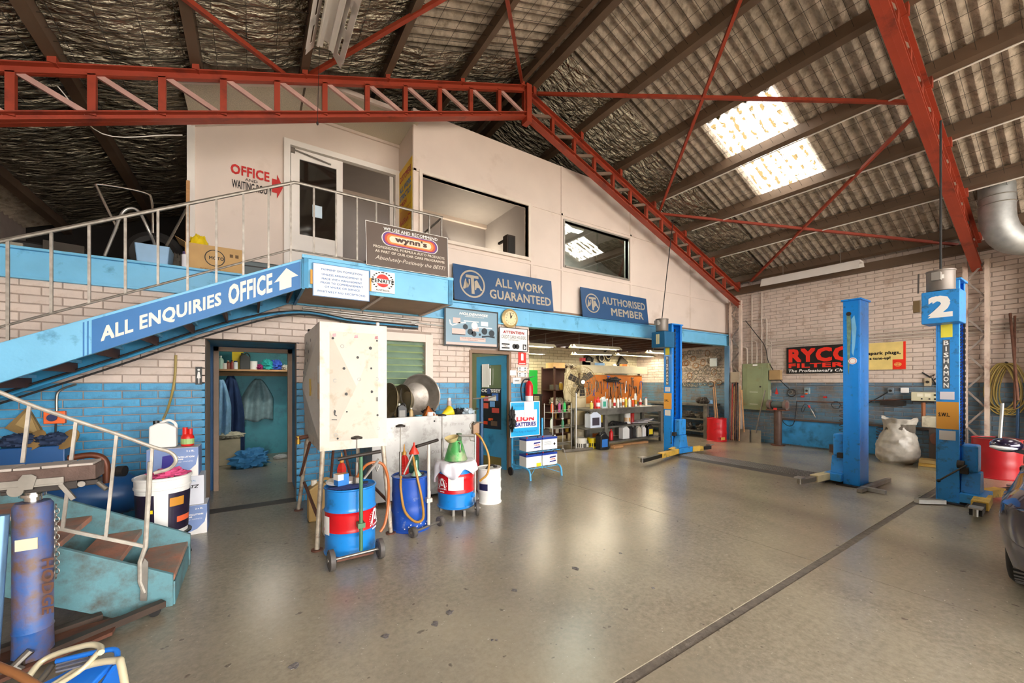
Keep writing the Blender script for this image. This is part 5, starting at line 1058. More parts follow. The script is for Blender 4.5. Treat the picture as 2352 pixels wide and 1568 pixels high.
text(f, 'KEEP THIS', stc, sb, .16, .33, .885, .915, .0, .002); text(f, 'END UP', stc, sb, .20, .31, .845, .875, .0, .002); text(f, 'KEEP THIS', stc, sb, .72, .86, .885, .915, .0, .002); text(f, 'TANK', stc, sb, .62, .74, .56, .60, .0, .002); text(f, 'NOSE', stc, sb, .48, .62, .55, .59, .0, .002)
poly(f, 'stencil_arrow', stc, sb, [(.10, .85), (.105, .85), (.105, .90), (.115, .90), (.102, .93), (.09, .90), (.10, .90)], .002); poly(f, 'bolt_hole', black, sb, ring(f, .56, .955, .012), .002)
ZT = BZ-.02
def tub(label, c, r, dep, ax, m):
    t = T('wash_tub', label, 'tub', Vector(c)-Vector((0, 0, r*.9))); c = Vector(c)
    MB().lathe([(.001, dep), (r*.66, dep), (r*.70, dep-.01), (r*.97, .01), (r, 0), (r+.012, -.004), (r+.012, .008), (r*.98, .02), (r*.71, dep+.008), (.001, dep+.01)], 44, c, ax, cap=False).build('shell', m, t, smooth=True); return t
dish = mat('galvanised tub', '#8f8880', .38, .7, var=.25, scale=7, dirt='#5b5146', damt=.35)
tub('round galvanised tub leaning against the louvre window', (2.03, 5.46, ZT+.31), .30, .16, (-.10, .95, -.12), dish)
tub('smaller aluminium basin leaning in front of the galvanised tub', (1.70, 5.36, ZT+.24), .22, .10, (.95, .35, -.15), mat('aluminium basin', '#a39678', .35, .8, var=.2)); tub('shallow aluminium pan leaning beside the basin', (1.52, 5.33, ZT+.25), .23, .07, (.97, .25, -.1), mat('aluminium basin', '#a39678', .35, .8, var=.2))
for k, (x, h, hx) in enumerate(((1.30, .38, '#6b5a45'), (1.36, .33, '#5a4a3c'), (1.41, .42, '#8a7f6e'))): MB().cbox((x, 5.45, ZT+h/2), .02, .25, h, Matrix.Rotation(.12, 3, 'Y')).build('tray', mat('old tray '+hx, hx, .5, .4, var=.25), label='old metal tray stood on edge by the tank' if k == 0 else ('brown tray stood on edge in the pile on the steel bench' if k == 1 else 'tall pale tray stood on edge in the pile on the steel bench'), cat='tray')
def funnel(label, c, ax, r, L_, m):
    return MB().lathe([(r, 0), (r, .015), (r*.2, L_*.6), (r*.12, L_)], 24, c, ax, cap=False).build('funnel', m, label=label, cat='funnel', smooth=True, solid=.003)
funnel('rusty orange funnel lying on the steel bench', (1.98, 5.16, ZT+.10), (.8, -.2, -.35), .085, .22, mat('rusty orange', '#a85a1e', .6, .2, var=.35, scale=12)); funnel('bright yellow funnel lying on the steel bench', (2.36, 5.16, ZT+.085), (-.95, -.15, -.3), .085, .25, yellow)
q = T('enamel_mug', 'white printed mug lying near the yellow funnel', 'mug', (2.02, 5.09, ZT)); MB().lathe([(.04, 0), (.042, .01), (.042, .095), (.038, .095), (.036, .015)], 20).build('body', paper, q, local=True, smooth=True); MB().tube(bez([(.04, 0, .08), (.07, 0, .075), (.07, 0, .03), (.04, 0, .02)], 4), .006).build('handle', paper, q, local=True)
bottle('oil_bottle', 'black oil bottle with grey label on the steel bench', (1.64, 5.12, ZT), .22, .06, '#1c1b1b', '#d5d3cc', 'jug', '#8d8b86'); bottle('sealant_tube', 'brass coloured tin on the steel bench', (1.76, 5.10, ZT), .16, .028, '#b59a6a', '#eeeae0', 'round'); bottle('spray_can', 'silver spray can in front of the blue bricks on the steel bench', (2.42, 5.35, ZT), .27, .033, '#b9aeb0', '#e8e4dc', 'can'); bottle('grease_tub', 'low teal tub on the steel bench', (1.86, 5.10, ZT), .06, .05, '#3f7f93', '#3f7f93', 'tin')
for k, (x, y) in enumerate(((2.16, 5.5), (2.46, 5.2), (2.54, 5.24))): lumpy('dirty_rag', ('black rag behind the yellow funnel', 'black rag beside the yellow funnel', 'black greasy rag beside the white crumpled bag')[k], 'rag', (x, y, ZT), .08, .08, .06, mat('greasy black cloth', '#22201f', .8, var=.4), 30+k, .6)
lumpy('plastic_bag', 'white crumpled plastic bag at the end of the steel bench', 'bag', (2.63, 5.15, ZT), .085, .08, .06, flat('pale film', '#c8d6e0', .3), 34, .7)
# louvre window
lw = T('window_3', None, None, (1.9, WA, LW[2]), kind='structure')
for a in ((LW[0]-.02, LW[0]+.06, LW[2], LW[3]+.02), (LW[1]-.10, LW[1]+.02, LW[2], LW[3]+.02), (LW[0]+.061, LW[1]-.101, LW[3]-.10, LW[3]+.02)): MB().box(a[0], a[1], WA-.03, WA+.1, a[2], a[3]).build('casing', cream, lw)
MB().box(LW[0]+.06, LW[0]+.12, WA+.02, WA+.1, LW[2], LW[3]-.1).build('louvre_post', wood, lw)
for k in range(9): z = LW[2]+.08+k*.10; MB().prism([(LW[0]+.12, WA+.02, z), (LW[1]-.10, WA+.02, z), (LW[1]-.10, WA+.12, z+.085), (LW[0]+.12, WA+.12, z+.085)], (0, .005, 0)).build('louvre_blade', mat('green glass louvre', '#8fa894', .15, var=.1), lw)
# ------------------------------------------------------------------ blue door with poster
d_ = T('door_3', None, None, (3.4, WA, 0), kind='structure')
for x0, x1 in ((2.99, 3.04), (3.765, 3.815)): MB().box(x0, x1, WA-.02, WA+.15, 0, 2.09).build('jamb', mat('brown jamb', '#8a6f58', .6, var=.1), d_)
MB().box(3.04, 3.765, WA-.02, WA+.15, 2.04, 2.10).build('head', mat('brown jamb', '#8a6f58', .6, var=.1), d_)
hp = Vector((3.755, WA+.05, 0)); hd = Vector((3.56, 6.52, 0)); W_ = .74; xd = (hp-hd).normalized(); f = FR(hp-xd*W_, xd, (0, 0, 1), W_, 2.03); dbl = mat('door blue paint', '#3c93bd', .45, var=.08, dirt='#255a75', damt=.2)
for a0, a1, b0, b1, m_ in ((0, .14, 0, 1, dbl), (.84, 1, 0, 1, dbl), (.14, .84, .92, 1, dbl), (.14, .84, .10, .345, dbl), (.14, .84, 0, .10, mat('olive kick board', '#6f6a3a', .6))): panel(f, 'leaf_board', m_, d_, a0, a1, b0, b1, -.04, .04)
panel(f, 'pane', glass, d_, .14, .84, .345, .92, -.022, .006); MB().cyl(f.p(.05, .52, .0), f.p(.05, .52, .05), .02).build('knob', steel, d_)
s = T('battery_poster', 'dark poster of coloured car batteries on the blue door', 'poster', f.p(.5, .35)); f2 = FR(f.p(.14, .345, -.012), f.x, f.u, .70*W_, .365*2.03); panel(f2, 'sheet', mat('poster dark', '#232634', .4, var=.3), s)
text(f2, 'ODYSSEY', paper, s, .04, .96, .90, .985, .03, .006)
for a, b, w2, h2, hx in ((.15, .68, .28, .12, '#e8737c'), (.10, .50, .28, .13, '#e5624a'), (.45, .54, .24, .14, '#6fa6e0'), (.55, .40, .34, .12, '#d9564e'), (.55, .70, .30, .18, '#4d7fd0'), (.04, .10, .30, .08, '#d8431f'), (.38, .20, .22, .06, '#ea5a2a'), (.5, .08, .3, .12, '#6a5648')): 
    panel(f2, 'printed_battery', flat('print '+hx, hx), s, a, a+w2, b, b+h2, .004, .001); panel(f2, 'printed_top', blkp, s, a, a+w2, b+h2, b+h2+.025, .004, .001)
for k, (a, b, w2, h2) in enumerate(((.22, .72, .22, .21), (.42, .74, .08, .15))): q = panel(f, 'paper_bundle' if k == 0 else 'paper_slip', paper, None, a, a+w2, b, b+h2, .001, .02+.01*k, label=('thick bundle of white papers clipped on the blue door' if k == 0 else 'narrow slip of paper beside the bundle on the blue door'), cat='paper')
panel(f, 'door_sticker', flat('blue sticker', '#3a4f86'), None, .38, .48, .66, .71, .001, .002, label='small blue square sticker on the door glass', cat='sticker'); panel(f, 'door_sticker', yellow, None, .16, .30, .615, .64, .001, .002, label='small yellow sticker on the door glass', cat='sticker'); panel(f, 'door_sticker', paper, None, .42, .68, .60, .64, .001, .002, label='white strip label on the door glass', cat='sticker')
# papers on the green room wall
for k, (u, v0, v1, w2, hx) in enumerate(((1090, 870, 905, .16, '#e9efe6'), (1092, 910, 935, .14, '#dfe8e0'), (1089, 945, 975, .16, '#e6e9ea'), (1091, 985, 1012, .13, '#d8e0dc'))):
    c_ = py(u, v0, 7.0); fz = FRA(c_.x, c_.x+w2, py(u, v1, 7.0).z, py(u, v0, 7.0).z, 7.88); c_ = py(u, v0, 7.88); panel(FRA(c_.x-.05, c_.x+w2, py(u, v1, 7.88).z, c_.z, 7.88), 'pinned_paper', flat('note '+hx, hx, .8), None, label=('pale note pinned highest behind the blue door', 'pale note pinned second behind the blue door', 'curled note pinned third behind the blue door', 'small note pinned lowest behind the blue door')[k], cat='paper')
# red barrel inside the door
drum('oil_barrel', 'dark red barrel inside the doorway by the blue door', (3.30, 6.35, 0), .19, .62, [(0, 1, mat('dull red paint', '#9a2426', .45, var=.15))])
t = T('rail_post', 'dark blue steel pipe post standing beside the drum with the square label', 'post', (2.74, 4.95, 0)); MB().cyl((2.74, 4.95, 0), (2.74, 4.95, 1.32), .03).build('pipe', mat('dark blue pipe', '#27496b', .4, .3), t, smooth=True); MB().cyl((2.74, 4.95, 0), (2.74, 4.95, .015), .08).build('foot', rust, t)
MB().tube([(2.60, 4.95, 1.32), (2.86, 4.93, 1.33), (2.95, 4.9, 1.36)], .010).build('arm', steel, t)
# ------------------------------------------------------------------ pier: safety gear and switches
f = FRA(py(1190, 830, WA-.012).x, py(1208, 830, WA-.012).x, py(1190, 837, WA).z, py(1190, 809, WA).z, WA-.014); s = sign('extinguisher_sign', 'red fire extinguisher sign on the pier', f, flat('safety red', '#d92a1c'), t=.004); poly(f, 'pictogram', paper, s, [(.35, .35), (.65, .35), (.65, .85), (.55, .92), (.40, .92), (.35, .85)], .005, .001); panel(f, 'strip', paper, s, .1, .9, .06, .12, .004, .001)
for k, (u0, v0, u1, v1) in enumerate(((1189, 842, 1209, 852), (1189, 855, 1209, 865))):
    f = frA(u0, v0, u1, v1, WA-.02); t = T('switch_plate', ('white switch plate under the red safety sign', 'lower white switch plate on the pier')[k], 'switch', f.p(.5, 0)); panel(f, 'plate', white_plastic, t, 0, 1, 0, 1, 0, .012)
    for a in (.2, .8): poly(f, 'button', black, t, ring(f, a, .7, .012, None, 10), .013, .004); poly(f, 'button', black, t, ring(f, a, .2, .010, None, 10), .013, .004)
f = frA(1171, 850, 1185, 862, WA-.02); panel(f, 'blank_plate', paper, None, 0, 1, 0, 1, 0, .01, label='plain white square plate on the pier', cat='plate')
f = frA(1178, 867, 1196, 881, WA-.02); s = sign('no_entry_notice', 'small white printed notice on the pier', f, paper, t=.003, cat='notice'); text(f, 'SORRY', blkp, s, .2, .8, .4, .65, .02, .005)
e = Vector((py(1208, 900).x, WA-.10, 1.19)); t = T('fire_extinguisher', 'red fire extinguisher with black hose on the pier', 'extinguisher', e)
MB().lathe([(.06, 0), (.07, .01), (.07, .30), (.05, .36), (.02, .39)], 24, e).build('body', red, t, smooth=True); MB().lathe([(.0708, .03), (.0708, .12)], 24, e, cap=False).build('label_band', paper, t); MB().cyl(e+Vector((0, 0, .39)), e+Vector((0, 0, .43)), .018).build('valve', dark, t); MB().bar(e+Vector((-.02, 0, .44)), e+Vector((.10, -.02, .47)), .02, .012).build('handle', black, t); MB().tube(bez([e+Vector((-.02, -.02, .42)), e+Vector((-.14, -.03, .40)), e+Vector((-.20, -.03, .25)), e+Vector((-.17, -.02, .05))], 6), .013).build('hose', rubber, t); MB().box(e.x-.03, e.x+.03, e.y+.06, WA-.01, 1.35, 1.40).build('bracket', dark, t)
# ------------------------------------------------------------------ battery display stand
bs = T('battery_stand', 'light blue wire display stand for car batteries in front of the pier', 'display stand', (4.0, 5.3, 0)); sbm = mat('stand blue enamel', '#4ba6d8', .35)
for x in (3.66, 4.30): MB().tube(bez([(x, 5.02, .0), (x, 5.04, .12), (x, 5.14, .17), (x, 5.55, .17)], 6), .016).build('foot', sbm, bs, smooth=True); MB().bar((x, 5.55, .03), (x, 5.55, .92), .03, .03).build('upright', sbm, bs)
for z in (.17, .43):
    for k in range(5): MB().tube([(3.64, 5.08+k*.10, z), (4.32, 5.08+k*.10, z)], .005, 6).build('shelf_wire', sbm, bs)
    for k in range(8): MB().tube([(3.66+k*.09, 5.06, z), (3.66+k*.09, 5.54, z)], .004, 5).build('shelf_wire', sbm, bs)
MB().tube([(4.32, 5.06, .43), (4.38, 5.06, .44), (4.46, 5.04, .17)], .006).build('side_brace', galv, bs); MB().tube([(3.66, 5.04, .05), (4.0, 5.3, .16), (4.30, 5.05, .05)], .005).build('cross_brace', sbm, bs)
for x in (3.62,): w_ = MB().lathe([(.02, -.015), (.055, -.015), (.07, -.012), (.07, .012), (.055, .015), (.02, .015)], 20, (3.60, 5.5, .07), (1, 0, 0)).build('wheel', rubber, bs, smooth=True)
f = FRA(3.585, 4.20, .63, 1.225, 5.50); s = sign('battery_sign', 'cyan and white battery advertising board on the display stand', f, mat('sign cyan', '#1fa9e0', .35), paper, .012, t=.01)
panel(f, 'white_field', paper, s, .14, .90, .25, .76, .0105, .001); text(f, 'LION', flat('lion red', '#d8202e'), s, .20, .80, .44, .57, .04, .014); text(f, 'BATTERIES', flat('lion navy', '#1f2180'), s, .16, .86, .29, .41, .03, .014); text(f, '"The King of Batteries"', deep_blue, s, .08, .90, .10, .18, .0, .013); text(f, 'OLD STOCK', deep_blue, s, .14, .45, .86, .91, .0, .013)
panel(f, 'clipped_paper', paper, None, .45, .78, .54, 1.0, .018, .003, label='white sheet clipped over the top of the cyan battery board', cat='paper')
lumpy('jumper_leads', 'bundle of black leads hanging on the side of the cyan battery board', 'cable', (3.60, 5.45, .93), .05, .04, .15, rubber, 40, .7, flatb=False)
def battery(label, x, z):
    t = T('car_battery', label, 'battery', (x, 5.24, z), 0, 'batteries on the display stand')
    MB().box(-.155, .155, -.10, .10, 0, .17).build('case', white_plastic, t, local=True, bevel=.004); MB().box(-.157, .157, -.102, .102, .17, .205).build('lid', flat('battery lid blue', '#1d3f9e', .35), t, local=True, bevel=.004)
    for s_ in (-1, 1): MB().cyl((s_*.11, -.05, .205), (s_*.11, -.05, .225), .012).build('terminal', red if s_ < 0 else dark, t, local=True)
    return t
for k, (x, z) in enumerate(((3.82, .437), (4.15, .437), (3.82, .177), (4.15, .177))):
    t = battery(('white battery with blue flash on the upper shelf', 'white battery with printed panel on the upper shelf', 'white battery with yellow tag on the lower shelf', 'white battery with blue flash on the lower shelf')[k], x, z); f = FRA(x-.155, x+.155, z, z+.17, 5.14)
    if k in (0, 3): poly(f, 'flash', flat('lion navy', '#1f2180'), t, [(.45, .65), (.9, .72), (.9, .85), (.5, .8)], .001, .001); poly(f, 'flash', flat('lion navy', '#1f2180'), t, [(.45, .25), (.9, .30), (.9, .42), (.5, .36)], .001, .001); text(f, 'LION', redp, t, .52, .85, .47, .62, .02, .003)
    if k == 1: 
        for b in (.45, .55, .65, .75): panel(f, 'print_line', mat('grey print', '#9aa0a8', .6), t, .1, .6, b, b+.03, .001, .001)
        poly(f, 'hazard_mark', black, t, [(.72, .5), (.80, .35), (.88, .5), (.80, .65)], .001, .001)
    if k == 2: panel(f, 'yellow_tag', yellow, t, .65, .95, .02, .35, .001, .002)
# ------------------------------------------------------------------ workshop bay behind the opening
def tubelight(label, a, b, drop=.0, lit=True, w=.26, power=4.5):
    a, b = Vector(a), Vector(b); t = T('fluorescent_light', label, 'light', (a+b)/2); d = (b-a).normalized(); s = d.cross(Vector((0, 0, 1))).normalized()
    h = Vector((0, 0, .07)); q = MB(); hw = MB()
    q.add([a-s*w/2, b-s*w/2, b-s*w*.2+h, a-s*w*.2+h, a+s*w*.2+h, b+s*w*.2+h, b+s*w/2, a+s*w/2], [(0, 1, 2, 3), (3, 2, 5, 4), (4, 5, 6, 7)]); q.build('reflector', mat('cream reflector', '#cfc4a4', .4, var=.06), t, solid=.004)
    MB().bar(a+h*.6, b+h*.6, .06, .05).build('batten', white, t)
    for k in (-1, 1): MB().cyl(a+d*.03+s*.05*k+h*.25, b-d*.03+s*.05*k+h*.25, .013, n=10).build('tube', mat('lit tube' if lit else 'unlit tube', '#fff1cf' if lit else '#e9e4da', .3, var=0, emit=6. if lit else 0.), t, smooth=True)
    for p in (a+d*.2, b-d*.2): MB().tube([p+h, p+h+Vector((0, 0, 2.70-p.z-.07 if p.z < 2.7 else .4))], .004, 5).build('hanger', steel, t)
    if lit:
        L = bpy.data.lights.new('tube_glow', 'AREA'); L.shape = 'RECTANGLE'; L.size = (b-a).length; L.size_y = .14; L.energy = power; L.color = (1, .9, .68)
        o = bpy.data.objects.new('tube_glow', L); COL.objects.link(o); o.parent = t; o.location = Vector((0, 0, -.03)); o.rotation_euler = (0, 0, math.atan2(d.y, d.x))
    return t
tubelight('lit twin fluorescent light nearest the clock pier', (4.55, 6.9, 2.33), (5.65, 6.9, 2.33)); tubelight('long cream fluorescent fitting above the pedestal fan', (5.92, 6.55, 2.33), (7.40, 6.55, 2.33)); tubelight('dark-sided fluorescent fitting hanging behind the long cream one', (7.0, 7.7, 2.28), (8.5, 7.7, 2.32)); tubelight('bright fluorescent light near the number 1 hoist', (9.2, 8.2, 2.38), (10.9, 8.2, 2.38), power=6); tubelight('small fluorescent fitting above the gasket wall', (9.0, 6.9, 2.36), (10.3, 6.9, 2.36)); tubelight('fluorescent fitting at the far end of the brown shelves', (5.2, 8.4, 2.3), (6.6, 8.4, 2.3))
# brown steel shelving on the left
bsx0, bsx1, bsy0, bsy1 = 6.40, 7.25, 7.75, 8.25; u_ = T('shelf_unit', 'dark brown shelf unit crowded with parts behind the pedestal fan', 'shelf', (6.8, 8.0, 0)); bw_ = mat('brown shelf paint', '#46261c', .55, var=.15)
for x in (bsx0, bsx1):
    for y in (bsy0, bsy1): MB().box(x-.02, x+.02, y-.02, y+.02, 0, 1.95).build('post', bw_, u_)
MB().box(bsx0, bsx1, bsy1, bsy1+.015, .1, 1.9).build('back_panel', bw_, u_); SH = (.25, .62, .98, 1.36, 1.92)
for z in SH: MB().box(bsx0-.02, bsx1+.02, bsy0-.02, bsy1, z-.02, z).build('shelf_board', bw_, u_)
rr = random.Random(5)
for k, z in enumerate(SH[:-1]):
    x = bsx0+.08
    for i in range(4):
        hx = ('#b7b0a0', '#5b5650', '#c8a33a', '#3f3a36', '#8d8577')[(k*2+i) % 5]
        if z == .98: lumpy('rag_stack', 'grey folded rags on the brown shelf unit, %s pile' % ('first', 'second', 'third', 'fourth')[i], 'rag', (x+.05, 7.95, z), .075, .12, .09, mat('pale rags', '#b3ab98', .9, var=.2), 50+i, .5)
        elif (k+i) % 3 == 0: carton('parts_box', 'small %s parts box on the %s brown shelf' % (('pale', 'grey', 'yellow', 'dark', 'tan')[(k*2+i) % 5], ('lowest', 'second', 'third', 'fourth')[k]), (x+.05, 7.92, z), .15, .2, .13+.04*(i % 2), .1*i, mat('pb '+hx, hx, .7, var=.1))
        else: bottle('shelf_can', '%s can on the %s brown shelf, %s along it' % (('pale', 'grey', 'yellow', 'dark', 'tan')[(k*2+i) % 5], ('lowest', 'second', 'third', 'fourth')[k], ('first', 'second', 'third', 'last')[i]), (x+.05, 7.90, z), .2, .05, hx, '#dcd6ca', 'can', cat='can')
        x += .21
carton('flat_carton', 'low tan carton on top of the brown shelf unit', (6.62, 7.98, 1.92), .40, .3, .14); lumpy('coiled_cable', 'dusty cable heap on top of the brown shelf unit', 'cable', (7.05, 7.98, 1.92), .16, .16, .06, mat('dusty grey', '#8a8272', .9, var=.3), 60, .7)
carton('crate', 'bright green plastic crate stood by the brown shelf unit', (6.05, 8.3, 1.25), .26, .26, .62, 0, mat('bright green', '#18b53a', .4), cat='crate'); T0 = T('crate_stand', 'dark trestle carrying the green crate', 'stand', (6.05, 8.3, 0)); MB().box(5.75, 6.3, 8.1, 8.5, 1.20, 1.245).build('top', dark, T0)
for x in (5.8, 6.25):
    for y in (8.14, 8.46): MB().box(x-.02, x+.02, y-.02, y+.02, 0, 1.20).build('leg', dark, T0)
lumpy('engine_part', 'oily black engine part on the trestle beside the green crate', 'engine part', (5.85, 8.25, 1.245), .09, .14, .10, mat('oily metal', '#2e2c28', .4, .4, var=.4), 61, .6)
lumpy('dust_coat', 'long cream dust coat hanging on the brown shelf post', 'coat', (6.72, 7.58, 1.05), .14, .07, .48, mat('cream cloth', '#b8ac8f', .9, var=.15), 62, .25, 8)
for k, (y, z) in enumerate(((8.0, .25), (7.5, 0), (7.3, 0))): pass
# green room divider clutter in the shadow
for k, (x, y, sx, sz, hx) in enumerate(((5.3, 7.6, .5, .55, '#4b4640'), (5.8, 7.5, .4, .35, '#5b5248'), (5.35, 7.05, .3, .5, '#3b3733'))): carton('parts_crate', ('wide dark crate of scrap under the fan', 'low brown crate of scrap on the workshop floor', 'narrow dark crate beside the wire trolley')[k], (x, y, 0), sx, .4, sz, .1*k, mat('crate '+hx, hx, .8, var=.3), open_=True, cat='crate')
lumpy('scrap_heap', 'heap of greasy rags on the wide dark crate', 'rags', (5.3, 7.6, .555), .17, .13, .08, mat('grey rags', '#8f887a', .9, var=.3), 63, .6)
# wire trolley with spray bottles
wt = T('wire_trolley', 'light wire trolley with spray bottles beside the fan post', 'trolley', (5.94, 7.05, 0))
for x in (5.66, 6.22):
    for y in (6.92, 7.22): MB().cyl((x, y, 0), (x, y, 1.06), .011).build('upright', galv, wt)
for z in (.12, .50, .86):
    MB().box(5.66, 6.22, 6.92, 7.22, z-.008, z).build('tray', galv, wt); MB().tube([(5.66, 6.91, z+.06), (6.22, 6.91, z+.06)], .006).build('rail', galv, wt)
for k, (x, z, hx, cp, kd) in enumerate(((5.95, .12, '#3fae63', '#e6efe6', 'spray'), (6.06, .12, '#e4e8dd', '#f3f3f0', 'spray'), (6.30, .50, '#4fa07a', '#e6e6e0', 'spray'), (5.96, .50, '#dfe6dc', '#2f7a4c', 'round'), (6.20, .86, '#9a3f70', '#5a3a6e', 'round'), (6.36, .86, '#2fb45a', '#1f7f3f', 'round'), (5.98, .86, '#e0603a', '#e9e4dc', 'round'))):
    bottle('spray_bottle', ('green spray bottle on the trolley bottom tray', 'white spray bottle on the trolley bottom tray', 'teal spray bottle on the trolley middle tray', 'pale bottle on the trolley middle tray', 'plum bottle on the trolley top tray', 'bright green bottle on the trolley top tray', 'orange bottle on the trolley top tray')[k], (x-.22, 7.06, z), .24, .035, hx, cp, kd)
# pedestal fan
fc = Vector((6.13, 6.66, 0)); fn_ = T('pedestal_fan', 'large industrial pedestal fan with round wire guard', 'fan', fc)
MB().cyl(fc, fc+Vector((0, 0, 1.32)), .022).build('pole', galv, fn_, smooth=True); MB().bar(fc+Vector((-.40, -.02, .035)), fc+Vector((.42, -.10, .035)), .05, .05).bar(fc+Vector((0, -.05, .036)), fc+Vector((.1, .2, .036)), .05, .05).build('foot', steel, fn_)
hc = Vector((6.28, 6.66, 1.56)); ax = Vector((-.35, -.94, 0)).normalized(); s1 = ax.cross(Vector((0, 0, 1))).normalized(); up = Vector((0, 0, 1)); gw = mat('dusty guard wire', '#8a7a58', .5, .3)
gq = MB()
for k in range(28):
    an = 2*math.pi*k/28; e = s1*math.cos(an)+up*math.sin(an)
    gq.tube([hc+ax*.12+e*.04, hc+ax*.11+e*.20, hc+ax*.06+e*.34, hc+e*.37, hc-ax*.06+e*.34, hc-ax*.10+e*.10], .0028, 4)
gq.build('guard_wires', gw, fn_, kind='stuff')
for rad, off in ((.37, 0), (.345, .055), (.26, .095), (.17, .113), (.09, .12)): MB().tube([hc+ax*off+(s1*math.cos(a)+up*math.sin(a))*rad for a in [2*math.pi*i/32 for i in range(32)]], .005, 5, True).build('guard_ring', gw, fn_)
for k in range(3):
    an = 2.1*k+.3; e = s1*math.cos(an)+up*math.sin(an); g_ = ax.cross(e)
    MB().prism([hc+e*.05-g_*.05+ax*.02, hc+e*.31-g_*.11+ax*.03, hc+e*.33+g_*.03, hc+e*.08+g_*.06-ax*.01], ax*.006).build('blade', dark, fn_)
MB().cyl(hc-ax*.2, hc+ax*.03, .075).cyl(hc+ax*.03, hc+ax*.05, .04).build('motor', dark, fn_, smooth=True); MB().cyl(hc+ax*.115, hc+ax*.128, .045).build('badge', galv, fn_); MB().bar(fc+Vector((0, 0, 1.30)), hc-ax*.05-Vector((0, 0, .07)), .05, .05).build('yoke', dark, fn_)
drum('fibre_drum', 'tall tan fibre drum standing behind the pedestal fan', (6.95, 7.47, 0), .20, 1.42, [(0, 1, mat('fibre tan', '#b3a68a', .7, var=.08))])
# work bench
ob = mat('grey painted bench timber', '#6a675f', .6, var=.2, scale=5, dirt='#3d3a35', damt=.4); bn = T('work_bench', 'long grey timber work bench with two lower shelves', 'bench', (8.1, 6.85, 0)); BZ2 = .93
MB().box(6.42, 9.15, 6.52, 7.22, BZ2-.045, BZ2).build('top', ob, bn, bevel=.004); MB().box(6.46, 9.1, 6.53, 6.57, BZ2-.14, BZ2-.046).build('apron', ob, bn)
for x in (6.98, 9.08):
    for y in (6.54, 7.14): MB().box(x-.05, x+.05, y, y+.07, 0, BZ2-.046).build('leg', ob, bn)
MB().box(6.46, 6.52, 7.14, 7.21, 0, BZ2-.046).build('leg', ob, bn)
MB().box(6.30, 9.1, 6.56, 7.2, .47, .50).build('shelf', ob, bn); MB().box(6.95, 9.1, 6.58, 7.2, .10, .135).build('shelf', ob, bn); MB().box(6.95, 9.1, 7.2, 7.22, .14, .88).build('back_board', mat('bench back', '#8a8878', .7), bn)
X = lambda u, y=6.75: py(u, 900, y).x
row = [(1355, .17, .035, '#d9c65a', '#ffffff', 'round', None), (1363, .26, .03, '#c8201e', '#c8201e', 'round', None), (1370, .26, .055, '#d2281f', '#d2281f', 'round', '#e8e8ee'), (1382, .26, .075, '#cfdadb', '#e6f0ee', 'jug', '#3fa58a'), (1391, .22, .028, '#8f8d88', '#e2e0da', 'can', None), (1398, .23, .03, '#b8b5ae', '#3a3836', 'can', None), (1408, .23, .03, '#f0efe9', '#b9b9b4', 'can', '#c8202e'), (1416, .21, .03, '#e9e8e4', '#e9e8e4', 'can', None), (1422, .22, .03, '#d8d6d0', '#e9e5da', 'can', '#8a8a86'), (1428, .24, .03, '#efe7da', '#d9752a', 'can', '#c96b23'), (1434, .23, .03, '#e6cf3a', '#cfcfcb', 'can', None), (1442, .22, .045, '#eceae4', '#eceae4', 'round', None), (1450, .20, .033, '#e5531f', '#f1ece4', 'can', None), (1456, .32, .035, '#dfe4ea', '#f3f2ee', 'can', '#d8a92a'), (1467, .21, .035, '#ecebe6', '#d9d6cf', 'round', '#d5342e'), (1480, .22, .035, '#efefec', '#c33c34', 'round', None)]
cn = {'#d9c65a': 'yellow bottle', '#c8201e': 'slim red bottle', '#d2281f': 'big red bottle', '#cfdadb': 'clear jug of green fluid', '#8f8d88': 'dull grey can', '#b8b5ae': 'silver can with dark cap', '#f0efe9': 'white can with red band', '#e9e8e4': 'plain white can', '#d8d6d0': 'white can with grey band', '#efe7da': 'white can with orange band', '#e6cf3a': 'yellow can', '#eceae4': 'broad white bottle', '#e5531f': 'orange can', '#dfe4ea': 'tall white spray can', '#ecebe6': 'white bottle with red band', '#efefec': 'white bottle with red cap'}
for u, h, r, hx, cp, kd, bd in row: bottle('workshop_bottle', cn[hx]+' in the row on the work bench top', (X(u), 6.70, BZ2), h*1.05, r, hx, cp, kd, bd, group='bottles along the work bench', cat='can' if kd == 'can' else 'bottle')
carton('white_rag_sheet', 'white paper sheet lying on the bench end', (X(1470), 6.62, BZ2), .5, .12, .02, .05, paper, cat='paper')
for u, h, r, hx, cp, kd, bd, lab in ((1444, .30, .085, '#eceae4', '#eceae4', 'tin', '#d8a05a', 'white paint tin on the bench middle shelf'), (1455, .26, .06, '#b3241f', '#b3241f', 'tin', None, 'red tin on the bench middle shelf')): bottle('paint_tin', lab, (X(u), 6.80, .50), h, r, hx, cp, kd, bd, cat='tin')
for k, (u, y, hx) in enumerate(((1374, 6.80, '#f0d21c'), (1381, 6.86, '#f3da2c'), (1388, 6.80, '#eed01a'))): carton('filter_box', ('first yellow filter box on the bench middle shelf', 'second yellow filter box on the bench middle shelf', 'third yellow filter box on the bench middle shelf')[k], (X(u, y), y, .50), .11, .11, .30, 0, mat('yellow carton', '#eed32c', .6, var=.12))
t = bottle('fluid_drum', 'large pale blue plastic fluid drum at the bench end', (6.62, 6.62, .50), .40, .17, '#cfd8ea', '#22262c', 'jug', '#3a3440', cat='drum')
lumpy('oily_parts', 'oily heap of small parts on the bench middle shelf', 'parts', (6.94, 6.66, .50), .09, .07, .05, mat('oily parts', '#4a4138', .4, .4, var=.5, scale=20), 64, .8)
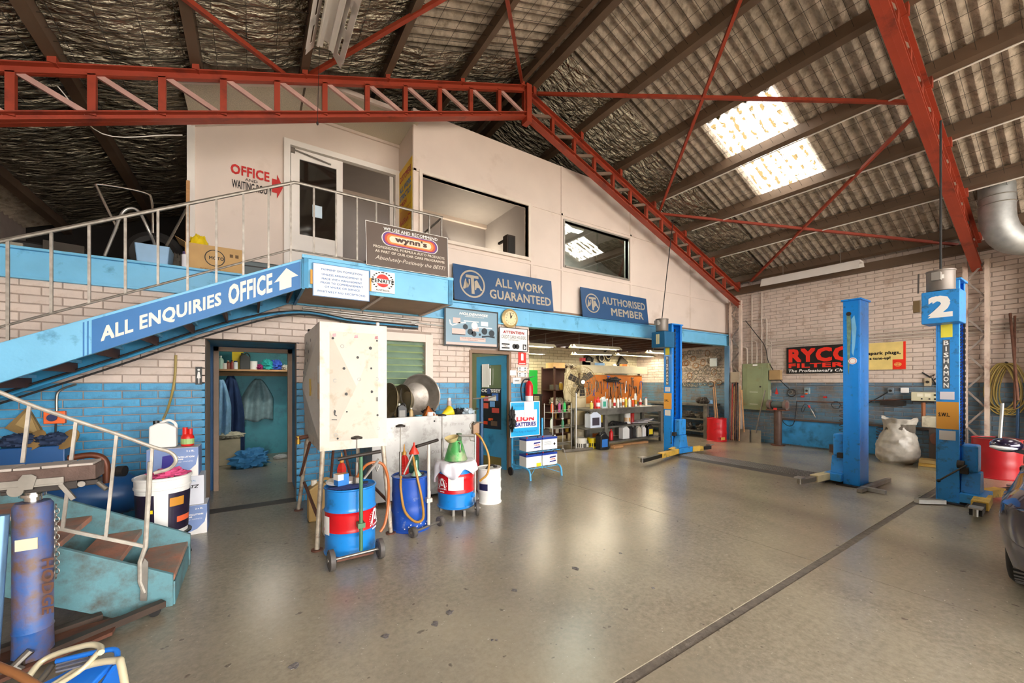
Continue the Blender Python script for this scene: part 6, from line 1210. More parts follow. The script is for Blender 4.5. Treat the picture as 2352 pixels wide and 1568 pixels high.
for k in range(5): MB().tube(bez([(7.15+.12*k, 6.62+.03*k, .52), (7.35+.13*k, 6.70, .60-.02*k), (7.7+.05*k, 6.75, .53)], 5), .018, 6).build('radiator_hose', rubber, label=('black radiator hose bent over the bench middle shelf', 'black radiator hose lying first in the heap', 'black radiator hose lying in the middle of the heap', 'black radiator hose lying beneath the white tin', 'black radiator hose reaching the papers')[k], cat='hose', smooth=True)
for k in range(4): MB().cbox((8.35+.12*k, 6.72, .52+.022*k), .42, .22, .012, Matrix.Rotation(.25*(k-1.5), 3, 'Z')).build('newspaper', mat('newsprint', '#d5cfd0', .85, var=.12), label=('newspaper at the bottom of the pile on the bench shelf', 'newspaper second in the pile on the bench shelf', 'newspaper third in the pile on the bench shelf', 'newspaper on top of the pile on the bench shelf')[k], cat='newspaper')
for u, h, r, hx, cp, kd, bd, lab in ((1405, .27, .05, '#cf1f22', '#cf1f22', 'round', None, 'red bottle on the bench bottom shelf'), (1435, .34, .12, '#eeeeea', '#eeeeea', 'jug', None, 'big white jug on the bench bottom shelf'), (1450, .30, .05, '#28282a', '#28282a', 'jug', None, 'black jug beside the big white jug'), (1457, .30, .05, '#2e2d30', '#d8d6d2', 'jug', None, 'black bottle with pale cap on the bottom shelf'), (1467, .29, .085, '#d9d2c2', '#e9e5dc', 'jug', None, 'cream handled jug on the bench bottom shelf'), (1478, .29, .075, '#efeeea', '#efeeea', 'jug', None, 'white flat jug on the bench bottom shelf'), (1492, .31, .11, '#262428', '#262428', 'jug', '#e8d02a', 'black oil jug with yellow label on the bottom shelf')): bottle('fluid_jug', lab, (X(u, 6.72), 6.74, .136), h, r, hx, cp, kd, bd, group='jugs on the bottom bench shelf', cat='jug')
for u, v, h, r, hx, cp, kd, bd, lab in ((1335, 1030, .26, .13, '#d9d6cc', '#bdb9ae', 'tin', '#5d5a52', 'white grease tin beside the fan foot'), (1342, 1010, .24, .12, '#efd016', '#e6c80f', 'tin', None, 'yellow tin stacked behind the grease tins'), (1330, 1012, .42, .08, '#e8c91e', '#d8b814', 'can', None, 'tall yellow can behind the fan post'), (1360, 1012, .25, .12, '#6f5a52', '#9a7f70', 'tin', None, 'murky brown jar on the floor by the bench'), (1360, 1028, .24, .11, '#f2d80f', '#e6e0c8', 'tin', '#3a3712', 'bright yellow tin on the floor by the bench leg'), (1347, 1030, .24, .05, '#3a3634', '#d8a02a', 'round', '#c9c2b6', 'dark bottle with orange cap beside the grease tin')):
    p = fl(u, v); bottle('grease_tin', lab, (p.x, p.y, 0), h, r, hx, cp, kd, bd, cat='tin')
p = fl(1382, 1031); bottle('oil_jug', 'black oil jug with blue label on the floor at the bench leg', (p.x, p.y-.02, 0), .40, .14, '#17171a', '#17171a', 'jug', '#2f74c8', cat='jug'); carton('orange_box', 'orange cardboard scrap behind the floor tins', (X(1372, 6.9), 6.95, 0), .2, .1, .30, .4, mat('orange card', '#b5622a', .8))
for k, (a, b) in enumerate((((1402, 1026), (1442, 1020)), ((1442, 1020), (1482, 1016)), ((1402, 1030), (1424, 1026)))): q = fl(*a); w_ = fl(*b); MB().bar(q+Vector((0, -.05, .03)), w_+Vector((0, -.05, .03)), .10, .05).build('timber_offcut', wood, label=('timber offcut under the front of the bench', 'longer timber offcut lying toward the hoist', 'short timber offcut by the bench leg')[k], cat='timber')
# tool board behind the bench
tb = T('tool_board', 'orange-brown tool board fixed behind the work bench', 'tool board', (8.3, 7.5, 1.05)); MB().box(7.20, 9.45, 7.48, 7.52, 1.0, 1.75).build('panel', mat('orange ply', '#b5651f', .6, var=.2, scale=3), tb); MB().box(7.0, 9.6, 7.40, 7.56, 1.80, 2.0).build('ledge', mat('ledge cream', '#b8ae94', .6), tb)
for x in (7.25, 9.4): MB().box(x-.03, x+.03, 7.53, 7.57, 0, 1.80).build('post', ob, tb)
def spanner(L_): return MB().prism([(-.008, 0, 0), (.008, 0, 0), (.010, 0, L_*.8), (.026, 0, L_*.86), (.022, 0, L_), (.010, 0, L_*.92), (-.010, 0, L_*.92), (-.022, 0, L_), (-.026, 0, L_*.86), (-.010, 0, L_*.8)], (0, -.008, 0)).cyl((0, .0, -.01), (0, -.008, -.01), .022, n=10)
def plier(L_): return MB().bar((-.03, 0, 0), (.0, 0, L_*.6), .012, .012).bar((.03, 0, 0), (0, 0, L_*.6), .012, .012).bar((0, 0, L_*.55), (0, 0, L_), .022, .012)
def hammer(L_): return MB().bar((0, 0, 0), (0, 0, L_), .018, .018).bar((-.05, 0, L_), (.06, 0, L_), .03, .03)
def saw(L_): return MB().tube(bez([(0, 0, 0), (.0, 0, L_), (.06, 0, L_*1.1), (.10, 0, L_*.9), (.10, 0, .1)], 5), .008, 6)
def bar_(L_): return MB().tube([(0, 0, 0), (.01, 0, L_)], .011, 7)
KT = (('spanner', spanner), ('pliers', plier), ('hammer', hammer), ('hacksaw', saw), ('pry_bar', bar_)); rt = random.Random(11); cnt = {}
ordw = ('first', 'second', 'third', 'fourth', 'fifth', 'sixth', 'seventh', 'eighth', 'ninth')
for k in range(30):
    nm, fn2 = KT[(k*7+k//5) % 5]; cnt[nm] = cnt.get(nm, 0)+1; x = 7.28+.072*k; z = 1.10+rt.uniform(0, .30); L_ = rt.uniform(.18, .34)
    if z+L_ > 1.72: z = 1.72-L_
    o = fn2(L_).xf(Matrix.Translation((x, 7.468, z)) @ Matrix.Rotation(rt.uniform(-.18, .18), 4, 'Y')).build(nm, rt.choice((steel, steel, dark, chrome, rust, mat('blue grip', '#3a55a8', .5))), label='%s hanging on the orange tool board, %s of its kind from the fan' % (nm.replace('_', ' '), ordw[cnt[nm]-1]), cat=nm.replace('_', ' ').split()[-1] if nm != 'pry_bar' else 'pry bar', group='tools on the tool board')
lumpy('drill', 'black tangle of leads hung at the top of the tool board', 'cable', (8.15, 7.38, 1.55), .22, .05, .07, rubber, 66, .6)
# things hung on the back wall above
for k, (u, v, s_, a_) in enumerate(((1352, 828, .36, .3), (1380, 822, .30, .9), (1395, 815, .34, .6), (1430, 833, .38, .55))):
    c_ = py(u, v, 8.92); t = T('radiator_fan' if k < 3 else 'radiator', ('black fan shroud hung highest toward the shelves', 'black square fan shroud hung beside the dial', 'dark square shroud with pale fan ring on the back wall', 'dark radiator hung at a tilt on the back wall')[k], 'fan' if k < 3 else 'radiator', c_); R_ = Matrix.Rotation(a_, 3, 'Y')
    MB().cbox(c_, s_, .05, s_*.8, R_).build('core', mat('dark shroud', '#1d1b19', .5), t)
    if k in (0, 1, 2): MB().tube([c_+Vector((s_*.36*math.cos(a), -.04, s_*.36*math.sin(a))) for a in [2*math.pi*i/20 for i in range(20)]], .018 if k else .012, 6, True).build('ring', mat('cream ring', '#cfc8ae', .5) if k else rubber, t)
    else: MB().cbox(c_+Vector((0, -.03, 0)), s_*.85, .01, s_*.66, R_).build('grille', mat('radiator fins', '#56524a', .4, .5, var=.2), t)
for k, (u, hx, w_, h_) in enumerate(((1310, '#b9b1a0', .3, .10), (1326, '#a8323a', .12, .18), (1350, '#8d8778', .4, .08), (1375, '#7fa3c8', .35, .07), (1432, '#d8792a', .2, .06))): carton('ledge_item', ('pale parcel on the ledge over the tool board', 'red and white packet on the ledge over the tool board', 'grey strip of parts on the ledge over the tool board', 'long blue box on the ledge over the tool board', 'orange tray on the ledge over the tool board')[k], (max(7.05+w_/2, X(u, 7.48)), 7.48, 2.0), w_, .1, h_, 0, mat('li '+hx, hx, .6, var=.2))
# shelves at the back right and side bench
sh2 = T('wall_shelf', 'blue-edged wall shelves with tins beyond the tool board', 'shelf', (10.0, 8.6, 1.5))
for z in (1.42, 1.86): MB().box(9.5, 10.6, 8.5, 8.98, z-.03, z).build('board', mid_blue if z < 1.6 else white, sh2)
for k, (x, z, h, hx, cp, kd) in enumerate(((9.6, 1.42, .26, '#e8cf2a', '#222', 'can'), (9.72, 1.42, .25, '#e8cf2a', '#222', 'can'), (9.84, 1.42, .25, '#2a2826', '#888', 'round'), (9.98, 1.42, .22, '#d9c79a', '#efe9dd', 'round'), (10.14, 1.42, .20, '#4a3228', '#4a3228', 'tin'), (10.32, 1.42, .2, '#8a3a2c', '#444', 'tin'), (9.65, 1.86, .28, '#e9e6de', '#d5d2ca', 'jug'), (9.9, 1.86, .30, '#1c1b1a', '#1c1b1a', 'jug'), (10.2, 1.86, .26, '#b56a3a', '#e2d7c2', 'round'))): bottle('shelf_tin', ('first yellow can on the blue-edged shelf', 'second yellow can on the blue-edged shelf', 'black bottle on the blue-edged shelf', 'cream bottle on the blue-edged shelf', 'brown tin on the blue-edged shelf', 'rusty red tin on the blue-edged shelf', 'white jug on the upper wall shelf', 'black jug on the upper wall shelf', 'tan bottle on the upper wall shelf')[k], (x, 8.7, z), h, .06 if kd != 'jug' else .09, hx if len(hx) == 7 else '#222222', cp if len(cp) == 7 else '#555555', kd, cat='tin')
sbn = T('side_bench', 'heavy grey side bench with lower shelves along the right-hand wall', 'bench', (10.75, 6.8, 0))
MB().box(10.42, 11.07, 6.08, 8.4, .90, .95).build('top', ob, sbn); MB().box(10.46, 11.07, 6.12, 8.4, .50, .53).build('shelf', ob, sbn); MB().box(10.46, 11.07, 6.12, 8.4, .16, .19).build('shelf', ob, sbn)
for y in (6.10, 8.3): MB().box(10.44, 10.54, y, y+.10, 0, .90).build('leg', ob, sbn)
lumpy('bench_vice', 'dark canvas covered vice on the side bench', 'vice', (10.65, 6.35, .95), .12, .16, .10, mat('dark canvas', '#3a3029', .7, var=.3), 67, .4); bottle('grease_tub', 'small blue and white tub on the side bench', (10.8, 6.2, .95), .1, .06, '#7aa3c8', '#f0ede6', 'tin')
for k, (y, z) in enumerate(((6.4, .53), (6.85, .53), (6.4, .19), (6.9, .19))): lumpy('scrap_parts', ('grey parts heap on the side bench middle shelf end', 'grey parts heap further along the side bench middle shelf', 'metal parts heap on the side bench bottom shelf end', 'metal parts heap further along the side bench bottom shelf')[k], 'parts', (10.74, y, z), .15, .14, .09, mat('scrap metal', '#8d8579', .4, .6, var=.5, scale=15), 70+k, .8)
gt = mat('gasket metal', '#a9a08c', .4, .6, var=.3); gms = []
for k, rad in enumerate((.045, .065, .09, .12, .15)):
    q = MB().tube([(0, rad*math.cos(a), rad*math.sin(a)*(1 if k % 2 else .8)) for a in [2*math.pi*i/20 for i in range(20)]], .006+.002*(k % 3), 5, True); gms.append(q.mesh('gasket', (gt, steel, mat('copper gasket', '#a5713f', .4, .6), mat('pale gasket', '#cfc8b8', .5), rubber)[k], True))
rg = random.Random(3)
for layer in range(3):
    done = []; tries = 0
    while len(done) < 78 and tries < 6000:
        tries += 1; k = rg.choice((0, 0, 0, 1, 1, 1, 2, 2, 3)); rad = (.045, .065, .09, .12, .15)[k]+.012; y = rg.uniform(5.98+rad, 7.75); z = rg.uniform(1.40+rad, 2.53-rad)
        if any(abs(y-a) < rad+c and abs(z-b) < rad+c for a, b, c in done): continue
        done.append((y, z, rad)); o = bpy.data.objects.new('gasket', gms[k]); COL.objects.link(o); o.location = (11.068-.027*layer, y, z); o.rotation_euler = (rg.choice((0, math.pi/2, math.pi)), 0, 0); tag(o, 'round gasket hanging in the dense cluster on the right-hand wall', 'gasket', 'gaskets hung on the wall')
MB().box(10.95, 10.985, 6.10, 6.32, 2.0, 2.25).build('hung_bag', flat('grey film', '#b5bdc0', .3), label='grey plastic packet hung among the gaskets', cat='packet', bevel=.02)
drum('oil_barrel', 'bright red barrel at the end of the side bench', (10.36, 5.78, 0), .235, .60, [(0, 1, red)]); panel(FR((10.16, 5.555, .05), (.97, -.1, 0), (0, 0, 1), .16, .07), 'barrel_sticker', mat('faded sticker', '#c99a4a', .6), None, label='faded yellow sticker low on the red barrel', cat='sticker')
for k in range(4): MB().tube([(10.30+.05*k, 5.80, .05 if 0 else .60), (10.42+.06*k, 5.92+.02*k, 1.35+.08*k)], .012, 6).build('timber_stick', wood if k % 2 else old_wood, label=('old grey stick standing in the red barrel', 'tan stick standing in the red barrel', 'taller grey stick standing in the red barrel', 'tallest tan stick standing in the red barrel')[k], cat='stick')
# opening post, column foot
MB().box(10.86, 11.0, 5.72, 5.84, 0, 2.55).build('opening_post', mat('post blue grey', '#5d86a8', .5, var=.1), label='blue grey steel post at the end of the workshop opening', cat='post')
# ------------------------------------------------------------------ vehicle hoists
hz = mat('faded hoist blue', '#2f8fdc', .38, var=.10, scale=3, dirt='#33506a', damt=.25, dscale=12, bump=.04); chain_m = mat('oily chain', '#4a4844', .4, .6, var=.25); pad_y = mat('worn yellow paint', '#d9b04a', .5, var=.12, dirt='#6a5a34', damt=.3, dscale=8)
def column_box(t, x, y, dx, dy, h, open_s, m, name='column'):
    """U-shaped hoist column, open towards open_s (+1 or -1 in y)"""
    q = MB(); w_ = .012; ya = y if open_s > 0 else y+dy-w_
    q.box(x, x+dx, ya, ya+w_, 0.02, h); q.box(x, x+w_, y if open_s < 0 else y+w_, y+dy-w_ if open_s < 0 else y+dy, 0.02, h); q.box(x+dx-w_, x+dx, y if open_s < 0 else y+w_, y+dy-w_ if open_s < 0 else y+dy, 0.02, h)
    ye = y if open_s < 0 else y+dy-w_
    q.box(x+w_, x+.06, ye, ye+w_, .02, h); q.box(x+dx-.06, x+dx-w_, ye, ye+w_, .02, h)
    q.build(name, m, t, bevel=.004); MB().box(x-.02, x+dx+.02, y-.02, y+dy+.02, h, h+.025).build('top_plate', m, t, bevel=.004); MB().box(x-.08, x+dx+.08, y-.06, y+dy+.06, 0, .02).build('base_plate', dark, t)
def carriage(t, x, y, s, m, z=.42, arm=None):
    """lifting carriage on the open side (s = direction in y)"""
    y0, y1 = (y, y+.14*s); ya, yb = min(y0, y1), max(y0, y1)
    MB().box(x+.07, x+.30, ya, yb, z, z+.34).build('carriage', m, t, bevel=.02)
    yk = y+.20*s
    MB().prism([(x+.09, y, z), (x+.28, y, z), (x+.33, y, .16), (x+.03, y, .16)], (0, .16*s, 0)).build('gusset', m, t, bevel=.006)
    MB().box(x-.06, x+.44, min(y, y+.22*s), max(y, y+.22*s), .05, .16).build('arm_socket', m, t, bevel=.006)
    MB().box(x-.005, x+.065, min(y, y+.07*s), max(y, y+.07*s), z-.02, z+.06).build('lock_box', dark, t, bevel=.005)
def arm(t, p, q, m, pad=True, w_=.11):
    p, q = Vector(p), Vector(q); mid = p+(q-p)*.55
    a_ = MB().bar(p, mid, w_, .10).build('arm', m, t, bevel=.006); MB().bar(mid-(q-p)*.06, q, w_*.7, .07).build('arm_extension', black if m is pad_y else steel, t, bevel=.004)
    if pad: MB().cyl(q+Vector((0, 0, -.04)), q+Vector((0, 0, .05)), .022).build('pad_screw', steel, t); MB().box(q.x-.07, q.x+.07, q.y-.05, q.y+.05, q.z+.05, q.z+.068).build('lift_pad', galv, t)
def chain(t, x, y, z0, z1, n, r=.011):
    q = MB()
    for k in range(n): z = z0+(z1-z0)*k/n; q.box(x-r, x+r, y-.006-.006*(k % 2), y+.006+.006*(k % 2), z, z+(z1-z0)/n*1.25)
    q.build('lift_chain', chain_m, t, kind='stuff')
def badge_plates(t, x, y0, y1, z, sc=1.):
    f = FR((x, y1, 0), (0, -1, 0), (0, 0, 1), y1-y0, 1.)
    def pl(nm, hx, a0, a1, b0, b1): return panel(f, nm, flat('plate '+hx, hx), t, a0, a1, b0, b1, .001, .002)
    pl('yellow_label', '#f0e04a', .22, .72, z+.30, z+.48); pl('name_plate', '#5a5c5e', .30, .60, z-.36, z+.27); pl('warning_label', '#d9d4da', .18, .80, z-.50, z-.40); pl('rating_plate', '#d99a3c', .02, .98, z-.88, z-.53); pl('data_label', '#d6d2cf', .15, .85, z-1.02, z-.90)
    for i, ch in enumerate('BISHAMON'): text(f, ch, paper, t, .34 if ch != 'I' else .42, .56 if ch != 'I' else .48, z+.20-i*.078, z+.26-i*.078, .015, .005, 'name_letter')
    text(f, 'S.W.L.', black, t, .12, .62, z-.72, z-.67, .02, .005)
def motor(t, x, y, z):
    MB().lathe([(.125, 0), (.13, .01), (.13, .24), (.135, .245), (.135, .262), (.12, .265)], 28, (x, y, z)).build('motor', mat('warm grey motor', '#857c74', .45, .3, var=.1), t, smooth=True); MB().box(x-.20, x-.125, y-.03, y+.05, z+.12, z+.22).build('terminal_box', mat('grey box', '#8f8a84', .5), t); MB().box(x-.132, x-.128, y-.05, y+.03, z+.14, z+.19).build('motor_plate', paper, t)
h1 = T('vehicle_hoist', 'blue two-post hoist number 1, its plain second post joined by a floor plate', 'hoist', (7.7, 3.7, 0))
column_box(h1, 7.56, 5.20, .37, .20, 2.80, -1, lift_blue); column_box(h1, 7.46, 2.02, .38, .20, 2.77, 1, lift_blue)
q = MB().box(7.27, 7.62, 5.17, 5.50, 2.30, 2.64).build('drive_housing', mat('hoist teal blue', '#1b6390', .4, var=.08), h1, bevel=.008)
f = FR((7.27, 5.50, 2.30), (0, -1, 0), (0, 0, 1), .33, .34); text(f, '1', mat('cream numeral', '#e6dcae', .5), h1, .36, .62, .22, .84, .04, .004, 'numeral'); motor(h1, 7.40, 5.33, 2.655)
badge_plates(h1, 7.56, 5.20, 5.40, 1.85); carriage(h1, 7.56, 5.195, -1, hz); chain(h1, 7.70, 5.22, .8, 2.7, 40)
arm(h1, (7.62, 5.06, .10), (6.05, 4.78, .10), pad_y); arm(h1, (7.98, 5.02, .10), (8.55, 4.92, .10), pad_y); arm(h1, (7.60, 5.16, .115), (7.10, 5.0, .115), pad_y, False, .08)
MB().tube([(7.5, 5.18, .50), (7.40, 5.10, .28)], .008).build('release_lever', dark, h1); MB().ell((7.40, 5.10, .27), .015, .015, .015).build('lever_ball', black, h1)
carriage(h1, 7.46, 2.225, 1, hz); arm(h1, (7.52, 2.40, .11), (6.70, 2.50, .10), mat('cream arm paint', '#cfc39a', .5, var=.2)); arm(h1, (7.9, 2.36, .11), (8.7, 2.6, .10), steel)
MB().bar((7.10, 1.93, .035), (8.3, 1.90, .035), .06, .05).build('foot_bar', steel, h1); MB().bar((7.30, 1.70, .035), (7.32, 1.97, .036), .06, .05).build('foot_bar', galv, h1)
f = FR((7.46, 2.22, 0), (0, -1, 0), (0, 0, 1), .20, 2.77)
poly(f, 'bolt_cover', dark, h1, ring(f, .35, .93, .03), .001, .006); poly(f, 'round_sticker', paper, h1, ring(f, .58, .675, .05), .001, .002); annulus(f, 'sticker_ring', redp, h1, .58, .675, .042, .036, .004)
poly(f, 'paint_wear', mat('bare worn patch', '#6f8f7e', .5, var=.3, scale=20), h1, [(.22, .93), (.45, .93), (.5, .85), (.46, .78), (.42, .70), (.36, .60), (.30, .62), (.26, .72), (.24, .82)], .0008, .0006); poly(f, 'paint_wear', mat('pale worn patch', '#7fc0ea', .4, var=.15), h1, [(.5, .90), (.68, .92), (.8, .85), (.72, .76), (.62, .70), (.52, .72), (.55, .80)], .0008, .0006)
pm_ = mat('checker plate', '#5a5652', .45, .4, var=.15); pq = MB().prism([(7.36, 2.42, 0), (7.42, 2.42, .04), (7.92, 2.42, .04), (7.98, 2.42, 0)], (0, 2.5, 0)); pl_ = pq.build('floor_plate', pm_, h1)
tq = MB()
for i in range(12):
    for k in range(58):
        x = 7.435+i*.043; y = 2.45+k*.043; a_ = .8 if (i+k) % 2 else -.8; tq.cbox((x, y, .041), .028, .008, .003, Matrix.Rotation(a_, 3, 'Z'))
tq.build('tread_pattern', galv, pl_, kind='stuff')
h2 = T('vehicle_hoist', 'scuffed blue hoist post number 2 with chain and motor head beside the groove', 'hoist', (7.65, 1.15, 0))
column_box(h2, 7.46, 1.045, .38, .205, 2.85, -1, hz); MB().box(7.19, 7.55, 1.0, 1.335, 2.295, 2.70).build('drive_housing', hz, h2, bevel=.01)
f = FR((7.19, 1.335, 2.295), (0, -1, 0), (0, 0, 1), .335, .405); text(f, '2', paper, h2, .18, .82, .17, .84, .03, .004, 'numeral'); motor(h2, 7.36, 1.19, 2.715); badge_plates(h2, 7.46, 1.045, 1.25, 1.83)
carriage(h2, 7.46, 1.04, -1, hz); chain(h2, 7.66, 1.03, .78, 2.3, 44, .016); rq = MB()
for k in range(46): z = .75+k*.036; rq.prism([(7.50, 1.035, z), (7.535, 1.035, z), (7.535, 1.035, z+.024)], (0, .012, 0))
rq.build('safety_rack', dark, h2, kind='stuff')
arm(h2, (7.62, .86, .11), (6.72, .82, .10), pad_y, True, .14); arm(h2, (7.9, .9, .11), (8.6, .72, .10), pad_y); MB().tube([(7.42, .98, .52), (7.18, 1.18, .32)], .010).build('release_lever', dark, h2); MB().ell((7.18, 1.18, .32), .025, .02, .02).build('lever_ball', black, h2)
MB().cyl((7.44, 1.0, .52), (7.44, 1.06, .52), .05).build('lock_boss', dark, h2); MB().bar((7.10, 1.36, .035), (7.34, 1.16, .036), .07, .05).build('foot_bar', galv, h2); MB().tube([(7.36, 1.19, 2.98), (7.36, 1.19, 4.9)], .012).build('supply_cable', rubber, h2); MB().box(7.14, 7.19, 1.34, 1.40, 2.45, 2.6).build('side_flap', mat('brown flap', '#6b5636', .6), h2); MB().tube([(7.18, 1.36, 2.70), (7.2, 1.36, 2.95)], .008).build('stop_rod', dark, h2)
MB().tube([(7.40, 5.33, 2.92), (7.55, 5.33, 3.8), (7.9, 5.4, 5.2)], .009).build('hoist_cable', rubber, label='black power cable hanging to hoist number 1', cat='cable')
# ------------------------------------------------------------------ hanging twin reflector light
hl = T('hanging_light', 'white twin slotted reflector light hanging below the roof near the truss', 'light', (.75, 3.9, 4.98)); wr_ = mat('white reflector enamel', '#e9e2dc', .35, var=.04)
y0, y1, zc = 3.3, 4.86, 5.29
for xc, s in ((.60, -1), (.76, 1)):
    a = xc+s*.02; b = xc+s*.10
    for k in range(5):
        ya = y0+(y1-y0)*k/4-.03 if k else y0; 
        if k < 4: yb = y0+(y1-y0)*(k+1)/4-.16
        MB().prism([(a, ya, zc+.05), (b, ya, zc-.07), (b+s*.004, ya, zc-.07), (a+s*.004, ya, zc+.05)], (0, (.13 if k else .06), 0)).build('reflector_rib', wr_, hl)
    MB().prism([(a, y0, zc+.05), (a+s*.03, y0, zc+.005), (a+s*.034, y0, zc+.005), (a+s*.004, y0, zc+.05)], (0, y1-y0, 0)).build('reflector_upper', wr_, hl); MB().prism([(b-s*.03, y0, zc-.025), (b+s*.01, y0, zc-.085), (b+s*.014, y0, zc-.085), (b-s*.026, y0, zc-.025)], (0, y1-y0, 0)).build('reflector_lower', wr_, hl)
    MB().bar((xc-s*.03, y0, zc), (xc-s*.03, y1-.06, zc), .04, .06).build('batten', wr_, hl); MB().cyl((xc-s*.005, y0, zc-.02), (xc-s*.005, y1-.04, zc-.02), .013).build('tube', white, hl, smooth=True)
MB().box(.64, .72, y0, y1-.10, zc+.02, zc+.05).build('spine', wr_, hl)
for y in (3.6, 4.6): MB().tube([(.68, y, zc+.05), (.68, y, roofz(.68)-.1)], .005).build('hanger', steel, hl)
MB().tube([(.62, 4.8, zc), (.60, 4.8, 4.42)], .003).build('pull_cord', dark, hl); MB().ell((.60, 4.8, 4.40), .012, .012, .02).build('cord_knob', dark, hl)
# ------------------------------------------------------------------ right-hand wall fittings
XW = WB-.012
def B(u, v, off=.02): return px(u, v, XW-off)
def frB(u0, v0, u1, v1, off=.0):
    a, b = px(u0, v0, XW-off), px(u1, v1, XW-off); zt = px((u0+u1)/2, v0, XW-off).z; return FRB(a.y, b.y, min(a.z, b.z), max(a.z, b.z), XW-off)
# switchboard
g_ = mat('olive switchboard paint', '#8a9470', .5, var=.08, dirt='#8a7a4a', damt=.25, dscale=3); f = FRB(5.40, 4.77, .84, 2.04, XW-.16); sw = T('switchboard', 'olive green steel switchboard cabinet on the right wall by the corner', 'switchboard', f.p(.5, 0))
panel(f, 'case', g_, sw, 0, 1, 0, 1, -.15, .15, bevel=.004); panel(f, 'door', g_, sw, .18, .80, .07, .93, .001, .008, bevel=.003); MB().cyl(f.p(.72, .50, .008), f.p(.72, .50, .025), .02).build('lock', dark, sw); panel(f, 'card', paper, sw, .42, .60, .95, .985, .001, .002)
for b in (.12, .38): panel(f, 'scratch', paper, sw, .3, .62, b, b+.006, .0095, .0006)
# conduits above the board
cmat = mat('painted conduit', '#c9bcae', .5, var=.1)
def pipe(label, pts, r=.016, m=None): MB().tube(bez(pts, 6) if len(pts) > 2 else pts, r, 8).build('wall_conduit', m or cmat, label=label, cat='conduit', smooth=True)
for k in range(5):
    y = 5.34-.12*k; ze = (2.5, 3.9, 2.65, 3.9, 3.2)[k]
    if ze > 3.8: pipe(('', 'conduit rising straight to the roof beside the corner', '', 'second conduit rising straight to the roof above the switchboard', '')[k], [Vector((XW-.03, y, 2.05)), Vector((XW-.03, y, ze))])
    else: pipe(('fat conduit bending from the corner into the switchboard', '', 'thin conduit bending low from the corner into the switchboard', '', 'high looping conduit from the corner column to the switchboard')[k], [Vector((XW-.03, y, 2.05)), Vector((XW-.03, y, ze-.12)), Vector((XW-.03, y+.03, ze-.03)), Vector((XW-.03, y+.15, ze)), Vector((XW-.03, 5.68, ze))], .022 if k == 0 else .014)
for k, (dz, nm) in enumerate(((0, 'lowest of the long conduits along the right wall'), (.07, 'second of the long conduits along the right wall'), (.13, 'third of the long conduits along the right wall'), (.20, 'thin top conduit along the right wall'))):
    pipe(nm, [Vector((XW-.03, 4.86-.03*k, 2.06)), Vector((XW-.03, 4.84-.03*k, 2.36+dz)), Vector((XW-.03, 4.72, 2.45+dz)), Vector((XW-.03, 2.4, 2.46+dz)), Vector((XW-.03, -1.0, 2.47+dz))], .018 if k < 2 else .012)
MB().tube(bez([Vector((XW-.07, 5.36, 3.2)), B(1735, 765, .07), B(1757, 795, .07), B(1765, 830, .07), B(1790, 870, .07), B(1815, 895, .06)], 6), .009).build('slung_cable', rubber, label='black cable drooping from the corner column past the switchboard', cat='cable')
pipe('thin pipe along the paint line of the right wall', [Vector((XW-.025, 4.2, 1.49)), Vector((XW-.025, 1.5, 1.49))], .012, mat('grey blue pipe', '#6d7f8c', .5))
t = carton('wall_box', 'brown battery carton on a bracket beside the switchboard', (XW-.10, 4.62, 1.62), .14, .24, .24, 0, mat('brown carton', '#a8895e', .7, var=.08)); MB().box(-.07, .09, -.12, .12, -.02, 0).build('bracket', dark, t, local=True)
# signs
f = FRB(4.405, 3.05, 1.765, 2.41, XW-.03); s = sign('filter_brand_sign', 'black sign with big red brand letters partly hidden by the plain hoist post', f, black, t=.01)
rs = flat('sign red', '#f0301c', .4); text(f, 'RYCO', rs, s, .035, .96, .42, .93, .03, TK); text(f, 'FILTERS', rs, s, .035, .96, .21, .38, .025, TK); text(f, "The Professional's Choice", paper, s, .035, .97, .05, .16, .015, TK, shear=.2)
f = FRB(3.03, 2.27, 1.82, 2.385, XW-.03); s = sign('spark_plug_sign', 'cream and red spark plug sign on the right wall', f, mat('sign cream', '#e9cd7e', .5), t=.01)
panel(f, 'red_edge', rs, s, .95, 1, 0, 1, .0102, .001); panel(f, 'red_corner', rs, s, .74, .95, 0, .36, .0102, .001); text(f, 'by spark plugs,', black, s, .06, .90, .52, .68, .02, TK); text(f, 'try a tune-up!', black, s, .10, .70, .34, .48, .02, TK); annulus(f, 'logo_ring', flat('logo gold', '#f0c46a'), s, .845, .18, .055, .047, .013, sy=.75); text(f, 'NGK', flat('logo gold', '#f0c46a'), s, .78, .91, .14, .22, .02, .013)
# grinder on pedestal
gp = Vector((10.82, 4.50, 0)); t = T('bench_grinder', 'bench grinder with two wheels on a rusty pipe pedestal', 'grinder', gp); MB().cyl(gp, gp+Vector((0, 0, .86)), .085).build('pedestal', mat('brown pipe steel', '#5f4a42', .55, .3, var=.2), t, smooth=True); MB().cyl(gp, gp+Vector((0, 0, .02)), .15).build('base', rust, t)
MB().box(gp.x-.12, gp.x+.12, gp.y-.22, gp.y+.22, .86, .89).build('plate', rust, t); MB().cyl(gp+Vector((0, -.12, 1.0)), gp+Vector((0, .12, 1.0)), .085).build('motor', mat('grinder grey', '#5b6460', .45), t, smooth=True)
for s_ in (-1, 1): MB().cyl(gp+Vector((-.02, .15*s_, 1.0)), gp+Vector((-.02, .21*s_, 1.0)), .12, n=24).build('wheel_guard', mat('guard grey', '#6e625a', .5, var=.2), t, smooth=True); MB().cyl(gp+Vector((-.05, .145*s_, 1.0)), gp+Vector((-.05, .215*s_, 1.0)), .085, n=24).build('grinding_wheel', mat('abrasive wheel', '#7a5348', .8), t)
panel(FRB(gp.y+.05, gp.y-.03, .88, .93, gp.x-.12), 'maker_badge', redp, t)
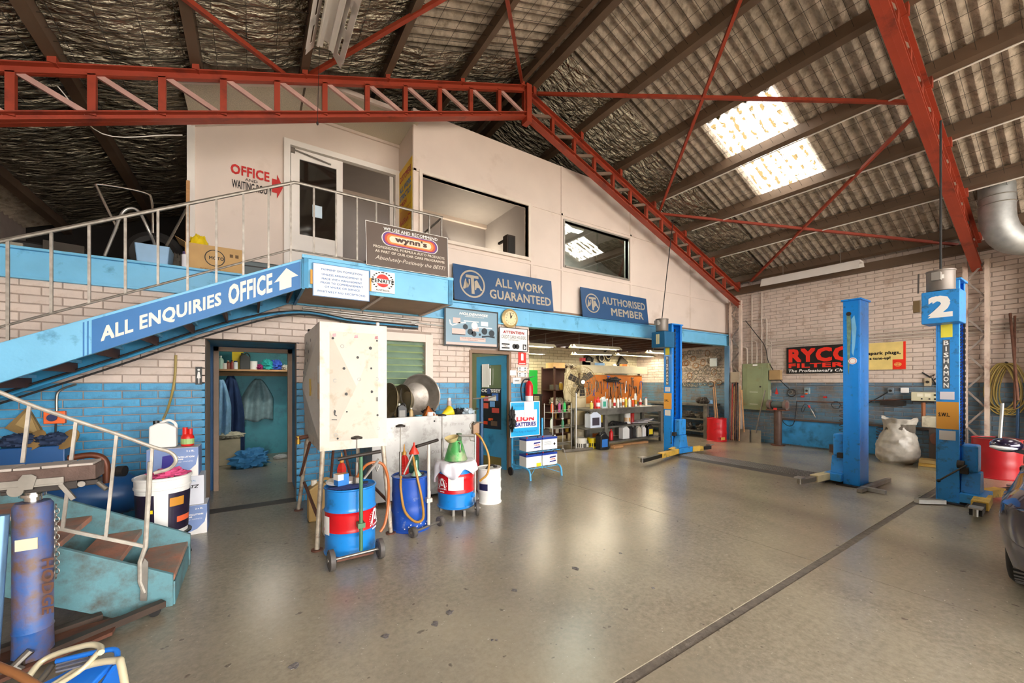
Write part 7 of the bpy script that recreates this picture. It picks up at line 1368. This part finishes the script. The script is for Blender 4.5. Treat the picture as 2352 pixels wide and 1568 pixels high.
# blue splash panel and rail
bp = T('splash_panel', 'bright blue steel sheet fixed low along the right wall', 'panel', (XW, 3.5, 0)); MB().box(XW-.02, XW, 2.55, 4.56, .03, .62).build('sheet', mat('blue sheet paint', '#3d9ad8', .4, var=.12, dirt='#2d6f9c', damt=.35, dscale=4), bp); MB().box(XW-.05, XW, 1.6, 4.6, .62, .66).build('rail', mat('brown rail', '#5a4a42', .6), bp)
MB().cyl((10.85, 3.32, 0), (10.85, 3.32, .16), .15, n=24).build('pipe_stump', mat('brown pipe steel', '#5f4a42', .55, .3, var=.2), label='short rusty pipe stump on the floor before the blue sheet', cat='stump', smooth=True)
# air hoses and small fittings
hr = T('tool_rail', 'rusty bar carrying air tools along the right wall', 'rail', B(1900, 920)); MB().tube([B(1830, 921, .04), B(1945, 925, .04)], .010).build('bar', rust, hr); MB().tube([B(1990, 920, .04), B(2160, 915, .04)], .010).build('bar', rust, hr)
for u in (1843, 1895): MB().box(XW-.04, XW, B(u, 920).y-.03, B(u, 920).y+.03, 1.19, 1.23).build('bracket', redp, hr)
def coil(label, c, n, rad, h, wire_=.007, hx='#4a332c', lean=0.):
    pts = [Vector((c[0]-.0+rad*math.cos(2*math.pi*k/12), c[1]+rad*math.sin(2*math.pi*k/12)+lean*(k/12/n), c[2]-h*k/12/n)) for k in range(int(12*n)+1)]
    return MB().tube(pts, wire_, 6).build('coiled_hose', mat('hose '+hx, hx, .45, var=.1), label=label, cat='hose', smooth=True)
coil('dark coiled air hose hanging beside the plain hoist post', (10.95, 3.23, 1.05), 9, .09, .95); coil('brown coiled air hose hanging behind the rubbish sack', (10.96, 2.62, .60), 7, .08, .45)
MB().tube(bez([B(1830, 921), B(1828, 945), B(1823, 972), B(1812, 978), B(1800, 970), B(1797, 962)], 6), .008).build('air_line', rubber, label='black air line looping above the blue sheet', cat='hose', smooth=True)
t = T('air_gun', 'chrome air gun with red fitting hanging on the tool rail', 'air gun', B(1865, 955)); MB().tube([B(1859, 934, .05), B(1868, 948, .05), B(1873, 958, .05)], [.014, .02, .012], 8).build('body', chrome, t, smooth=True); MB().cyl(B(1857, 931, .05), B(1860, 936, .05), .02).build('fitting', redp, t); MB().tube(bez([B(1858, 932, .05), B(1848, 928, .05), B(1841, 940, .05), B(1844, 946, .05), B(1850, 934, .05)], 5), .006).build('hose', rubber, t)
for k, (u, v, r, m_, lab) in enumerate(((1818, 902, .09, rubber, 'black cable coil hung above the grinder'), (1815, 900, .055, steel, 'small wire coil hung above the grinder'), (1880, 940, .07, steel, 'thin wire loop on the tool rail'), (1920, 930, .08, rubber, 'black hose loop on the tool rail by the hoist post'))): MB().tube([B(u, v, .03)+Vector((0, r*math.cos(a), r*math.sin(a))) for a in [2*math.pi*i/22 for i in range(22)]], .010 if k == 0 else .006, 6, True).build('cable_coil', m_, label=lab, cat='coil')
def outlet(label, u, v, m_, w_=.09, h_=.12):
    c_ = B(u, v, .0); t = T('power_outlet', label, 'outlet', c_); MB().box(XW-.05, XW, c_.y-w_/2, c_.y+w_/2, c_.z-h_/2, c_.z+h_/2).build('box', m_, t, bevel=.006); MB().cyl((XW-.05, c_.y, c_.z), (XW-.065, c_.y, c_.z), .025).build('socket', dark, t); return t
outlet('grey switched outlet with orange plug on the right wall', 1855, 897, mat('outlet grey', '#8fa5ac', .5), .11, .15); outlet('round grey outlet above the parts tray', 2047, 897, mat('outlet dull', '#6f7c84', .5)); outlet('cream switch box above the tester', 2132, 877, mat('outlet cream', '#b9a98c', .5), .10, .16); outlet('small cream junction box beside the switchboard', 1767, 902, mat('outlet cream', '#b9a98c', .5), .1, .15)
MB().ell(B(1852, 904, .08), .03, .03, .02).build('orange_plug', orange, label='orange plug in the grey outlet', cat='plug'); MB().prism([B(1780, 905, .03), B(1788, 905, .03), B(1784, 890, .03)], (-.01, 0, 0)).build('red_tag', redp, label='red tag hung beside the switchboard', cat='tag')
MB().tube(bez([B(1995, 925), B(2020, 912), B(2040, 900), B(2047, 898)], 5), .008).build('slung_cable', rubber, label='black lead from the round outlet to the plain hoist post', cat='cable')
t = T('tester', 'cream bench tester with dials on the right wall behind hoist number 2', 'tester', B(2125, 927)); f = FRB(2.16, 1.80, 1.19, 1.36, XW-.22); panel(f, 'case', mat('tester cream', '#d6cfae', .5, var=.05), t, 0, 1, 0, 1, -.2, .2, bevel=.006)
for a in (.24, .53): panel(f, 'dial', flat('dial white', '#efe9d2'), t, a, a+.22, .5, .85, .001, .002); poly(f, 'knob', black, t, ring(f, a+.18, .25, .014, None, 10), .001, .012)
for b in (.25, .7): poly(f, 'socket', black, t, ring(f, .92, b, .018, None, 10), .001, .01)
MB().tube([(XW-.15, 2.0, .7), (XW-.15, 2.0, 1.19)], .03).build('stand', mat('orange rust pipe', '#9a5a30', .6), t); MB().box(XW-.18, XW, 1.85, 2.15, 1.16, 1.19).build('bracket', dark, t)
f = FRB(2.62, 2.28, 1.12, 1.25, XW-.16); t = T('parts_tray', 'dark metal parts tray hooked on the right wall rail', 'tray', f.p(.5, 0)); MB().box(XW-.18, XW-.02, 2.28, 2.62, 1.08, 1.09).build('base', dark, t)
for a in ((XW-.19, XW-.18, 2.27, 2.63), (XW-.02, XW-.01, 2.27, 2.63), (XW-.18, XW-.02, 2.27, 2.28), (XW-.18, XW-.02, 2.62, 2.63)): MB().box(a[0], a[1], a[2], a[3], 1.08, 1.18).build('side', dark, t)
MB().tube([(XW-.02, 2.6, 1.18), (XW, 2.6, 1.24)], .006).build('hook', steel, t)
c_ = B(2078, 896, .03); carton('notice_card', 'small white card stuck on the blue part of the right wall', (c_.x, c_.y, c_.z-.05), .01, .12, .10, 0, paper, cat='card')
t = T('wheel_tool', 'angle bracket of black rods on the right wall above the tester', 'bracket', B(2140, 870)); MB().tube([B(2118, 855), B(2140, 868), B(2155, 890)], .012).build('rod', rubber, t); MB().tube([B(2135, 866), B(2148, 860)], .008).build('prong', rubber, t); MB().tube([B(2145, 872), B(2156, 866)], .008).build('prong', rubber, t)
# rubbish sack
sq = MB(); c_ = Vector((10.38, 2.27, 0)); n, m_ = 48, 30
for i in range(m_+1):
    b = i/m_; z = .86*b; r = .27+.06*math.sin(math.pi*min(1, b*1.7)) if b < .6 else .27-.05*math.sin(math.pi*min(1, (b-.6)/.4)); r = r if b > .04 else r*.85
    for j in range(n):
        a = 2*math.pi*j/n; k = 1+(.10+.12*max(0, b-.6))*mnoise.noise(Vector((math.cos(a)*2.5, math.sin(a)*2.5, z*9)))+.06*mnoise.noise(Vector((math.cos(a)*6, math.sin(a)*6, z*20)))
        sq.v.append((c_.x+r*k*math.cos(a), c_.y+r*k*.95*math.sin(a)-.05*b, z+.07*mnoise.noise(Vector((math.cos(a)*1.6, math.sin(a)*1.6, 0)))*b*b))
sq.f = [(i*n+j, i*n+(j+1) % n, (i+1)*n+(j+1) % n, (i+1)*n+j) for i in range(m_) for j in range(n)]+[tuple(range(n-1, -1, -1))]
t = T('rubbish_sack', 'full pale grey rubbish sack with open top standing by the right wall', 'sack', c_); sq.build('sack', mat('pale film sack', '#b9b2a6', .35, var=.15, scale=12, bump=.25, bscale=14), t, smooth=True); MB().cyl(c_+Vector((0, -.05, .60)), c_+Vector((0, -.05, .76)), .22).build('contents', mat('grey brown rubbish', '#5a5248', .9, var=.4), t); MB().cbox(c_+Vector((.0, -.12, .80)), .12, .12, .02, Matrix.Rotation(.5, 3, 'X')).build('paper_scrap', paper, t)  # contents: grey-brown rubbish, tone varied at random
# tyre machine beyond hoist 2
t = T('brake_lathe', 'grey brake lathe with rusty discs half hidden behind hoist number 2', 'machine', (10.6, 1.62, 0)); MB().box(10.4, 10.8, 1.37, 1.88, 0, .12).build('base', dark, t); MB().box(10.5, 10.85, 1.42, 1.85, .12, .72).build('cabinet', mat('brown cabinet', '#5d5148', .6, var=.15), t); MB().box(10.42, 10.8, 1.49, 1.93, .72, .92).build('head', mat('cream machine paint', '#cfc7ae', .5, dirt='#8a7a60', damt=.3), t, bevel=.01)
for y, z, r in ((1.70, .52, .13), (1.59, .34, .14)): MB().cyl((10.44, y, z), (10.49, y, z), r, n=28).build('brake_disc', rust, t, smooth=True); MB().cyl((10.42, y, z), (10.50, y, z), r*.4, n=20).build('disc_hub', dark, t)
MB().cyl((10.40, 1.62, .83), (10.42, 1.62, .83), .10, n=24).build('dial', rust, t); MB().tube([(10.38, 1.63, .86), (10.38, 1.65, .50)], .015).build('crank', galv, t)
for k in range(3): carton('flat_stack', ('yellow-brown board at the bottom of the stack by the sack', 'tan board in the middle of the stack by the sack', 'brown board on top of the stack by the sack')[k], (10.12-.01*k, 1.64, .0+.06*k), .30, .5, .058, .05*k, mat(('tan board', 'ochre board', 'brown board')[k], ('#8f815f', '#b08a3c', '#8d7444')[k], .6, var=.2), cat='board')
# right end: red barrel, pipes, hose coil, duct
drum('oil_barrel', 'dark red open barrel beside hoist number 2', (10.18, 1.02, 0), .27, .64, [(0, 1, mat('deep red paint', '#b01a22', .35, var=.1))], lidm=dark)
hb = Vector((XW-.10, .99, 1.88)); t = T('hose_coil', 'thick coil of yellow-brown air hose hung on the column', 'hose', hb)
for k in range(9):
    o = .018*(k-4); L_ = .85+.05*math.sin(k*2.1); MB().tube([hb+Vector((-.02*(k % 3), o+(.13+.01*(k % 3))*math.sin(2*math.pi*i/26)*(1.15-.3*math.cos(2*math.pi*i/26)), -L_/2+L_/2*math.cos(2*math.pi*i/26))) for i in range(26)], .011, 6, True).build('turn', mat('yellow brown hose', '#a8924e', .45, var=.1), t, smooth=True)
MB().cyl(hb+Vector((.09, 0, .02)), hb+Vector((-.08, 0, .02)), .012).build('hook', dark, t)
for k, (a, b, r, m_, lab) in enumerate((((XW-.1, .95, 2.75), (10.66, .84, 1.25), .018, rust, 'rusty rod leaning beside the hose coil'), ((XW-.1, .90, 2.7), (10.72, .88, 1.1), .016, rust, 'second rusty rod leaning beside the hose coil'), ((XW-.1, .75, 0), (XW-.1, .72, 1.75), .03, dark, 'dark steel pipe standing by the right wall'), ((XW-.12, .88, 0), (XW-.12, .86, 1.3), .022, mat('blue grey pipe', '#3f5f86', .4, .3), 'blue grey pipe standing behind the red barrel'), ((10.20, 1.0, .35), (10.42, .98, 1.2), .022, galv, 'bright steel tube leaning in the red barrel'))): MB().tube([a, b], r, 10).build('steel_rod', m_, label=lab, cat='rod', smooth=True)
t = T('wall_tap', 'brass tap with pale blue hose at the right wall', 'tap', (XW-.15, .62, 1.2)); MB().tube([(XW-.1, .74, 1.20), (10.72, .76, 1.22), (10.60, .66, 1.25)], .018).build('tap', mat('dull brass', '#8f8168', .4, .6), t); MB().tube(bez([(10.68, .745, 1.2), (10.67, .745, 1.0), (10.67, .75, .80), (10.67, .75, .62)], 5), .012).build('hose', mat('pale cyan hose', '#6fc0d0', .4), t)
dc = T('ventilation_duct', 'galvanised ventilation duct elbow joining a cream pipe down the right wall', 'duct', (XW-.3, 1.0, 0)); dpts = bez([(10.0, 1.0, 5.0), (10.0, 1.0, 4.45), (10.03, .98, 4.08), (10.16, .87, 3.84), (10.45, .66, 3.78)], 6)
MB().tube(dpts, .20, 28).build('elbow', mat('galvanised duct', '#a9aaa8', .48, .55, var=.15, scale=10), dc, smooth=True)
for z in (4.40, 4.52): MB().tube([(10.0+.205*math.cos(a), 1.0+.205*math.sin(a), z) for a in [2*math.pi*i/28 for i in range(28)]], .008, 5, True).build('seam', galv, dc)
MB().tube(bez([(10.44, .665, 3.79), (10.66, .54, 3.74), (10.80, .49, 3.50), (10.82, .48, 3.2), (10.82, .48, 1.6), (10.82, .48, .05)], 6), .205, 28).build('down_pipe', mat('cream duct paint', '#dcd0b4', .5, var=.05), dc, smooth=True)
# wall light by the eave
wl_ = T('wall_light', 'long white fluorescent fitting under the eave of the right wall', 'light', (10.6, 3.8, 4.05)); MB().box(10.48, 10.70, 2.84, 4.72, 4.05, 4.09).build('reflector', white, wl_); MB().prism([(10.40, 2.84, 3.90), (10.48, 2.84, 4.09), (10.49, 2.84, 4.09), (10.41, 2.84, 3.90)], (0, 1.88, 0)).build('skirt', white, wl_); MB().prism([(10.76, 2.84, 3.98), (10.70, 2.84, 4.09), (10.69, 2.84, 4.09), (10.75, 2.84, 3.98)], (0, 1.88, 0)).build('skirt', white, wl_); MB().cyl((10.60, 2.9, 4.03), (10.60, 4.66, 4.03), .014).build('tube', white, wl_)
for y in (3.2, 4.3): MB().tube([(10.6, y, 4.09), (10.6, y, roofz(10.6)-.05)], .006).build('hanger', steel, wl_)
# shovels and brooms in the corner
def shovel(label, x, y, lean, flat_):
    t = T('shovel', label, 'shovel', (x, y, 0)); p = Vector((x, y, .25)); q = Vector((x+lean[0], y+lean[1], 1.35)); MB().tube([p, q], .016, 8).build('handle', steel if flat_ else wood, t, smooth=True)
    MB().prism([(x-.02, y-.14, .0), (x-.02, y+.14, .0), (x+.03, y+.12, .32), (x+.03, y-.12, .32)], (.006, 0, 0)).build('blade', mat('worn blade', '#8f8678', .45, .5, var=.2), t)
shovel('flat shovel leaning on the wall under the switchboard', 10.82, 5.02, (.07, -.2), True); shovel('round shovel leaning in the corner by the brooms', 10.76, 5.27, (.08, .1), False)
for k in range(6): y = 5.42+.05*k; MB().tube([(10.70, y-.05, .01), (10.86, y, 1.45+.06*(k % 3))], .013, 6).build('broom', (wood, old_wood, rust, wood, mat('red broom', '#9a3528', .6), old_wood)[k], label=('pale broom handle nearest the round shovel', 'grey pole second from the round shovel', 'rusty pole in the corner bundle', 'pale pole in the corner bundle', 'red pole in the corner bundle', 'grey pole beside the blue opening post')[k], cat='pole', smooth=True)
MB().box(10.85, 10.895, 5.44, 5.66, 1.55, 1.83).build('notice_card', mat('brown card', '#a79884', .7), label='dusty card fixed to the corner column', cat='card')
# ------------------------------------------------------------------ cables on the roof and the left slope
MB().tube(bez([bz(-2.2, 3.3, .13), bz(-1.4, 3.6, .17), bz(-.6, 3.7, .13), bz(0.0, 4.1, .18), bz(.45, 4.4, .14)], 6), .006, 6).build('roof_cable', white, label='white cable sagging across the foil ceiling', cat='cable'); MB().tube(bez([bz(-1.6, 5.7, .3), bz(-1.3, 5.75, .75), bz(-.8, 5.75, .78), (-.66, 5.78, 4.35)], 6), .005, 6).build('roof_cable', white, label='white cable looping behind the red truss to the office corner', cat='cable')
# ------------------------------------------------------------------ office contents seen through the windows, then added fill lights
t = T('office_light', 'brown box wall light inside the office window', 'light', (3.5, 8.25, 4.5)); MB().box(3.2, 3.9, 8.14, 8.22, 4.5, 4.62).build('case', mat('dull brown case', '#6a5a4a', .5), t)
t = T('desk_lamp', 'small glowing lamp inside the office', 'lamp', (4.1, 7.9, 4.1)); MB().ell((4.15, 8.1, 4.28), .045, .045, .045).build('bulb', mat('lit bulb', '#fff0c0', .3, var=0, emit=12.), t, smooth=True); MB().cyl((4.15, 8.1, 4.32), (4.15, 8.28, 4.36), .012).build('bracket', white, t)
L = bpy.data.lights.new('bulb_glow', 'POINT'); L.energy = 14; L.color = (1, .9, .7); L.shadow_soft_size = .05; o = bpy.data.objects.new('bulb_glow', L); COL.objects.link(o); o.parent = t; o.matrix_local = mw(t).inverted() @ Matrix.Translation((4.15, 8.02, 4.25))
t = T('door_panel', 'cream inner door standing open inside the office', 'door', (3.7, 8.2, DECK)); MB().box(3.6, 4.0, 8.20, 8.25, DECK, 4.25).build('leaf', cream, t); MB().cyl((3.66, 8.20, 3.8), (3.66, 8.15, 3.8), .02).build('knob', steel, t)
t = T('wall_speaker', 'dark brown speaker box hanging just inside the office window', 'speaker', (4.05, 6.2, 3.9)); MB().box(3.95, 4.13, 6.15, 6.30, 3.90, 4.30).build('case', mat('dark walnut', '#2c2019', .5, var=.15), t); MB().box(3.97, 4.11, 6.145, 6.15, 3.93, 4.27).build('grille', black, t); MB().box(4.02, 4.06, 6.30, 6.60, 4.25, 4.29).build('bracket', dark, t)

t = T('added_fill_light', 'added flush fill light on the office ceiling behind the sliding window', 'light', (6.2, 7.2, 5.25)); MB().box(5.6, 6.8, 7.1, 7.3, 5.26, 5.32).build('case', white, t); MB().box(5.62, 6.78, 7.12, 7.28, 5.25, 5.26).build('diffuser', mat('lit diffuser', '#fff4dc', .4, var=0, emit=3.), t)  # added lamp, brightens the office behind the sliding window
L = bpy.data.lights.new('office_fill', 'AREA'); L.shape = 'RECTANGLE'; L.size = 1.1; L.size_y = .15; L.energy = 42; L.color = (.95, 1, .9); o = bpy.data.objects.new('office_fill', L); COL.objects.link(o); o.parent = t; o.location = (0, 0, -.02)

for nm, lab, c, e, tint in (('added_fill_light', 'added fill light batten in the change room', (.45, 8.6, 2.56), 3.5, (1, .97, .9)), ('added_fill_light', 'added fill light batten in the green-walled room', (2.8, 7.0, 2.56), 2.2, (1, .97, .88))):  # added lamps, put in to brighten the two back rooms
    t = T(nm, lab, 'light', c); MB().box(-.5, .5, -.05, .05, -.04, .02).build('batten', white, t, local=True); MB().cyl((-.48, 0, -.055), (.48, 0, -.055), .014).build('tube', MT['lit tube'], t, local=True)
    L = bpy.data.lights.new('batten_fill', 'AREA'); L.shape = 'RECTANGLE'; L.size = .9; L.size_y = .08; L.energy = e; L.color = tint; o = bpy.data.objects.new('batten_fill', L); COL.objects.link(o); o.parent = t; o.location = (0, 0, -.08)
for x, lab in ((8.47, 'white conduit running along the purlin below the skylight'), (9.65, 'white conduit running along the lowest purlin of the right roof'), (7.35, 'white conduit running along the purlin across the skylight')):
    MB().tube([(x, YF, roofz(x)-.205), (x, 5.3, roofz(x)-.205)], .011, 6).build('roof_conduit', white, label=lab, cat='conduit')
# ------------------------------------------------------------------ car nosing into the second bay
car = T('parked_car', 'dark purple car with its front wheel and wing mirror showing beside hoist number 2', 'car', (6.2, -.42, 0))
cpaint = mat('dark purple car paint', '#241c3a', .18, .3, var=.08, coat=1.); carglass = flat('car glass', '#0d1012', .05); trimb = flat('car trim', '#121113', .5)
CY, HW = -.42, .88; WF, WR, RW = 5.00, 7.55, .31
def zbot(x):
    b = .20
    for c in (WF, WR):
        d2 = .37**2-(x-c)**2
        if d2 > 0: b = max(b, .31+math.sqrt(d2))
    return b
xs = sorted({4.18, 4.22, 4.30, 4.42, 4.55, 8.35, 8.45, 8.5}|{round(4.60+.05*k, 2) for k in range(17)}|{round(5.45+.2*k, 2) for k in range(9)}|{round(7.15+.05*k, 2) for k in range(17)}|{8.1, 8.25})
def sect(x):
    t = min(1, max(0, (x-4.18)/.55)); e = min(1, max(0, (8.5-x)/.4)); f = math.sqrt(max(0, 1-(1-t)**2))*.45+.55; g = math.sqrt(max(0, 1-(1-e)**2))*.3+.7; hw = HW*f*g
    sh = .66+.14*min(1, (x-4.18)/1.0)+.08*min(1, max(0, (x-5.0)/1.2)); top = sh+.10*f
    zb = zbot(x); zb = max(zb, .30-.10*t) if zb < .25 else zb
    side = [(.93, zb), (.985, max(zb+.004, .40)), (1.0, max(zb+.008, .56)), (.985, max(zb+.012, .68)), (.94, max(zb+.02, sh)), (.86, max(zb+.03, sh+.045)), (.5, top+.0), (0, top+.02)]
    P = [(CY+hw*a, z) for a, z in side]; return [Vector((x, y, z)) for y, z in P]+[Vector((x, 2*CY-y, z)) for y, z in P[-2::-1]]
q = MB(); ns = None
for x in xs:
    r_ = sect(x); ns = len(r_); q.v += [tuple(p) for p in r_]
for i in range(len(xs)-1): q.f += [(i*ns+j, i*ns+j+1, (i+1)*ns+j+1, (i+1)*ns+j) for j in range(ns-1)]
q.f += [tuple(range(ns)), tuple((len(xs)-1)*ns+j for j in range(ns-1, -1, -1))]; q.build('body', cpaint, car, smooth=True)
cab = MB(); st_ = [(5.65, .86, .74, .86), (6.2, .84, .60, 1.32), (6.6, .84, .58, 1.39), (7.3, .84, .58, 1.37), (8.05, .84, .66, .98)]
for x, a, b, zt in st_: cab.v += [(x, CY+HW*a, .86), (x, CY+HW*b, zt), (x, CY, zt+.02), (x, CY-HW*b, zt), (x, CY-HW*a, .86)]
for i in range(4): cab.f += [(i*5+j, i*5+j+1, i*5+6+j, i*5+5+j) for j in range(4)]
cab.f += [(0, 1, 2, 3, 4), (24, 23, 22, 21, 20)]; cab.build('glasshouse', carglass, car, smooth=True)
MB().prism([(6.18, CY-.5, 1.335), (6.18, CY+.5, 1.335), (7.32, CY+.49, 1.40), (7.32, CY-.49, 1.40)], (0, 0, .03)).build('roof', cpaint, car, bevel=.01)
tread = mat('dusty tyre tread', '#6d6a66', .8, var=.1)
for x in (WF, WR):
    for s in (1, -1):
        c = Vector((x, CY+s*(HW-.13), RW)); w_ = MB().lathe([(.19, -.09), (.25, -.105), (.29, -.095), (RW, -.07), (RW, .07), (.29, .095), (.25, .105), (.19, .09)], 40, c, (0, 1, 0), cap=False).build('wheel', rubber, car, smooth=True)
        for k in range(44): a = 2*math.pi*k/44; MB().cbox(c+Vector((RW*math.cos(a), 0, RW*math.sin(a))), .016, .13, .008, Matrix.Rotation(-a, 3, 'Y') @ Matrix.Rotation(math.pi/2, 3, 'Y')).build('tread_block', tread, w_) if x == WF and s == 1 else None
        MB().lathe([(.001, -.06), (.16, -.065), (.19, -.08), (.195, .08), (.15, .05), (.06, .075), (.001, .075)], 32, c, (0, s, 0), cap=False).build('rim', mat('alloy rim', '#c9c9cc', .25, .8), w_, smooth=True)
for s in (1, -1):
    m_ = Vector((5.75, CY+s*(HW+.06), .98)); MB().ell(m_, .11, .10, .065, 20, 12).build('wing_mirror', cpaint, car, smooth=True); MB().ell(m_+Vector((-.06, s*.01, -.02)), .06, .085, .025, 16, 8).build('mirror_lens', flat('clear indicator', '#eef0f2', .15), car, smooth=True); MB().bar(m_-Vector((0, s*.02, .03)), Vector((5.78, CY+s*HW*.85, .90)), .06, .04).build('mirror_arm', trimb, car)
    MB().ell((4.40, CY+s*.60, .60), .10, .17, .075, 20, 12).build('headlamp', flat('headlamp glass', '#dfe3e6', .08), car, smooth=True); MB().ell((4.34, CY+s*.58, .36), .06, .09, .05, 16, 8).build('fog_lamp', flat('headlamp glass', '#dfe3e6', .08), car, smooth=True)
    MB().bar((5.45, CY+s*HW*1.0, .52), (7.15, CY+s*HW*1.0, .52), .02, .05).build('rub_strip', trimb, car); MB().box(5.9, 6.05, CY+s*HW*.985-.01, CY+s*HW*.985+.01, .74, .77).build('door_handle', trimb, car)
MB().box(4.15, 4.26, CY-.45, CY+.45, .28, .42).build('grille', trimb, car, bevel=.02)
